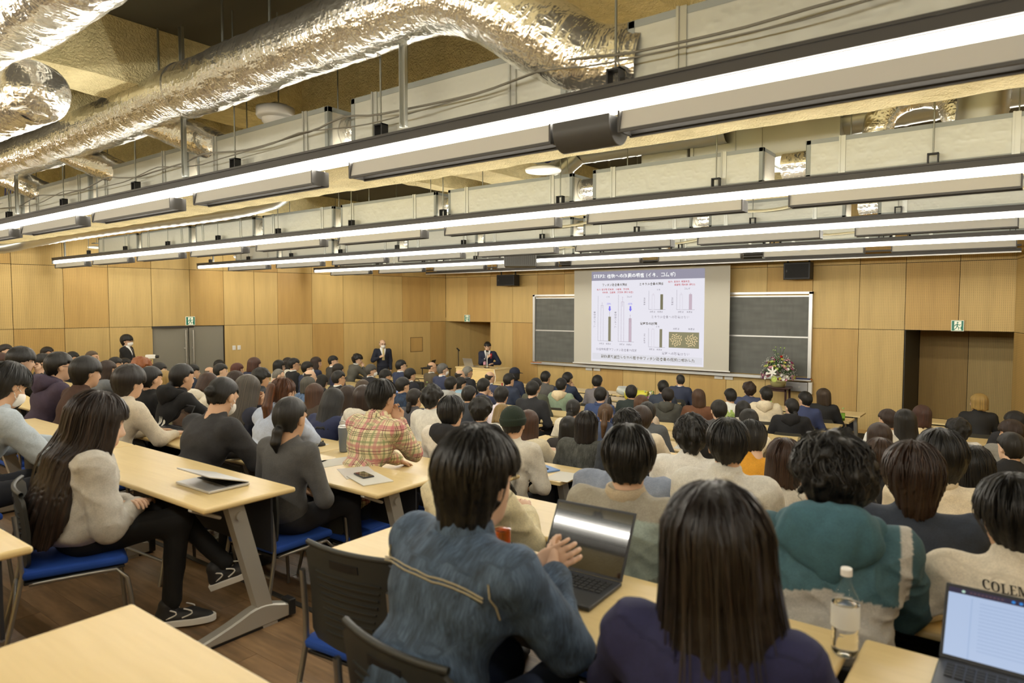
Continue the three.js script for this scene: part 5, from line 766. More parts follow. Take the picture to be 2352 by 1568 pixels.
let soleG, stripeG; const soleGeo = () => (soleG ??= (() => { const sh = new THREE.Shape(); sh.moveTo(-0.044, 0.07); sh.quadraticCurveTo(0, 0.095, 0.044, 0.07); sh.lineTo(0.046, -0.1); sh.quadraticCurveTo(0.04, -0.205, 0, -0.208); sh.quadraticCurveTo(-0.044, -0.2, -0.046, -0.1); const g = new THREE.ExtrudeGeometry(sh, { depth: 0.026, bevelSize: 0.004, bevelThickness: 0.004, bevelSegments: 2 }); g.rotateX(Math.PI / 2); g.translate(0, 0.03, 0); return g; })());
const stripeGeo = () => (stripeG ??= [-1, 1].flatMap((s) => [0, 1].map((k) => { const pts = []; for (let i = 0; i <= 8; i++) { const f = i / 8; pts.push(V(s * (0.0425 - 0.006 * f), 0.045 + 0.045 * f, 0.02 - k * 0.075 - 0.05 * Math.sin(f * 3))); } return tube(pts, 0.004, 10, 5); })));
let maskG; const maskGeo = () => (maskG ??= (() => { const f0 = field([ell([0, -0.05, -0.035], [0.066, 0.062, 0.072]), cap([0, -0.02, -0.098], [0, -0.05, -0.104], 0.012, 0.012, 0.03)], 0.03), loop = field([cap([0.06, -0.02, -0.05], [0.082, 0.005, 0.012], 0.004), cap([-0.06, -0.02, -0.05], [-0.082, 0.005, 0.012], 0.004), cap([0.058, -0.075, -0.04], [0.08, -0.02, 0.015], 0.004), cap([-0.058, -0.075, -0.04], [-0.08, -0.02, 0.015], 0.004)], 0.001); return sdfMesh((x, y, z) => Math.min(Math.max(f0(x, y, z), z + 0.035, y + 0.012 + Math.abs(x) * 0.25, -0.108 - y), loop(x, y, z)), [[-0.1, -0.13, -0.14], [0.1, 0.03, 0.04]], 0.0075); })());
let glassesG; const glassesGeo = () => (glassesG ??= merge([-1, 1].flatMap((s) => { const r = new THREE.TorusGeometry(0.021, 0.0025, 5, 20); r.scale(1.1, 0.9, 1); r.translate(s * 0.032, 0.006, -0.108); return [r, bar(V(s * 0.055, 0.012, -0.104), V(s * 0.084, 0.012, 0.01), 0.002, 5)]; }).concat([bar(V(-0.01, 0.01, -0.11), V(0.01, 0.01, -0.11), 0.002, 5)])));
function capGeo(kind, lod) {
  const beanie = kind === 'beanie', f0 = field([ell([0, 0.045, 0.014], [0.095, 0.1, 0.112])]);
  return sdfMesh((x, y, z) => { let d = f0(x, y, z) + (beanie ? 0.0016 * Math.sin(Math.atan2(x, z) * 60) : 0); d = Math.max(d, (beanie ? 0.0 - (z < -0.02 ? -0.012 : 0.0) : 0.03) - y); if (beanie) d = Math.min(d, Math.max(f0(x, y, z) - 0.006, Math.abs(y - 0.024) - 0.026)); else d = Math.min(d, Math.max(Math.hypot(x / 0.9, z + 0.1) - 0.085, Math.abs(y - 0.035 + (z + 0.1) * -0.15) - 0.006)); return d; }, [[-0.13, -0.03, -0.21], [0.13, 0.18, 0.15]], [0.005, 0.006, 0.009, 0.013][lod]);
}
const hoodCache = {};
function hoodGeo(lod, size) {
  const key = lod + '|' + size; return (hoodCache[key] ??= (() => {
    const f0 = field([ell([0, -0.03, 0.075], [0.125, 0.075, 0.062]), cap([-0.09, 0.0, 0.0], [-0.05, 0.0, 0.085], 0.036, 0.04), cap([0.09, 0.0, 0.0], [0.05, 0.0, 0.085], 0.036, 0.04), cap([-0.05, 0.005, 0.085], [0.05, 0.005, 0.085], 0.04, 0.04), cap([0.085, -0.01, 0.0], [0.05, -0.06, -0.085], 0.034, 0.02), cap([-0.085, -0.01, 0.0], [-0.05, -0.06, -0.085], 0.034, 0.02), cap([0, -0.03, 0.09], [0, -0.125, 0.085], 0.05, 0.02)], 0.05);
    const hole = (x, y, z) => Math.hypot(x / 1.05, (z + 0.0) / 1.05) - 0.064;
    const g = sdfMesh((x, y, z) => Math.max(f0(x, y, z) + 0.006 * noise3(x * 16 + 3, y * 22, z * 16) + 0.004 * noise3(x * 40, y * 30, z * 30), y > -0.03 ? -hole(x, y, z) : -9), [[-0.19, -0.18, -0.14], [0.19, 0.09, 0.19]], [0.007, 0.0105, 0.016, 0.022][lod]); g.scale(size, size, size); return triUV(g);
  })());
}
const polo = (x, y, z, b) => (y > b.chs[1] + 0.1 ? [0.38, 0.35, 0.28] : y > b.chs[1] - 0.12 ? [0.42, 0.5, 0.44] : [0.22, 0.24, 0.2]);
const teal = (x, y, z, b) => (y > b.chs[1] + 0.03 - Math.abs(x) * 0.28 && Math.abs(x) < 0.2 && y > b.chs[1] - 0.02 ? [0.06, 0.14, 0.17] : Math.abs(x) > 0.235 || (z < -0.16 && y < b.chs[1]) ? [0.05, 0.11, 0.13] : [0.52, 0.5, 0.45]);
// row, x, head height, hair, hair colour, top, top colour, pose, description, options
const AUDIENCE = [
  [1, -4.95, 2.155, 'mop', '#15110d', 'sweat', '#a9b4be', 'd', 'pale blue sweatshirt and mask at left edge', { id: 1, mask:1, wide:1.05 }],
  [2, -8.05, 2.087, 'mop', '#15110d', 'sweat', '#2c2f26', 'f', 'dark olive jacket with hands at mouth', { id: 2 }],
  [2, -7.09, 2.082, 'short', '#15110d', 'hoodie', '#4a3f52', 't', 'purple hoodie and glasses near left edge', { id: 3, glasses:1, wide:1.1 }],
  [2, -6.50, 2.062, 'mop', '#15110d', 'sweat', '#4b352c', 't', 'dark brown top beside the purple hoodie', { id: 4 }],
  [1, -3.68, 2.059, 'vlong', '#33231a', 'hoodie', '#b3afa6', 'l', 'grey hoodie with long brown hair', { id: 5 }],
  [2, -5.69, 2.031, 'mop', '#231812', 'sweat', '#cfc5b2', 't', 'cream sweatshirt behind the long-haired woman', { id: 6, wide:1.15, fat:1.15 }],
  [3, -7.18, 1.885, 'short', '#15110d', 'tee', '#18181a', 'l', 'black T-shirt beside the cream sweatshirt', { id: 7 }],
  [4, -9.50, 1.808, 'wavy', '#b5682c', 'sweat', '#3a3a3c', 't', 'dark top with dyed orange hair', { id: 8 }],
  [4, -8.88, 1.673, 'bobshort', '#c9a45a', 'sweat', '#1c1c1e', 't', 'black top with blond bob', { id: 9, glasses:1 }],
  [3, -6.29, 1.972, 'lowtail', '#15110d', 'hoodie', '#17171a', 't', 'black hoodie with white back print', { id: 10, z: -3.2,  }],
  [4, -7.81, 1.703, 'bobshort', '#4a2d1a', 'hoodie', '#cfc8b8', 'd', 'white hoodie and mask near the switches', { id: 11, mask:1 }],
  [2, -4.32, 2.031, 'bun', '#15110d', 'sweat', '#37373a', 'b', 'black sweater with hair in a bun', { id: 12, mask:1, lean:24, nod:22, wide:1.08 }],
  [3, -5.42, 1.903, 'long', '#5d5345', 'suit', '#262a3c', 'f', 'navy jacket with grey-streaked long hair', { id: 13, noCollar:1, nod:20 }],
  [4, -14.72, 1.810, 'short', '#231812', 'sweat', '#2a2a2e', 'l', 'dark top farthest back at left edge', { id: 14 }],
  [3, -11.66, 1.838, 'bob', '#5a3322', 'sweat', '#3b3b40', 'l', 'dark top with brown hair cut by left edge', { id: 15 }],
  [5, -15.62, 1.685, 'short', '#231812', 'sweat', '#33343a', 'l', 'grey top and glasses at far left', { id: 16, glasses:1 }],
  [4, -12.96, 1.709, 'mop', '#15110d', 'sweat', '#2b3034', 'l', 'dark jacket behind the clasped hands', { id: 17 }],
  [5, -14.39, 1.639, 'short', '#15110d', 'suit', '#23242a', 'l', 'dark suit and mask at far left', { id: 18, mask:1 }],
  [5, -13.52, 1.696, 'crop', '#6e5a45', 'suit', '#4b4c50', 'l', 'grey jacket with short greying brown hair', { id: 19 }],
  [4, -10.54, 1.719, 'long', '#3a2416', 'knit', '#6d7175', 'f', 'grey knit sweater with clasped hands', { id: 20, glasses:1 }],
  [5, -12.57, 1.620, 'short', '#15110d', 'suit', '#23242a', 'l', 'dark jacket below the standing man', { id: 21, glasses:1 }],
  [6, -14.48, 1.451, 'short', '#15110d', 'sweat', '#232428', 'l', 'black top just below the standing man', { id: 22 }],
  [5, -11.02, 1.604, 'short', '#15110d', 'sweat', '#2a2a30', 'l', 'dark top before the grey double door', { id: 23 }],
  [6, -11.82, 1.467, 'short', '#15110d', 'suit', '#232a3c', 'l', 'navy suit before the double door', { id: 24 }],
  [7, -12.99, 1.297, 'bald', '#7a7064', 'suit', '#4a4a4c', 'l', 'grey jacket with balding head by the door', { id: 25 }],
  [6, -10.90, 1.529, 'short', '#15110d', 'shirt', '#2c7f92', 'l', 'teal collared jacket near the door', { id: 26 }],
  [8, -14.34, 1.304, 'short', '#15110d', 'sweat', '#2a2a2c', 'l', 'dark top right of the double door', { id: 27 }],
  [7, -12.00, 1.415, 'long', '#6b3320', 'shirt', '#d8d2c2', 'l', 'white blouse with long red-brown hair', { id: 28 }],
  [7, -11.43, 1.545, 'bob', '#5a3220', 'knit', '#232840', 'c', 'navy sweater with hand raised near switches', { id: 29 }],
  [5, -8.83, 1.585, 'mop', '#3a2416', 'sweat', '#4c4a48', 'd', 'grey top hidden behind the bun', { id: 30 }],
  [5, -8.20, 1.663, 'wavy', '#15110d', 'sweat', '#3c4046', 'l', 'grey sweater with tousled black hair', { id: 31 }],
  [8, -12.09, 1.407, 'bobshort', '#15110d', 'sweat', '#d0ccc0', 'l', 'white top along the left wall', { id: 32, glasses:1 }],
  [9, -13.18, 1.347, 'bob', '#231812', 'knit', '#c9c4b6', 'l', 'pale knit along the left wall', { id: 33, z: -9.1,  }],
  [8, -11.59, 1.469, 'short', '#15110d', 'suit', '#1a1b1f', 'l', 'black suit and glasses along the left wall', { id: 34, glasses:1 }],
  [7, -10.68, 1.382, 'thin', '#9a968c', 'suit', '#7a7a76', 'd', 'light grey suit with thin grey hair', { id: 35, glasses:1 }],
  [8, -11.16, 1.424, 'short', '#15110d', 'suit', '#27304a', 'l', 'navy suit and mask in left rows', { id: 36, mask:1 }],
  [9, -12.17, 1.409, 'long', '#3a2416', 'suit', '#232a44', 'l', 'navy jacket with long brown hair by wall', { id: 37 }],
  [7, -9.76, 1.425, 'bald', '#3a3028', 'suit', '#2a3350', 'l', 'navy jacket with balding crown', { id: 38 }],
  [10, -12.83, 1.350, 'short', '#15110d', 'suit', '#3c3a38', 'l', 'charcoal suit seated by the left wall', { id: 39 }],
  [9, -11.44, 1.301, 'bobshort', '#231812', 'suit', '#262c48', 'l', 'navy jacket with short dark bob', { id: 40 }],
  [8, -10.72, 1.190, 'bobshort', '#15110d', 'sweat', '#2b2c34', 'd', 'dark blouse at the lit laptop', { id: 41 }],
  [6, -8.50, 1.456, 'bobshort', '#6a675f', 'denim', '#6d86b0', 'l', 'blue denim vest with white back lettering', { id: 42 }],
  [7, -9.00, 1.445, 'short', '#15110d', 'suit', '#17181c', 'l', 'black suit and glasses in left rows', { id: 43, glasses:1 }],
  [11, -13.13, 1.315, 'wavy', '#15110d', 'suit', '#5a5952', 'c', 'grey jacket leaning on one hand', { id: 44 }],
  [9, -10.42, 1.342, 'short', '#5f5d58', 'suit', '#1d1e24', 'l', 'black suit and mask with grey hair', { id: 46, mask:1 }],
  [8, -8.95, 1.395, 'short', '#15110d', 'suit', '#2a2c36', 'd', 'dark suit below the standing speaker assistant', { id: 47 }],
  [10, -10.58, 1.360, 'short', '#15110d', 'suit', '#2b3450', 'l', 'navy suit beside the open laptop on the shelf', { id: 48, glasses:1 }],
  [9, -9.32, 1.324, 'short', '#15110d', 'suit', '#1c1e28', 'l', 'black suit before the dark briefcase', { id: 49 }],
  [11, -10.60, 1.261, 'bald', '#4a443c', 'suit', '#5a5040', 'l', 'brown jacket with balding head', { id: 50, glasses:1 }],
  [10, -9.38, 1.346, 'short', '#7d7b76', 'suit', '#333a56', 'l', 'navy suit and mask with silver hair', { id: 51, mask:1 }],
  [10, -8.92, 1.252, 'bald', '#2c261f', 'suit', '#3a3d4c', 'l', 'dark suit with bald crown', { id: 52 }],
  [11, -9.55, 1.207, 'short', '#a8a59c', 'suit', '#1f2026', 'l', 'black suit with white hair by podium', { id: 53 }],
  [6, -7.28, 1.501, 'crop', '#5a4633', 'sweat', '#a9a8a4', 'l', 'pale grey jacket with cropped brown hair', { id: 54 }],
  [7, -7.50, 1.431, 'short', '#15110d', 'denim', '#31425f', 'l', 'dark blue denim jacket in middle rows', { id: 55 }],
  [6, -6.28, 1.446, 'lowtail', '#231812', 'sweat', '#55545a', 'l', 'grey top with low ponytail', { id: 56 }],
  [5, -7.04, 1.543, 'long', '#5e3a22', 'sweat', '#4a4038', 'l', 'brown top with wavy brown hair', { id: 57 }],
  [3, -4.90, 1.916, 'longtail', '#6b3f22', 'shirt', '#b3bed4', 'c', 'pale blue shirt with auburn ponytail', { id: 58, hands:["t","c"] }],
  [2, -3.56, 1.960, 'lowtail', '#15110d', 'turtle', '#5b5b5c', 'l', 'charcoal turtleneck with low ponytail', { id: 59, lean:4, nod:8, nearChair:1 }],
  [4, -5.47, 1.690, 'long', '#15110d', 'suit', '#262e50', 'b', 'navy jacket bent over with long black hair', { id: 60, noCollar:1, lean:22, nod:30 }],
  [5, -6.40, 1.563, 'long', '#3a2416', 'sweat', '#46454a', 'l', 'dark grey top with long brown hair', { id: 61 }],
  [3, -3.70, 1.980, 'short', '#15110d', 'plaid', '#e3d6ae', 'c', 'checked cream and red shirt', { id: 62, hands:["t","c"], wide:1.12, nod:4, turn:-10 }],
  [4, -5.00, 1.756, 'bobshort', '#3a2416', 'hoodie', '#d2ccbe', 'l', 'cream hoodie hidden beyond the checked shirt', { id: 63 }],
  [5, -5.04, 1.656, 'wavy', '#15110d', 'sweat', '#d6d3ca', 'l', 'white sweatshirt in front of checked shirt', { id: 64 }],
  [4, -3.89, 1.730, 'short', '#15110d', 'hoodie', '#d8d0c2', 'l', 'cream top with black hood', { id: 65, hoodC:"#26262a", wide:1.1, big:1.1 }],
  [8, -7.40, 1.367, 'short', '#15110d', 'hoodie', '#a9aaa8', 'l', 'light grey hoodie in middle rows', { id: 66 }],
  [9, -8.05, 1.239, 'short', '#15110d', 'sweat', '#8fb0c4', 'l', 'light blue top beside the grey hoodie', { id: 67 }],
  [7, -6.18, 1.398, 'short', '#15110d', 'sweat', '#3a3e46', 'l', 'dark top and mask in middle rows', { id: 68, mask:1 }],
  [8, -6.72, 1.381, 'short', '#15110d', 'suit', '#2c3656', 'c', 'navy jacket with hand at chin', { id: 69, noCollar:1 }],
  [10, -8.16, 1.266, 'bald', '#3c362e', 'suit', '#39405a', 'l', 'dark blue jacket with thinning crown by podium', { id: 70 }],
  [7, -5.61, 1.432, 'short', '#15110d', 'sweat', '#d3cbd6', 'l', 'pale lilac sweater and glasses', { id: 71, glasses:1 }],
  [5, -4.36, 1.593, 'wavy', '#15110d', 'sweat', '#3d3d42', 'l', 'dark top with tousled hair in middle', { id: 72 }],
  [10, -7.70, 1.247, 'short', '#15110d', 'suit', '#2a3348', 'l', 'navy coat before the capped person', { id: 73, noCollar:1 }],
  [11, -8.29, 1.247, 'bobshort', '#15110d', 'suit', '#222b44', 'l', 'navy jacket and dark cap', { id: 74, noCollar:1, cap:"cap", capC:"#23283a" }],
  [8, -5.79, 1.404, 'short', '#15110d', 'sweat', '#2f3034', 'l', 'black sweatshirt at the end of a table', { id: 75, mask:1, wide:1.12, nearChair:1 }],
  [9, -6.41, 1.326, 'short', '#15110d', 'sweat', '#55574a', 'l', 'olive top behind the black sweatshirt', { id: 76 }],
  [11, -7.53, 1.225, 'short', '#15110d', 'sweat', '#5c5a58', 'l', 'grey brown sweatshirt below the blackboard', { id: 77 }],
  [10, -6.54, 1.232, 'short', '#15110d', 'hoodie', '#8da088', 'l', 'green hoodie with beige hood', { id: 78, hoodC:"#d9c8a6" }],
  [11, -7.03, 1.233, 'short', '#15110d', 'sweat', '#2c3850', 'c', 'navy sweater with hand at mouth', { id: 79 }],
  [11, -6.37, 1.219, 'short', '#15110d', 'vest', '#7c787c', 'l', 'grey vest left of the yellow bouquet', { id: 80 }],
  [9, -5.20, 1.266, 'short', '#15110d', 'shirt', '#3f4f78', 'l', 'blue collared shirt in centre rows', { id: 81 }],
  [7, -4.48, 1.354, 'curltail', '#15110d', 'sweat', '#d8d0bc', 'l', 'cream sweater with curly ponytail', { id: 82, mask:1 }],
  [7, -4.03, 1.338, 'longtail', '#6a4c30', 'sweat', '#46506a', 'l', 'dark blue top with high brown ponytail', { id: 83 }],
  [5, -3.14, 1.563, 'bob', '#231812', 'denim', '#5a5854', 'l', 'charcoal denim jacket with dark bob', { id: 84, wide:1.1 }],
  [6, -3.94, 1.313, 'long', '#15110d', 'sweat', '#3a3636', 'l', 'dark top with long black hair beside charcoal denim', { id: 85 }],
  [4, -3.23, 1.707, 'crop', '#15110d', 'sweat', '#c4bfb2', 'l', 'beige sweatshirt and dark green beanie', { id: 86, cap:"beanie", capC:"#1d2a1e", wide:1.05 }],
  [5, -3.78, 1.514, 'long', '#5c371f', 'knit', '#d5cab0', 't', 'cream sweater with long brown hair past the beanie', { id: 87 }],
  [6, -4.86, 1.365, 'bobshort', '#b3935a', 'sweat', '#e0ded6', 'd', 'white top with blond clipped hair', { id: 88 }],
  [10, -5.18, 1.207, 'short', '#15110d', 'tee', '#2f3836', 'l', 'dark green T-shirt in centre rows', { id: 89 }],
  [8, -4.04, 1.334, 'bobshort', '#6b4426', 'sweat', '#c9b9a6', 'l', 'beige top with brown bob', { id: 90 }],
  [11, -5.06, 1.209, 'short', '#15110d', 'suit', '#343c4c', 'l', 'slate jacket left of the balding man', { id: 91, noCollar:1 }],
  [13, -5.56, 1.139, 'thin', '#332f2a', 'suit', '#2b3248', 'l', 'navy suit with white collar below screen', { id: 92 }],
  [10, -4.54, 1.209, 'short', '#231812', 'hoodie', '#4c4c46', 'l', 'dark olive hoodie in centre rows', { id: 93 }],
  [7, -3.48, 1.402, 'short', '#15110d', 'sweat', '#55585c', 'l', 'grey top left of the canvas bag', { id: 94 }],
  [5, -2.63, 1.644, 'wavy', '#15110d', 'sweat', '#3b4048', 'l', 'dark sweater directly beyond the polo shirt', { id: 95, z: -5.05,  }],
  [6, -3.08, 1.496, 'mop', '#3a2416', 'sweat', '#d6ccb8', 't', 'cream sweater at the grey laptop', { id: 96 }],
  [2, -1.28, 2.021, 'short', '#15110d', 'shirt', '#9fb0aa', 'l', 'grey-green polo with beige collar', { id: 98, collarC:"#b5a68c", wide:1.08, big:1.05, paint:polo }],
  [3, -1.74, 1.851, 'short', '#15110d', 'sweat', '#8d97ab', 'l', 'blue-grey sweatshirt beyond the polo', { id: 99, wide:1.3 }],
  [10, -4.03, 1.223, 'bob', '#5a3c26', 'knit', '#6a4630', 'l', 'brown sweater with light brown hair', { id: 100 }],
  [8, -3.00, 1.357, 'short', '#15110d', 'sweat', '#4c4c50', 'l', 'dark grey top left of green print', { id: 101 }],
  [11, -3.88, 1.152, 'short', '#15110d', 'tee', '#dfe0d8', 'l', 'white T-shirt with green back print', { id: 102 }],
  [12, -3.88, 1.166, 'wavy', '#3a2416', 'suit', '#3f4660', 'l', 'slate blue jacket with tousled brown hair', { id: 103, noCollar:1 }],
  [9, -3.02, 1.236, 'long', '#15110d', 'hoodie', '#c6c0b2', 'l', 'beige hoodie with straight black hair', { id: 104 }],
  [11, -3.31, 1.220, 'short', '#15110d', 'hoodie', '#d4c8ae', 'l', 'sand hoodie left of the flower stand', { id: 105 }],
  [10, -2.66, 1.199, 'lowtail', '#15110d', 'hoodie', '#1d1d20', 'l', 'black hoodie with ponytail before flowers', { id: 106, wide:1.1 }],
  [11, -2.72, 1.193, 'short', '#15110d', 'suit', '#323c60', 'l', 'blue jacket near the green tea bottle', { id: 107, noCollar:1 }],
  [12, -2.67, 1.149, 'bob', '#4c3a28', 'suit', '#1a1a1c', 'l', 'black jacket with bob beside tea bottle', { id: 108, noCollar:1 }],
  [7, -2.32, 1.422, 'short', '#15110d', 'sweat', '#dcd3bc', 'b', 'cream sweatshirt bent over the table', { id: 109, nod:30 }],
  [4, -1.76, 1.777, 'wavy', '#15110d', 'sweat', '#cfccc4', 'l', 'white sweater with wavy hair left of grey sweatshirt', { id: 110, wide:1.1 }],
  [3, -1.18, 1.949, 'short', '#15110d', 'sweat', '#c9c6bd', 'l', 'light grey sweatshirt right of centre', { id: 111, wide:1.1 }],
  [5, -1.67, 1.621, 'mop', '#15110d', 'sweat', '#d89a2c', 'd', 'mustard top mostly hidden', { id: 112 }],
  [4, -1.17, 1.699, 'bob', '#4a3020', 'knit', '#b9b3a6', 'l', 'grey striped knit with straight brown hair', { id: 113 }],
  [2, -0.52, 2.055, 'wavy', '#15110d', 'hoodie', '#c9c4b8', 't', 'teal and grey hooded jacket', { id: 114, wide:1.18, fat:1.2, big:1.1, hood:1.25, topCell:0.0075, hoodC:"#3f6673", paint:teal }],
  [3, -0.38, 1.911, 'mullet', '#3a2416', 'sweat', '#343c4a', 'l', 'navy crewneck sweatshirt at right', { id: 115, wide:1.25, fat:1.2, big:1.08 }],
  [4, -0.36, 1.827, 'mop', '#15110d', 'shirt', '#cfc2a8', 'l', 'beige cotton shirt at right', { id: 116, wide:1.15, big:1.08 }],
  [5, -0.26, 1.606, 'vlong', '#15110d', 'sweat', '#2a2626', 'l', 'dark top with very long black hair at right', { id: 117 }],
  [5, -0.80, 1.598, 'bobshort', '#4d3522', 'sweat', '#1d1d1f', 'l', 'black top with short brown hair at right', { id: 118 }],
  [7, -1.10, 1.405, 'bob', '#3a2416', 'sweat', '#d8d3c8', 'l', 'white top with smooth brown hair at right', { id: 119 }],
  [9, -1.31, 1.282, 'short', '#3a2416', 'tee', '#e4e2da', 'l', 'white T-shirt with back print at right', { id: 120 }],
  [8, -1.01, 1.425, 'long', '#15110d', 'knit', '#b5aea0', 'l', 'grey knit with straight black hair at right', { id: 121 }],
  [10, -1.07, 1.237, 'bob', '#54301f', 'knit', '#d0bd94', 'l', 'sand knit with brown bob at right', { id: 122 }],
  [12, -0.56, 1.231, 'bobshort', '#c9a45a', 'suit', '#1a1a1b', 'l', 'black jacket with blond bob at right', { id: 123, noCollar:1 }],
  [9, -0.61, 1.236, 'wavy', '#15110d', 'sweat', '#dcd8d0', 'l', 'white top with tousled hair at right', { id: 124 }],
  [10, -0.11, 1.253, 'long', '#15110d', 'sweat', '#2a2a2e', 'l', 'dark top with black headband at right edge', { id: 125 }],
  [9, -0.13, 1.266, 'mop', '#3a2416', 'knit', '#8f8d86', 'l', 'grey sweater at right edge', { id: 126 }],
  [7, -0.10, 1.429, 'short', '#15110d', 'tee', '#1b1b1d', 'l', 'black T-shirt with red script at right edge', { id: 127 }],
  [2, -0.02, 1.949, 'mop', '#15110d', 'sweat', '#d2c8b4', 't', 'cream sweatshirt with black back lettering', { id: 128, z: -2.74, lean:25, wide:1.1 }],
  [1, -0.53, 2.101, 'vlong', '#21150f', 'knit', '#23244a', 't', 'navy knit with very long dark hair', { id: 129, wide:1.0, big:1.1 }],
  [1, -1.21, 2.158, 'mop', '#15110d', 'denim', '#51627a', 't', 'blue denim jacket at the black laptop', { id: 131 }],
  [2, -2.10, 1.923, 'mop', '#15110d', 'sweat', '#d9cfae', 't', 'cream jacket hidden beyond the denim jacket', { id: 132, lean:20 }],
];
const who = {};
function decal(p, name, cx, cy, w, h, _, mat) {      // print that follows the cloth of the back
  const g = new THREE.PlaneGeometry(w, h, 14, 10), q = g.attributes.position; for (let i = 0; i < q.count; i++) { const x = q.getX(i) + cx, y = q.getY(i) + cy; q.setXYZ(i, x, y, p.surf(x, y) + 0.004); }
  g.computeVertexNormals(); return mesh(name, g, mat, p.top);
}
function printMat(draw, w = 512, h = 256, color = true) {
  const c = canvasTex(w, h, (g) => { g.clearRect(0, 0, w, h); draw(g, w, h); }), a = canvasTex(w, h, (g) => { g.fillStyle = '#000'; g.fillRect(0, 0, w, h); g.globalCompositeOperation = 'source-over'; const o = document.createElement('canvas'); o.width = w; o.height = h; const k = o.getContext('2d'); draw(k, w, h); const d = k.getImageData(0, 0, w, h); for (let i = 0; i < d.data.length; i += 4) { const v = d.data[i + 3]; d.data[i] = d.data[i + 1] = d.data[i + 2] = v; d.data[i + 3] = 255; } g.putImageData(d, 0, 0); });
  a.colorSpace = THREE.NoColorSpace; return std(0xffffff, 0.8, { map: c, alphaMap: a, transparent: true, side: THREE.DoubleSide });
}
for (const [row, x, hy, hair, hairC, top, topC, pose, w, o] of AUDIENCE) {
  const q = { row, x, hy, hair, hairC, top, topC, pose, who: w, ...o };
  if (o.id === 131) Object.assign(q, { lean: 21, nod: 4, wide: 1.16, fat: 1.1, big: 1.05, hair: 'mullet', chairBack: -0.14, hands: [[0.0, 0.86, -0.47], [0.08, 0.86, -0.47]], face: -2, body: -6, palm: [[1, 0.5, 0], [-1, 0.6, 0]], legC: '#1d2a44' });
  if (o.id === 5) Object.assign(q, { lean: 8, nod: 14, wide: 1.1, fat: 1.25, big: 1.1, hood: 0.8, hair: 'flow', face: -12, body: -14, hands: [[0.02, 0.66, -0.2], [0.06, 0.64, -0.24]], legC: '#0d0d0e', cuff: 0.046, legs: [{ hip: [-0.09, 0.53, -0.02], kn: [-0.06, 0.57, -0.43], an: [0.1, 0.25, -0.66], s: -1, lift: 0.0, rot: [0.5, -0.7, 0.15], fancy: 1 }, { hip: [0.09, 0.53, -0.02], kn: [0.12, 0.55, -0.42], an: [0.12, 0.11, -0.38], s: 1, rot: [0, -0.4, 0], fancy: 1 }], chairTurn: -0.16 });
  who[o.id] = person(q);
}
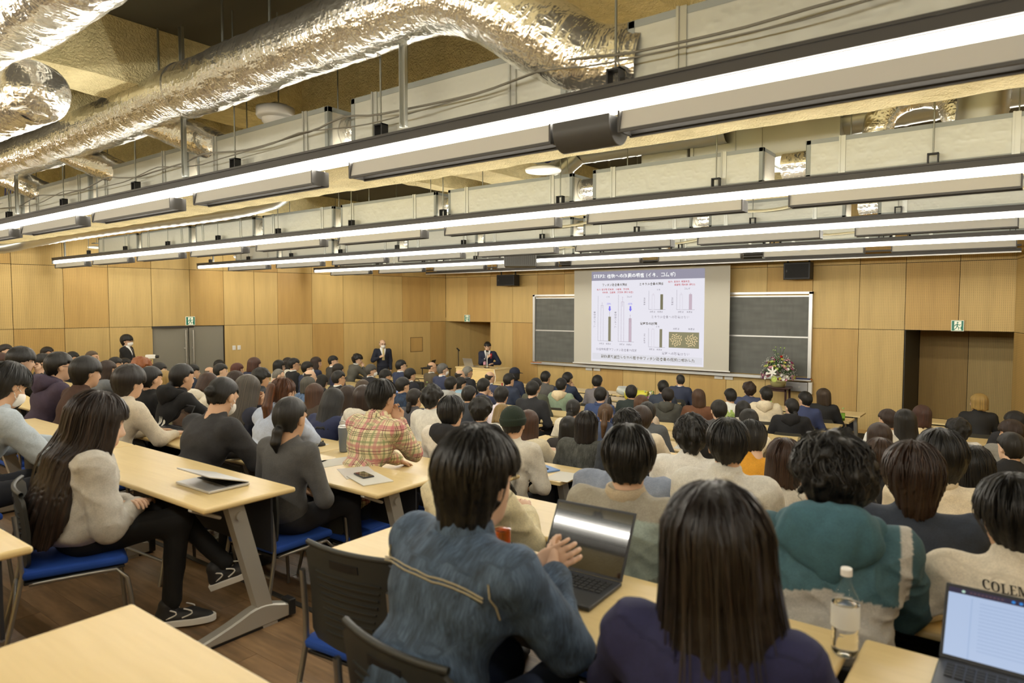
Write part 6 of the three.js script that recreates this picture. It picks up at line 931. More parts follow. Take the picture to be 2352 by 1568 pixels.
// trailing details on single people
{
  const thread = std(lin(0.33, 0.29, 0.19), 0.7), p = who[131];
  const seam = (pts, r = 0.0026) => mesh('seam', tube(pts, r, 60, 5), thread, p.top), line = (f, n = 24) => Array.from({ length: n + 1 }, (_, i) => { const [x, y] = f(i / n); return V(x, y, p.surf(x, y) + 0.001); }).filter((q) => Number.isFinite(q.z) && q.z > -0.12).map((q, i, l) => { let z = 0, n = 0; for (let k = Math.max(0, i - 4); k <= Math.min(l.length - 1, i + 4); k++) { z += l[k].z; n++; } return V(q.x, q.y, Math.max(q.z, z / n) + 0.001); });
  const yy = p.chs[1] + 0.075; seam(line((t) => [lerp(-0.2, 0.2, t), yy + 0.03 * Math.sin(t * Math.PI)])); seam(line((t) => [lerp(-0.2, 0.2, t), yy - 0.008 + 0.03 * Math.sin(t * Math.PI)]));
  for (const s of [-1, 1]) { seam(line((t) => [s * (0.2 + 0.012 * Math.sin(t * 3)), lerp(p.nk[1] - 0.05, p.chs[1] - 0.1, t)])); }
  const ink = printMat((g, w, h) => { g.fillStyle = '#26221e'; g.font = 'bold 200px serif'; g.textAlign = 'center'; g.fillText('COLEM', w / 2, h * 0.78); }, 1024, 256); decal(who[128], 'lettering', -0.05, who[128].chs[1] + 0.115, 0.16, 0.042, null, ink);
  const scrawl = (g, x, y, w, amp, n) => { g.beginPath(); for (let i = 0; i <= n; i++) g.lineTo(x + w * i / n, y + (i % 2 ? -amp : amp) * (0.6 + 0.4 * Math.sin(i * 2.3))); g.stroke(); };
  decal(who[10], 'back_print', 0.0, who[10].chs[1] - 0.07, 0.2, 0.16, null, printMat((g) => { g.strokeStyle = g.fillStyle = '#e8e6de'; g.lineWidth = 12; g.lineCap = g.lineJoin = 'round'; for (let i = 0; i < 5; i++) { g.beginPath(); g.moveTo(300, 210); g.quadraticCurveTo(280 + i * 18, 120, 300 + i * 26, 30 + (i % 2) * 26); g.stroke(); } g.beginPath(); g.ellipse(430, 110, 26, 44, 0.4, 0, 7); g.fill(); g.fillRect(410, 140, 24, 80); g.fillRect(380, 205, 90, 22); scrawl(g, 60, 190, 190, 26, 11); }));
  decal(who[42], 'back_print', 0.0, who[42].chs[1] - 0.0, 0.28, 0.1, null, printMat((g) => { g.fillStyle = '#e9ecf2'; reseed(21); for (const y of [50, 140]) for (let x = 40; x < 470; ) { const w = 14 + rnd() * 16; g.fillRect(x, y, w, 62); x += w + 7; } }));
  decal(who[127], 'back_print', 0.09, who[127].chs[1] + 0.05, 0.14, 0.05, null, printMat((g) => { g.strokeStyle = '#b32034'; g.lineWidth = 22; g.lineCap = g.lineJoin = 'round'; scrawl(g, 50, 140, 400, 42, 13); }));
  decal(who[102], 'back_print', 0.0, who[102].chs[1] - 0.06, 0.26, 0.28, null, printMat((g, w, h) => { reseed(5); for (let i = 0; i < 40; i++) { g.fillStyle = i % 3 ? '#a9bf6c' : '#8aa558'; g.beginPath(); g.ellipse(80 + rnd() * 350, 20 + rnd() * 150, 42, 22, rnd() * 3, 0, 7); g.fill(); } g.fillStyle = '#5f83bd'; g.fillRect(120, 205, 300, 36); }));
  decal(who[120], 'back_print', 0.02, who[120].chs[1] - 0.06, 0.22, 0.2, null, printMat((g) => { g.strokeStyle = '#4d5358'; g.lineWidth = 9; g.strokeRect(150, 60, 300, 150); g.fillStyle = '#5f83bd'; g.fillRect(60, 70, 70, 150); g.fillStyle = '#30343a'; g.fillRect(80, 150, 40, 60); }));
}
// people on their feet
who.s1 = person({ stand: 1, floor: ROW_FLOOR[6], x: -15.55, z: -6.72, hy: EYE - 0.775, hair: 'mop', hairC: '#15110d', top: 'suit', topC: '#17181b', who: 'black suit and mask standing by the left wall', face: -48, body: -45, mask: 1, glasses: 1, lean: 0, nod: 2, hands: ['x', 'x'], front: lin(0.02, 0.02, 0.03), legC: '#15161a', faceLod: 1, lod: 2 });
who.s2 = person({ stand: 1, floor: 0, x: -14.4, z: -13.0, hy: EYE - 1.085, hair: 'bald', hairC: '#1d1712', top: 'suit', topC: '#1b2030', who: 'dark suit and mask standing at the front left', face: -112, body: -122, mask: 1, glasses: 1, lean: 0, nod: 4, hands: ['h', [0.13, 1.22, -0.26]], palm: [null, [1, 0, 0.3]], front: lin(0.5, 0.42, 0.2), legC: '#141823', wide: 1.08, faceLod: 1, lod: 2 });
who.s3 = person({ stand: 1, floor: 0, x: -11.72, z: -14.35, hy: EYE - 1.125, hair: 'short', hairC: '#15110d', top: 'suit', topC: '#1a2138', who: 'navy suit speaking into a microphone at the podium', face: -146, body: -146, lean: 0, nod: 16, hands: [[-0.16, 1.08, -0.2], [0.0, 1.24, -0.24]], palm: [null, [0.4, 0.3, -1]], front: lin(0.03, 0.03, 0.05), legC: '#161a28', wide: 1.05, faceLod: 1, lod: 2 });
{
  const p = who.s3, m = thing('microphone', 'black hand microphone held by the speaker', 'microphone', [p.gx, 0, p.gz], p.bodyTurn);
  mesh('handle', bar(V(0.01, 1.2, -0.29), V(0.0, 1.36, -0.25), 0.013, 10, 0.017), M.black, m); mesh('grille', new THREE.SphereGeometry(0.025, 14, 10).translate(0, 1.375, -0.246), M.darkAlu, m);
  const f = mesh('red_rosette', (() => { const l = []; for (let i = 0; i < 12; i++) { const g = new THREE.SphereGeometry(0.02, 8, 6); g.scale(1, 0.6, 0.4); g.rotateZ(i); g.translate(Math.cos(i * 1.05) * 0.028 * (i % 3 ? 1 : 0.4), Math.sin(i * 1.05) * 0.028 * (i % 3 ? 1 : 0.4), 0); l.push(g); } l.push(box(0.02, 0.07, 0.004, 0, -0.06, 0)); return merge(l); })(), std(lin(0.55, 0.02, 0.03), 0.6), p.t); f.position.set(-0.1, p.chs[1] + 0.07, p.surf(-0.1, p.chs[1] + 0.07, -1) - 0.012);
}
// the neighbour at the lower right whose shoulder shows
who[130] = person({ row: 1, x: 0.16, z: -1.42, hy: EYE - 0.56, hair: 'short', hairC: '#15110d', top: 'knit', topC: '#17181a', who: 'black knit jacket at bottom right corner', pose: 't', lean: 20, face: 10, body: 4, wide: 1.15, fat: 1.15 });
chair(-1.87, ROW_FLOOR[1], -1.7, 0.12, 'empty black slatted chair pushed in at the aisle end of the laptop table', true);
// ---------- things on the tables and around the room ----------
const topY = (r) => ROW_TOP[r] + 0.0005;
M.pet = phys(0xffffff, 0.06, { transmission: 1, thickness: 0, ior: 1.3, specularIntensity: 0.6 });
M.water = phys(0xffffff, 0.02, { transmission: 1, thickness: 0.05, ior: 1.33 });
const liquid = (c) => phys(c, 0.1, { transmission: 0.85, thickness: 0.05, ior: 1.33, attenuationColor: new THREE.Color(c), attenuationDistance: 0.05 });
M.tea = liquid('#7fa83a'); M.amber = liquid('#d07a10'); M.paper = std(lin(0.72, 0.71, 0.66), 0.85); M.screenOff = phys(lin(0.006, 0.005, 0.005), 0.08, { clearcoat: 1, clearcoatRoughness: 0.03 });
M.greyAlu = std(lin(0.42, 0.42, 0.42), 0.35, { metalness: 0.7 }); M.spaceGrey = std(lin(0.05, 0.055, 0.065), 0.4, { metalness: 0.4 }); M.keys = std(lin(0.02, 0.021, 0.023), 0.6);
function bottle(name, [x, y, z], o, label, category = 'bottle', group) {
  const h = o.h ?? 0.215, r = o.r ?? 0.033, t = thing(name, label, category, [x, y, z], 0, group), prof = [];
  const n = 26; for (let i = 0; i <= n; i++) { const f = i / n, yy = f * h * 0.9; let q = r; if (f < 0.05) q = r * (0.82 + 0.18 * f / 0.05); if (f > 0.66) q = lerp(r, 0.0125, smooth(0.66, 0.97, f)); if (o.ribbed && f > 0.08 && f < 0.6) q -= 0.0015 * (0.5 + 0.5 * Math.sin(f * 60)); prof.push([q, yy]); }
  mesh('body', lathe([[0.001, 0.0005], ...prof], o.seg ?? 24), o.solid ?? M.pet, t);
  if (o.fill) { const lv = o.fill; mesh('drink', lathe([[0.001, 0.003], ...prof.filter(([, b]) => b <= h * lv).map(([a, b]) => [a - 0.0018, b + 0.003]), [0.001, h * lv + 0.003]], o.seg ?? 24), o.liquid ?? M.water, t); }
  mesh('cap', lathe([[0.001, h], [0.0135, h], [0.0145, h - 0.004], [0.0145, h - 0.02], [0.012, h - 0.021]], 20), o.capMat ?? M.white, t);
  if (o.label) mesh('label', new THREE.CylinderGeometry(r + 0.0007, r + 0.0007, h * (o.labelH ?? 0.3), o.seg ?? 24, 1, true).translate(0, h * (o.labelY ?? 0.47), 0), o.label, t); return t;
}
function keysGeo(w, d, rows, cols) { const l = []; for (let i = 0; i < rows; i++) for (let j = 0; j < cols; j++) l.push(box(w / cols * 0.82, 0.0025, d / rows * 0.78, -w / 2 + (j + 0.5) * w / cols, 0.0012, -d / 2 + (i + 0.5) * d / rows)); return merge(l); }
function laptop([x, y, z], turn, o, label) {           // hinge at the far side (-z); screen towards +z
  const w = o.w ?? 0.31, d = o.d ?? 0.215, t = thing('laptop', label, 'laptop', [x, y, z], turn, undefined), shell = o.mat ?? M.greyAlu;
  const b = mesh('base', box(w, 0.014, d, 0, 0.008, 0, 0.004), shell, t);
  if (!o.far) { const k = mesh('keyboard', keysGeo(w * 0.88, d * 0.42, 5, 13), M.keys, b); k.position.set(0, 0.0155, -d * 0.17); mesh('touchpad', box(w * 0.34, 0.001, d * 0.3, 0, 0.0156, d * 0.27), o.padMat ?? shell, b); }
  const lid = new THREE.Group(); lid.name = 'lid'; lid.position.set(0, 0.016, -d / 2 + 0.004); lid.rotation.x = -(o.open ?? 15) * D2R; t.add(lid);
  mesh('lid_shell', box(w, d, 0.006, 0, d / 2, -0.003, 0.0025), shell, lid); mesh('bezel', box(w - 0.006, d - 0.008, 0.001, 0, d / 2, 0.0006), M.black, lid); const s = mesh('display', new THREE.PlaneGeometry(w - 0.016, d - 0.02), o.screen ?? M.screenOff, lid); s.position.set(0, d / 2, 0.0016); return t;
}
function flat(name, label, category, [x, y, z], w, d, mat, turn = 0, h = 0.0015, group) { const m = mesh(name, box(w, h, d, 0, h / 2, 0, h > 0.004 ? 0.0015 : 0), mat); m.position.set(x, y, z); m.rotation.y = turn; return tag(m, label, category, group); }
function lamp(parent, w, h, x, y, z, turn, color, power) { const l = new THREE.RectAreaLight(color, power, w, h); l.position.set(x, y, z); l.rotation.set(0, turn, 0); l.lookAt(x + Math.sin(turn), y + 0.25, z + Math.cos(turn)); scene.add(l); }
// near tables
laptop([-3.39, topY(1), -1.87], 0.0, { open: -73, w: 0.33, d: 0.225, mat: std(lin(0.6, 0.6, 0.6), 0.4, { metalness: 0.4 }) }, 'half-closed silver laptop on the table beside the grey hoodie');
laptop([-1.21, topY(1), -1.88], 0.05, { open: 29.5, mat: M.spaceGrey, w: 0.315, d: 0.235 }, 'open dark grey laptop with black screen before the denim jacket');
{
  const docTex = canvasTex(640, 420, (g, w, h) => { g.fillStyle = '#b9cdee'; g.fillRect(0, 0, w, h); g.fillStyle = '#a9c0e6'; g.fillRect(110, 50, 6, h); g.fillStyle = '#2b2540'; g.fillRect(0, 0, w, 34); g.fillStyle = '#bfe3d0'; g.beginPath(); g.arc(70, 17, 9, 0, 7); g.fill(); ['#2f8be0', '#2f8be0', '#2352b8', '#c7ccd6', '#cfd3de', '#a62c46'].forEach((c, i) => { g.fillStyle = c; g.beginPath(); g.arc(300 + i * 34, 17, 9, 0, 7); g.fill(); }); g.fillStyle = '#5a4048'; for (let i = 0; i < 9; i++) g.fillRect(100 + i * 18, 11, 12, 11); g.fillStyle = '#9fb6dd'; for (let i = 0; i < 14; i++) g.fillRect(150, 70 + i * 22, 300 + (i * 53) % 120, 4); });
  const lit = new THREE.MeshStandardMaterial({ color: 0x000000, roughness: 0.3, emissive: 0xffffff, emissiveMap: docTex, emissiveIntensity: 0.85 });
  laptop([-0.005, topY(1), -1.98], -0.02, { open: 36, mat: M.spaceGrey, w: 0.32, d: 0.2, screen: lit }, 'laptop with lit pale blue document on screen at right edge'); lamp(scene, 0.3, 0.22, 0.03, topY(1) + 0.13, -1.95, 0, new THREE.Color(0xb9cdee), 0.6);
}
{
  const labelTex = canvasTex(512, 128, (g, w, h) => { g.clearRect(0, 0, w, h); g.fillStyle = '#e9ecea'; g.fillRect(0, 0, w, h); g.fillStyle = '#6fae3c'; g.beginPath(); g.arc(300, 18, 12, 0, 7); g.fill(); g.fillStyle = '#6f9bd8'; g.fillRect(236, 42, 60, 44); g.fillStyle = '#9aa0a4'; for (let i = 0; i < 5; i++) g.fillRect(306, 44 + i * 10, 60, 4); });
  bottle('water_bottle', [-0.37, topY(1), -1.97], { h: 0.238, r: 0.035, fill: 0.62, ribbed: 1, seg: 40, label: std(0xffffff, 0.4, { map: labelTex }), labelH: 0.26, labelY: 0.47 }, 'clear water bottle with white cap on the front right table');
}
bottle('tea_bottle', [-1.6, topY(1), -2.05], { h: 0.215, fill: 0.36, liquid: M.amber, capMat: std(lin(0.2, 0.55, 0.12), 0.5), ribbed: 1 }, 'bottle of amber tea with green cap beside the denim jacket');
{ const t = thing('pencil_pouch', 'grey fabric pouch on the table beside the lettered sweatshirt', 'pouch', [-0.3, topY(2), -2.83]); mesh('bag', sdfMesh(field([ell([0, 0.035, 0], [0.1, 0.04, 0.05])]), [[-0.13, -0.02, -0.08], [0.13, 0.1, 0.08]], 0.012), clothMat('#5c5c58', 'sweat'), t); mesh('zip', bar(V(-0.08, 0.072, 0), V(0.08, 0.072, 0), 0.003, 6), M.black, t); }
flat('magazine', 'pink and blue leaflet under the phone on the middle left table', 'leaflet', [-3.5, topY(2), -2.93], 0.21, 0.297, std(0xffffff, 0.6, { map: canvasTex(128, 180, (g) => { g.fillStyle = '#d9d5d2'; g.fillRect(0, 0, 128, 180); g.fillStyle = '#dba7a5'; g.fillRect(0, 0, 60, 70); g.fillStyle = '#8aa3cf'; g.fillRect(60, 0, 68, 60); g.fillStyle = '#b9b4b8'; for (let i = 0; i < 8; i++) g.fillRect(12, 84 + i * 11, 100, 3); }) }), 1.1);
flat('notebook', 'white notebook beside the phone on the middle left table', 'notebook', [-3.3, topY(2), -2.86], 0.2, 0.28, M.paper, 1.25, 0.006);
{ const t = thing('smartphone', 'grey smartphone lying on the leaflet', 'phone', [-3.38, topY(2) + 0.007, -2.88], 1.3); mesh('case', box(0.075, 0.009, 0.15, 0, 0.0045, 0, 0.003), M.spaceGrey, t); mesh('glass', box(0.068, 0.001, 0.142, 0, 0.0093, 0), M.screenOff, t); }
{ const t = thing('tumbler', 'grey steel tumbler with carry loop beside the checked shirt', 'tumbler', [-4.62, topY(3), -3.72]); mesh('cup', lathe([[0.001, 0.001], [0.033, 0.001], [0.036, 0.01], [0.045, 0.2], [0.045, 0.21]], 28), std(lin(0.16, 0.18, 0.2), 0.4), t); mesh('lid', lathe([[0.001, 0.228], [0.04, 0.226], [0.046, 0.21]], 28), M.alu, t); mesh('loop', tube([V(-0.04, 0.205, 0), V(-0.045, 0.25, 0), V(0, 0.265, 0), V(0.045, 0.25, 0), V(0.04, 0.205, 0)], 0.004, 24, 6), M.alu, t); }
bottle('water_bottle', [-4.78, topY(3), -3.9], { fill: 0.3, capMat: std(lin(0.1, 0.4, 0.75), 0.5), ribbed: 1 }, 'clear bottle with light blue cap behind the grey tumbler');
{ const t = thing('computer_mouse', 'dark computer mouse left of the grey tumbler', 'mouse', [-4.98, topY(3), -3.75]); mesh('shell', sdfMesh(((f) => (x, y, z) => Math.max(f(x, y, z), -y))(field([ell([0, 0.005, 0], [0.032, 0.034, 0.055])])), [[-0.05, -0.01, -0.07], [0.05, 0.06, 0.07]], 0.006), M.keys, t); mesh('wheel', bar(V(-0.004, 0.036, -0.03), V(0.004, 0.036, -0.03), 0.008, 10), M.black, t); }
laptop([-5.3, topY(3), -3.78], 0.1, { open: -88, far: 1 }, 'closed silver laptop left of the computer mouse');
laptop([-6.05, topY(2), -2.9], 0.05, { open: 28, mat: M.spaceGrey, far: 1 }, 'open dark laptop seen between the cream and black sweaters');
bottle('milk_bottle', [-7.3, topY(3), -3.75], { h: 0.2, r: 0.035, solid: std(lin(0.7, 0.64, 0.48), 0.5), capMat: std(lin(0.72, 0.68, 0.55), 0.5) }, 'cream coloured bottle before the black hoodie');
{ const t = thing('pen_case', 'black and red pen case beside the cream bottle', 'case', [-7.75, topY(3), -3.66]); mesh('bag', box(0.2, 0.035, 0.06, 0, 0.018, 0, 0.014), M.black, t); mesh('tab', box(0.11, 0.012, 0.02, -0.03, 0.036, 0.02, 0.004), std(lin(0.5, 0.02, 0.03), 0.5), t); }
const sheets = [[2, -4.0, -2.86, 0.3, 'sheet of notes by the black sweater and bun'], [2, -3.86, -3.02, -0.2, 'second loose sheet near the low ponytail'], [3, -5.05, -3.68, 0.2, 'open notebook page by the auburn ponytail'], [4, -2.98, -4.62, 0.12, 'blank paper sheet on the table end beside the blue notebook'], [4, -3.5, -4.7, 0.4, 'paper sheet before the beanie'], [7, -3.2, -7.6, 0.2, 'paper sheet before the canvas bag'], [9, -5.65, -9.5, 0.3, 'paper in front of the blue collared shirt'], [9, -5.9, -9.6, -0.3, 'paper beside the grey vest'], [11, -10.9, -11.45, 0.1, 'papers before the silver-haired man'], [9, -10.0, -9.55, 0.2, 'papers before the black suit with glasses'], [8, -8.9, -8.6, 0.2, 'papers before the denim vest'], [10, -12.1, -10.5, 0.1, 'white documents before the masked grey-haired man'], [4, -9.0, -4.7, 0.2, 'notes before the blond bob'], [1, -5.35, -1.85, 0.4, 'notes before the pale blue sweatshirt'], [6, -0.9, -6.7, 0.2, 'paper sheet at right before the brown bob'], [1, -0.7, -1.78, 0.3, 'note paper beside the very long dark hair']];
for (const [r, x, z, a, l] of sheets) flat('paper_sheet', l, 'paper', [x, topY(r), z], 0.21, 0.297, M.paper, a, 0.0012, 'loose paper sheets');
flat('notebook', 'blue notebook with a phone on it', 'notebook', [-3.26, topY(4), -4.72], 0.19, 0.26, std(lin(0.16, 0.3, 0.62), 0.5), 1.2, 0.012);
{ const t = thing('smartphone', 'grey smartphone lying on the blue notebook', 'phone', [-3.26, topY(4) + 0.0125, -4.71], 1.0); mesh('case', box(0.075, 0.01, 0.15, 0, 0.005, 0, 0.003), M.spaceGrey, t); mesh('glass', box(0.068, 0.001, 0.142, 0, 0.0103, 0), M.screenOff, t); }
{ const t = thing('pencil_pouch', 'black rounded pouch past the dark green beanie', 'pouch', [-3.78, topY(4), -4.85]); mesh('bag', sdfMesh(field([ell([0, 0.04, 0], [0.1, 0.04, 0.06])]), [[-0.13, -0.02, -0.09], [0.13, 0.1, 0.09]], 0.012), M.keys, t); mesh('zip', bar(V(-0.07, 0.08, 0), V(0.07, 0.08, 0), 0.003, 6), M.black, t); }
{ const t = thing('tablet', 'grey tablet with blue edge past the black pouch', 'tablet', [-3.75, topY(5), -5.75], 0.2); mesh('slab', box(0.19, 0.008, 0.26, 0, 0.004, 0, 0.002), std(lin(0.12, 0.16, 0.4), 0.4), t); mesh('glass', box(0.175, 0.001, 0.24, 0, 0.0085, 0), M.greyAlu, t); }
laptop([-2.62, topY(6), -6.62], 0.1, { open: 20, mat: M.spaceGrey, far: 1 }, 'grey laptop with back of the lid towards the wavy-haired white sweater');
{ const t = thing('canvas_bag', 'cream canvas bag with a phone on the table right of centre', 'bag', [-3.6, topY(8), -8.6]); mesh('sack', sdfMesh(((f) => (x, y, z) => f(x, y, z) + 0.014 * noise3(x * 22, y * 22, z * 22))(field([ell([0, 0.045, 0], [0.17, 0.06, 0.1])])), [[-0.22, -0.03, -0.15], [0.22, 0.15, 0.15]], 0.014), clothMat('#d8ccb0', 'sweat'), t); mesh('handle', tube([V(-0.08, 0.09, 0), V(-0.06, 0.14, 0.02), V(0.02, 0.15, 0.02), V(0.05, 0.09, 0)], 0.008, 20, 6), clothMat('#d8ccb0', 'sweat'), t); mesh('strap_tag', box(0.05, 0.004, 0.09, -0.05, 0.105, 0.02), M.spaceGrey, t); }
{ const t = thing('thermos', 'black thermos flask with carry loop beside the grey vest', 'flask', [-5.82, topY(10), -10.5]); mesh('body', lathe([[0.001, 0.001], [0.036, 0.001], [0.038, 0.01], [0.038, 0.18], [0.026, 0.215]], 20), M.black, t); mesh('lid', lathe([[0.026, 0.215], [0.026, 0.24], [0.001, 0.244]], 20), M.black, t); mesh('loop', new THREE.TorusGeometry(0.02, 0.005, 6, 18).translate(0, 0.258, 0), M.black, t); }
bottle('red_bottle', [-8.95, topY(11), -11.45], { h: 0.22, r: 0.033, solid: std(lin(0.45, 0.01, 0.03), 0.35), capMat: std(lin(0.5, 0.02, 0.05), 0.4) }, 'bright red flask beside the capped person');
laptop([-6.72, topY(11), -11.5], 0.1, { open: 25, mat: M.white, far: 1 }, 'white laptop lid between navy sweater and grey vest');
const teas = [[9, -10.75, -9.45, 'green tea bottle before the standing man in dark suit'], [10, -10.25, -10.5, 'green tea bottle right of the dark briefcase'], [11, -9.15, -11.4, 'green tea bottle in front of the podium'], [12, -6.05, -12.35, 'left one of two green tea bottles right of the bouquet'], [12, -5.92, -12.4, 'right one of two green tea bottles right of the bouquet'], [12, -2.42, -12.27, 'green tea bottle at the right end of the table'], [12, -3.62, -12.4, 'green tea bottle peeking out by the flower stand']];
const teaLabel = std(0xffffff, 0.5, { map: canvasTex(128, 64, (g) => { g.fillStyle = '#8fc24a'; g.fillRect(0, 0, 128, 64); g.fillStyle = '#eef2de'; g.fillRect(48, 6, 26, 52); g.fillStyle = '#2d4a22'; for (let i = 0; i < 3; i++) g.fillRect(55, 12 + i * 14, 12, 10); }) });
for (const [r, x, z, l] of teas) bottle('tea_bottle', [x, topY(r), z], { h: 0.215, fill: 0.6, liquid: M.tea, capMat: std(lin(0.42, 0.62, 0.2), 0.5), label: teaLabel, labelH: 0.4, labelY: 0.4, seg: 14 }, l, 'bottle', 'green tea bottles');
bottle('water_bottle', [-0.75, topY(4), -4.75], { fill: 0.5, ribbed: 1, seg: 16 }, 'clear bottle with white cap past the navy crewneck');
{ const t = thing('table_sign', 'small folded white card beside the green tea bottle', 'card', [-2.62, topY(12), -12.3]); for (const s of [-1, 1]) { const m = mesh('leaf', box(0.14, 0.1, 0.002, 0, 0.05, 0), M.paper, t); m.position.z = s * 0.025; m.rotation.x = -s * 0.45; } }
{ const t = thing('briefcase', 'black soft briefcase on the table before the brown jacket', 'bag', [-10.55, topY(10), -10.5]); mesh('bag', box(0.36, 0.2, 0.1, 0, 0.1, 0, 0.03), M.keys, t); mesh('handle', tube([V(-0.07, 0.19, 0), V(-0.05, 0.24, 0), V(0.05, 0.24, 0), V(0.07, 0.19, 0)], 0.008, 16, 6), M.black, t); }
// front of the room: bouquet, flower stand, podium things
function petals(n, r, len, w, tilt) { const l = []; for (let i = 0; i < n; i++) { const g = new THREE.SphereGeometry(1, 7, 5); g.scale(w, 0.12 * w, len); g.translate(0, 0, len * 0.8); g.rotateX(-tilt); g.rotateY(i * 6.283 / n); l.push(g); } return merge(l); }
{
  const t = thing('flower_stand', 'dark red-brown wooden plant stand below the blackboard', 'stand', [-4.25, 0, -15.02]); const wd = std(lin(0.035, 0.009, 0.006), 0.35);
  mesh('top', box(0.5, 0.04, 0.4, 0, 0.9, 0, 0.008), wd, t); for (const [a, b] of [[-1, -1], [-1, 1], [1, -1], [1, 1]]) mesh('leg', box(0.04, 0.88, 0.04, a * 0.2, 0.44, b * 0.15, 0.005), wd, t); mesh('shelf', box(0.4, 0.025, 0.3, 0, 0.2, 0, 0.004), wd, t); mesh('apron', box(0.42, 0.05, 0.02, 0, 0.855, 0.16), wd, t);
  const f = thing('flower_arrangement', 'large basket of white, pink, yellow and green flowers on the stand', 'flowers', [-4.25, 0.92, -15.02]);
  mesh('basket', lathe([[0.001, 0.0], [0.13, 0.0], [0.17, 0.11], [0.165, 0.115], [0.12, 0.02]], 24), std(lin(0.5, 0.45, 0.2), 0.7), f); reseed(77);
  const kinds = [['white_carnation', lin(0.8, 0.78, 0.72), 30], ['pink_flower', lin(0.6, 0.28, 0.36), 26], ['yellow_orchid', lin(0.6, 0.55, 0.12), 16], ['green_chrysanthemum', lin(0.4, 0.5, 0.12), 12], ['magenta_flower', lin(0.35, 0.02, 0.12), 14], ['purple_flower', lin(0.2, 0.06, 0.16), 10]];
  for (const [n, c, k] of kinds) { const geo = petals(n === 'white_carnation' ? 9 : 6, 0, 0.02, 0.014, 0.7), mat = std(c, 0.7); for (let i = 0; i < k; i++) { const a = rr(0, 6.283), e = Math.acos(rr(0.02, 0.96)), R = rr(0.24, 0.3); const m = mesh(n, geo, mat, f); m.position.set(Math.sin(e) * Math.cos(a) * R * 1.15, 0.26 + Math.cos(e) * R * 1.2 - 0.1 * (e > 1.2), Math.sin(e) * Math.sin(a) * R); m.lookAt(f.localToWorld(V(m.position.x * 3, 0.2 + (m.position.y - 0.2) * 3, m.position.z * 3))); m.rotateX(Math.PI / 2); m.scale.setScalar(rr(1.0, 1.7)); } }
  const lily = mesh('lily', petals(6, 0, 0.075, 0.022, 0.5), std(lin(0.85, 0.83, 0.76), 0.6), f); lily.position.set(-0.03, 0.32, 0.3); lily.rotation.x = 1.2; const mum = mesh('green_mum', petals(14, 0, 0.05, 0.012, 0.6), std(lin(0.5, 0.58, 0.14), 0.7), f); mum.position.set(0.02, 0.18, 0.31); mum.rotation.x = 1.4; const red = mesh('red_rose', petals(8, 0, 0.03, 0.022, 1.0), std(lin(0.55, 0.02, 0.01), 0.6), f); red.position.set(0.07, 0.62, 0.05);
  const leafG = new THREE.SphereGeometry(1, 6, 4).scale(0.014, 0.004, 0.07).translate(0, 0, 0.07), leafM = std(lin(0.05, 0.12, 0.03), 0.7); for (let i = 0; i < 70; i++) { const a = rr(0, 6.283), e = rr(0.2, 1.7), m = mesh('leaf', leafG, leafM, f), R = 0.2; m.position.set(Math.sin(e) * Math.cos(a) * R, 0.24 + Math.cos(e) * R * 1.2, Math.sin(e) * Math.sin(a) * R); m.lookAt(f.localToWorld(V(m.position.x * 3, m.position.y * 2.2, m.position.z * 3))); m.scale.setScalar(rr(0.8, 1.6)); }
  for (let i = 0; i < 7; i++) { const a = rr(0, 6.283), q = V(Math.cos(a) * 0.12, 0.78 + rr(-0.1, 0.06), Math.sin(a) * 0.08); mesh('stem', tube([V(0, 0.3, 0), V(q.x * 0.4, 0.6, q.z * 0.4), q], 0.004, 10, 5), leafM, f); const b = mesh('bud', new THREE.SphereGeometry(0.014, 7, 5), std(lin(0.35, 0.5, 0.15), 0.7), f); b.position.copy(q); }
  const fill = new THREE.InstancedMesh(new THREE.SphereGeometry(0.007, 5, 4), std(lin(0.75, 0.74, 0.66), 0.8), 260), mm = new THREE.Matrix4(); for (let i = 0; i < 260; i++) { const a = rr(0, 6.283), e = Math.acos(rr(-0.2, 0.98)), R = rr(0.26, 0.35); fill.setMatrixAt(i, mm.makeTranslation(Math.sin(e) * Math.cos(a) * R * 1.1, 0.27 + Math.cos(e) * R * 1.25, Math.sin(e) * Math.sin(a) * R)); } fill.name = 'baby_breath'; fill.userData.kind = 'stuff'; f.add(fill);
}
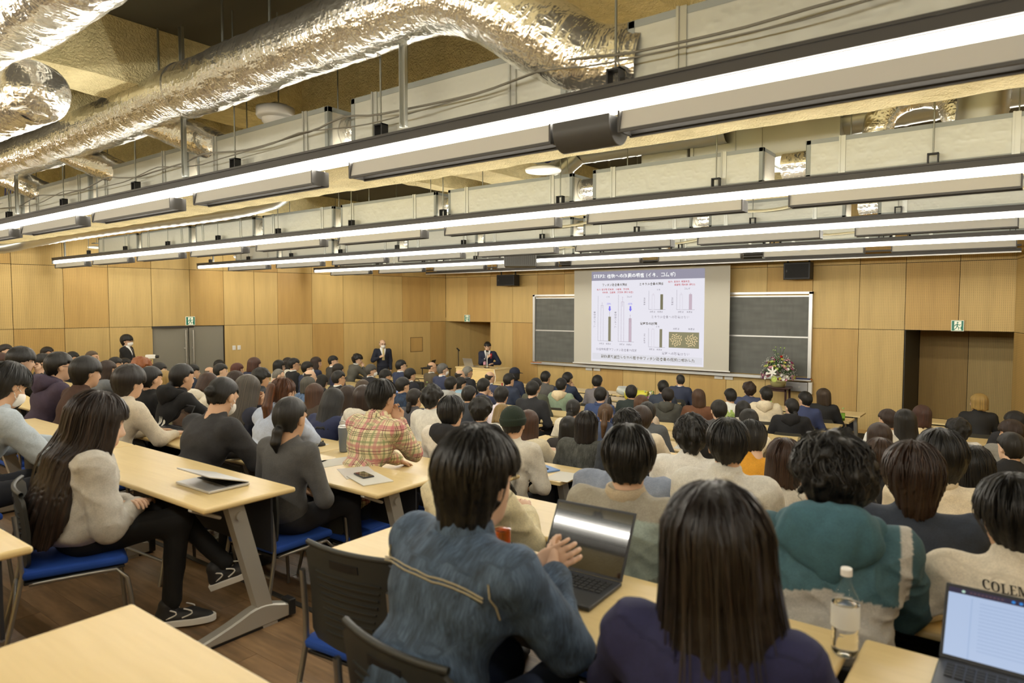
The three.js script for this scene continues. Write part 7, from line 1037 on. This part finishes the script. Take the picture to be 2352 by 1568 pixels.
{
  const t = thing('bouquet', 'bouquet wrapped in yellow and clear paper lying on the front table', 'bouquet', [-6.35, topY(12), -12.42], 0.25); const wrap = std(lin(0.68, 0.62, 0.06), 0.55), paperM = phys(lin(0.7, 0.75, 0.72), 0.3, { transmission: 0.4, thickness: 0 });
  const cone = (r0, r1, len, n) => { const g = new THREE.CylinderGeometry(r1, r0, len, 22, 6, true); g.rotateZ(-Math.PI / 2); const p = g.attributes.position; for (let i = 0; i < p.count; i++) { const k = 1 + 0.22 * noise3(p.getX(i) * 14, p.getY(i) * 14 + n, p.getZ(i) * 14); p.setXYZ(i, p.getX(i), p.getY(i) * k * 0.7, p.getZ(i) * k); } g.computeVertexNormals(); return g; };
  const a = mesh('yellow_wrap', cone(0.16, 0.1, 0.44, 1), wrap, t); a.position.set(0.08, 0.12, 0); const b = mesh('clear_wrap', cone(0.1, 0.2, 0.36, 5), paperM, t); b.position.set(-0.14, 0.16, 0.0); b.rotation.z = -0.25; reseed(12);
  const pg = petals(6, 0, 0.018, 0.013, 0.6); for (let i = 0; i < 16; i++) { const m = mesh('blossom', pg, std([lin(0.75, 0.72, 0.6), lin(0.35, 0.12, 0.4), lin(0.7, 0.5, 0.5)][i % 3], 0.7), t); m.position.set(0.3 + rr(-0.06, 0.08), 0.1 + rr(-0.06, 0.08), rr(-0.1, 0.1)); m.rotation.set(rr(0, 3), rr(0, 3), 0); } for (let i = 0; i < 10; i++) { const m = mesh('leaf', new THREE.SphereGeometry(1, 6, 4).scale(0.05, 0.004, 0.012), std(lin(0.1, 0.24, 0.05), 0.7), t); m.position.set(0.36 + rr(-0.05, 0.06), 0.1 + rr(-0.05, 0.09), rr(-0.1, 0.1)); m.rotation.set(rr(-1, 1), rr(0, 3), rr(-0.8, 0.8)); }
}
laptop([-11.75, 1.038, -13.72], Math.PI, { open: 20, far: 1, w: 0.32, d: 0.22 }, 'silver laptop on the podium with its lid towards the audience');
bottle('water_bottle', [-11.22, 1.038, -13.62], { h: 0.24, r: 0.035, fill: 0.7, seg: 16, label: std(lin(0.6, 0.3, 0.4), 0.5) }, 'clear bottle with pink label on the podium');
{ const t = thing('microphone_stand', 'white slim microphone stand on the podium', 'stand', [-11.12, 1.038, -13.6]); mesh('base', lathe([[0.001, 0.012], [0.06, 0.01], [0.065, 0]], 20), M.black, t); mesh('pole', bar(V(0, 0.01, 0), V(0, 0.42, 0), 0.011, 10), M.white, t); mesh('clip', bar(V(-0.02, 0.44, 0.02), V(0.02, 0.42, -0.03), 0.022, 10), M.black, t); }
{ const pts = []; for (let i = 0; i < 10; i++) pts.push(V(-10.74 + 0.05 * Math.sin(i * 0.7), 1.02 - i * 0.1, -13.42 + 0.01 * i)); tag(mesh('cord', tube([V(-10.85, 1.05, -13.7), ...pts], 0.008, 40, 6), M.white), 'white cord hanging down the right side of the podium', 'cord'); }
{ const t = thing('microphone_stand', 'thin black stand with a clamp behind the office chair', 'stand', [-13.0, 0, -14.6]); mesh('pole', bar(V(0, 0.02, 0), V(0, 1.38, 0), 0.012, 10), M.black, t); mesh('base', lathe([[0.001, 0.03], [0.15, 0.02], [0.16, 0]], 24), M.black, t); mesh('clamp', merge([bar(V(-0.05, 1.42, 0), V(0.06, 1.36, 0.03), 0.022, 8)]), M.black, t); }
{ const t = thing('office_chair', 'dark grey office chair standing left of the podium', 'chair', [-12.4, 0, -14.0], 2.9); const b = mesh('backrest', backPanel(0.5, 0.52, 8), std(lin(0.05, 0.055, 0.055), 0.6), t); b.position.set(0, 0.72, 0.22); mesh('seat', box(0.5, 0.07, 0.48, 0, 0.47, 0, 0.03), std(lin(0.03, 0.03, 0.035), 0.7), t); mesh('column', bar(V(0, 0.08, 0), V(0, 0.45, 0), 0.028, 12), M.black, t); for (let i = 0; i < 5; i++) { const a = i * 1.257; mesh('base_arm', bar(V(0, 0.09, 0), V(Math.cos(a) * 0.28, 0.05, Math.sin(a) * 0.28), 0.02, 8), M.black, t); mesh('caster', new THREE.SphereGeometry(0.028, 10, 8).translate(Math.cos(a) * 0.28, 0.028, Math.sin(a) * 0.28), M.black, t); } }
{ const t = thing('equipment_cart', 'black cart with cables below the open laptop at front left', 'cart', [-13.5, 0, -14.2]); mesh('top', box(0.8, 0.03, 0.45, 0, 0.85, 0, 0.006), M.black, t); mesh('shelf', box(0.76, 0.02, 0.42, 0, 0.45, 0), M.black, t); for (const [a, b] of [[-1, -1], [-1, 1], [1, -1], [1, 1]]) mesh('leg', bar(V(a * 0.36, 0, b * 0.19), V(a * 0.36, 0.85, b * 0.19), 0.014, 8), M.black, t); mesh('bag', box(0.36, 0.1, 0.25, 0.16, 0.915, 0, 0.03), M.keys, t); }
laptop([-13.75, 0.866, -14.15], -1.2, { open: 18, mat: M.spaceGrey, far: 1 }, 'open dark laptop on the black cart at front left');
{ const t = thing('video_camera', 'white camcorder on a tripod beside the double door', 'camera', [-15.0, ROW_FLOOR[7], -6.95], -0.7); for (let i = 0; i < 3; i++) { const a = i * 2.094; mesh('tripod_leg', bar(V(0, 1.15, 0), V(Math.cos(a) * 0.35, 0, Math.sin(a) * 0.35), 0.012, 8), M.black, t); } mesh('column', bar(V(0, 0.9, 0), V(0, 1.22, 0), 0.014, 8), M.black, t); mesh('body', box(0.08, 0.09, 0.2, 0, 1.29, 0, 0.02), M.white, t); mesh('lens', bar(V(0, 1.29, -0.1), V(0, 1.29, -0.16), 0.03, 14), M.black, t); mesh('side_screen', box(0.01, 0.07, 0.1, -0.06, 1.29, 0.02), M.black, t); }
{ const t = thing('wall_box', 'grey metal socket box on the wall below the blackboard end', 'box', [-3.98, EYE - 1.76, -15.5]); mesh('case', box(0.45, 0.2, 0.14, 0, 0, 0, 0.01), M.greyAlu, t); mesh('lock', bar(V(0.06, 0, 0.07), V(0.06, 0, 0.085), 0.02, 12), M.steel, t); mesh('panel', box(0.08, 0.26, 0.1, 0.27, -0.02, 0, 0.008), M.whitePlastic, t); }
laptop([-9.35, topY(8), -8.55], 0.1, { open: 20, far: 1, screen: new THREE.MeshStandardMaterial({ color: 0x000000, emissive: new THREE.Color(0x9fb4e6), emissiveIntensity: 0.8 }) }, 'laptop with glowing blue screen in the left rows');
renderer.render(scene, camera);
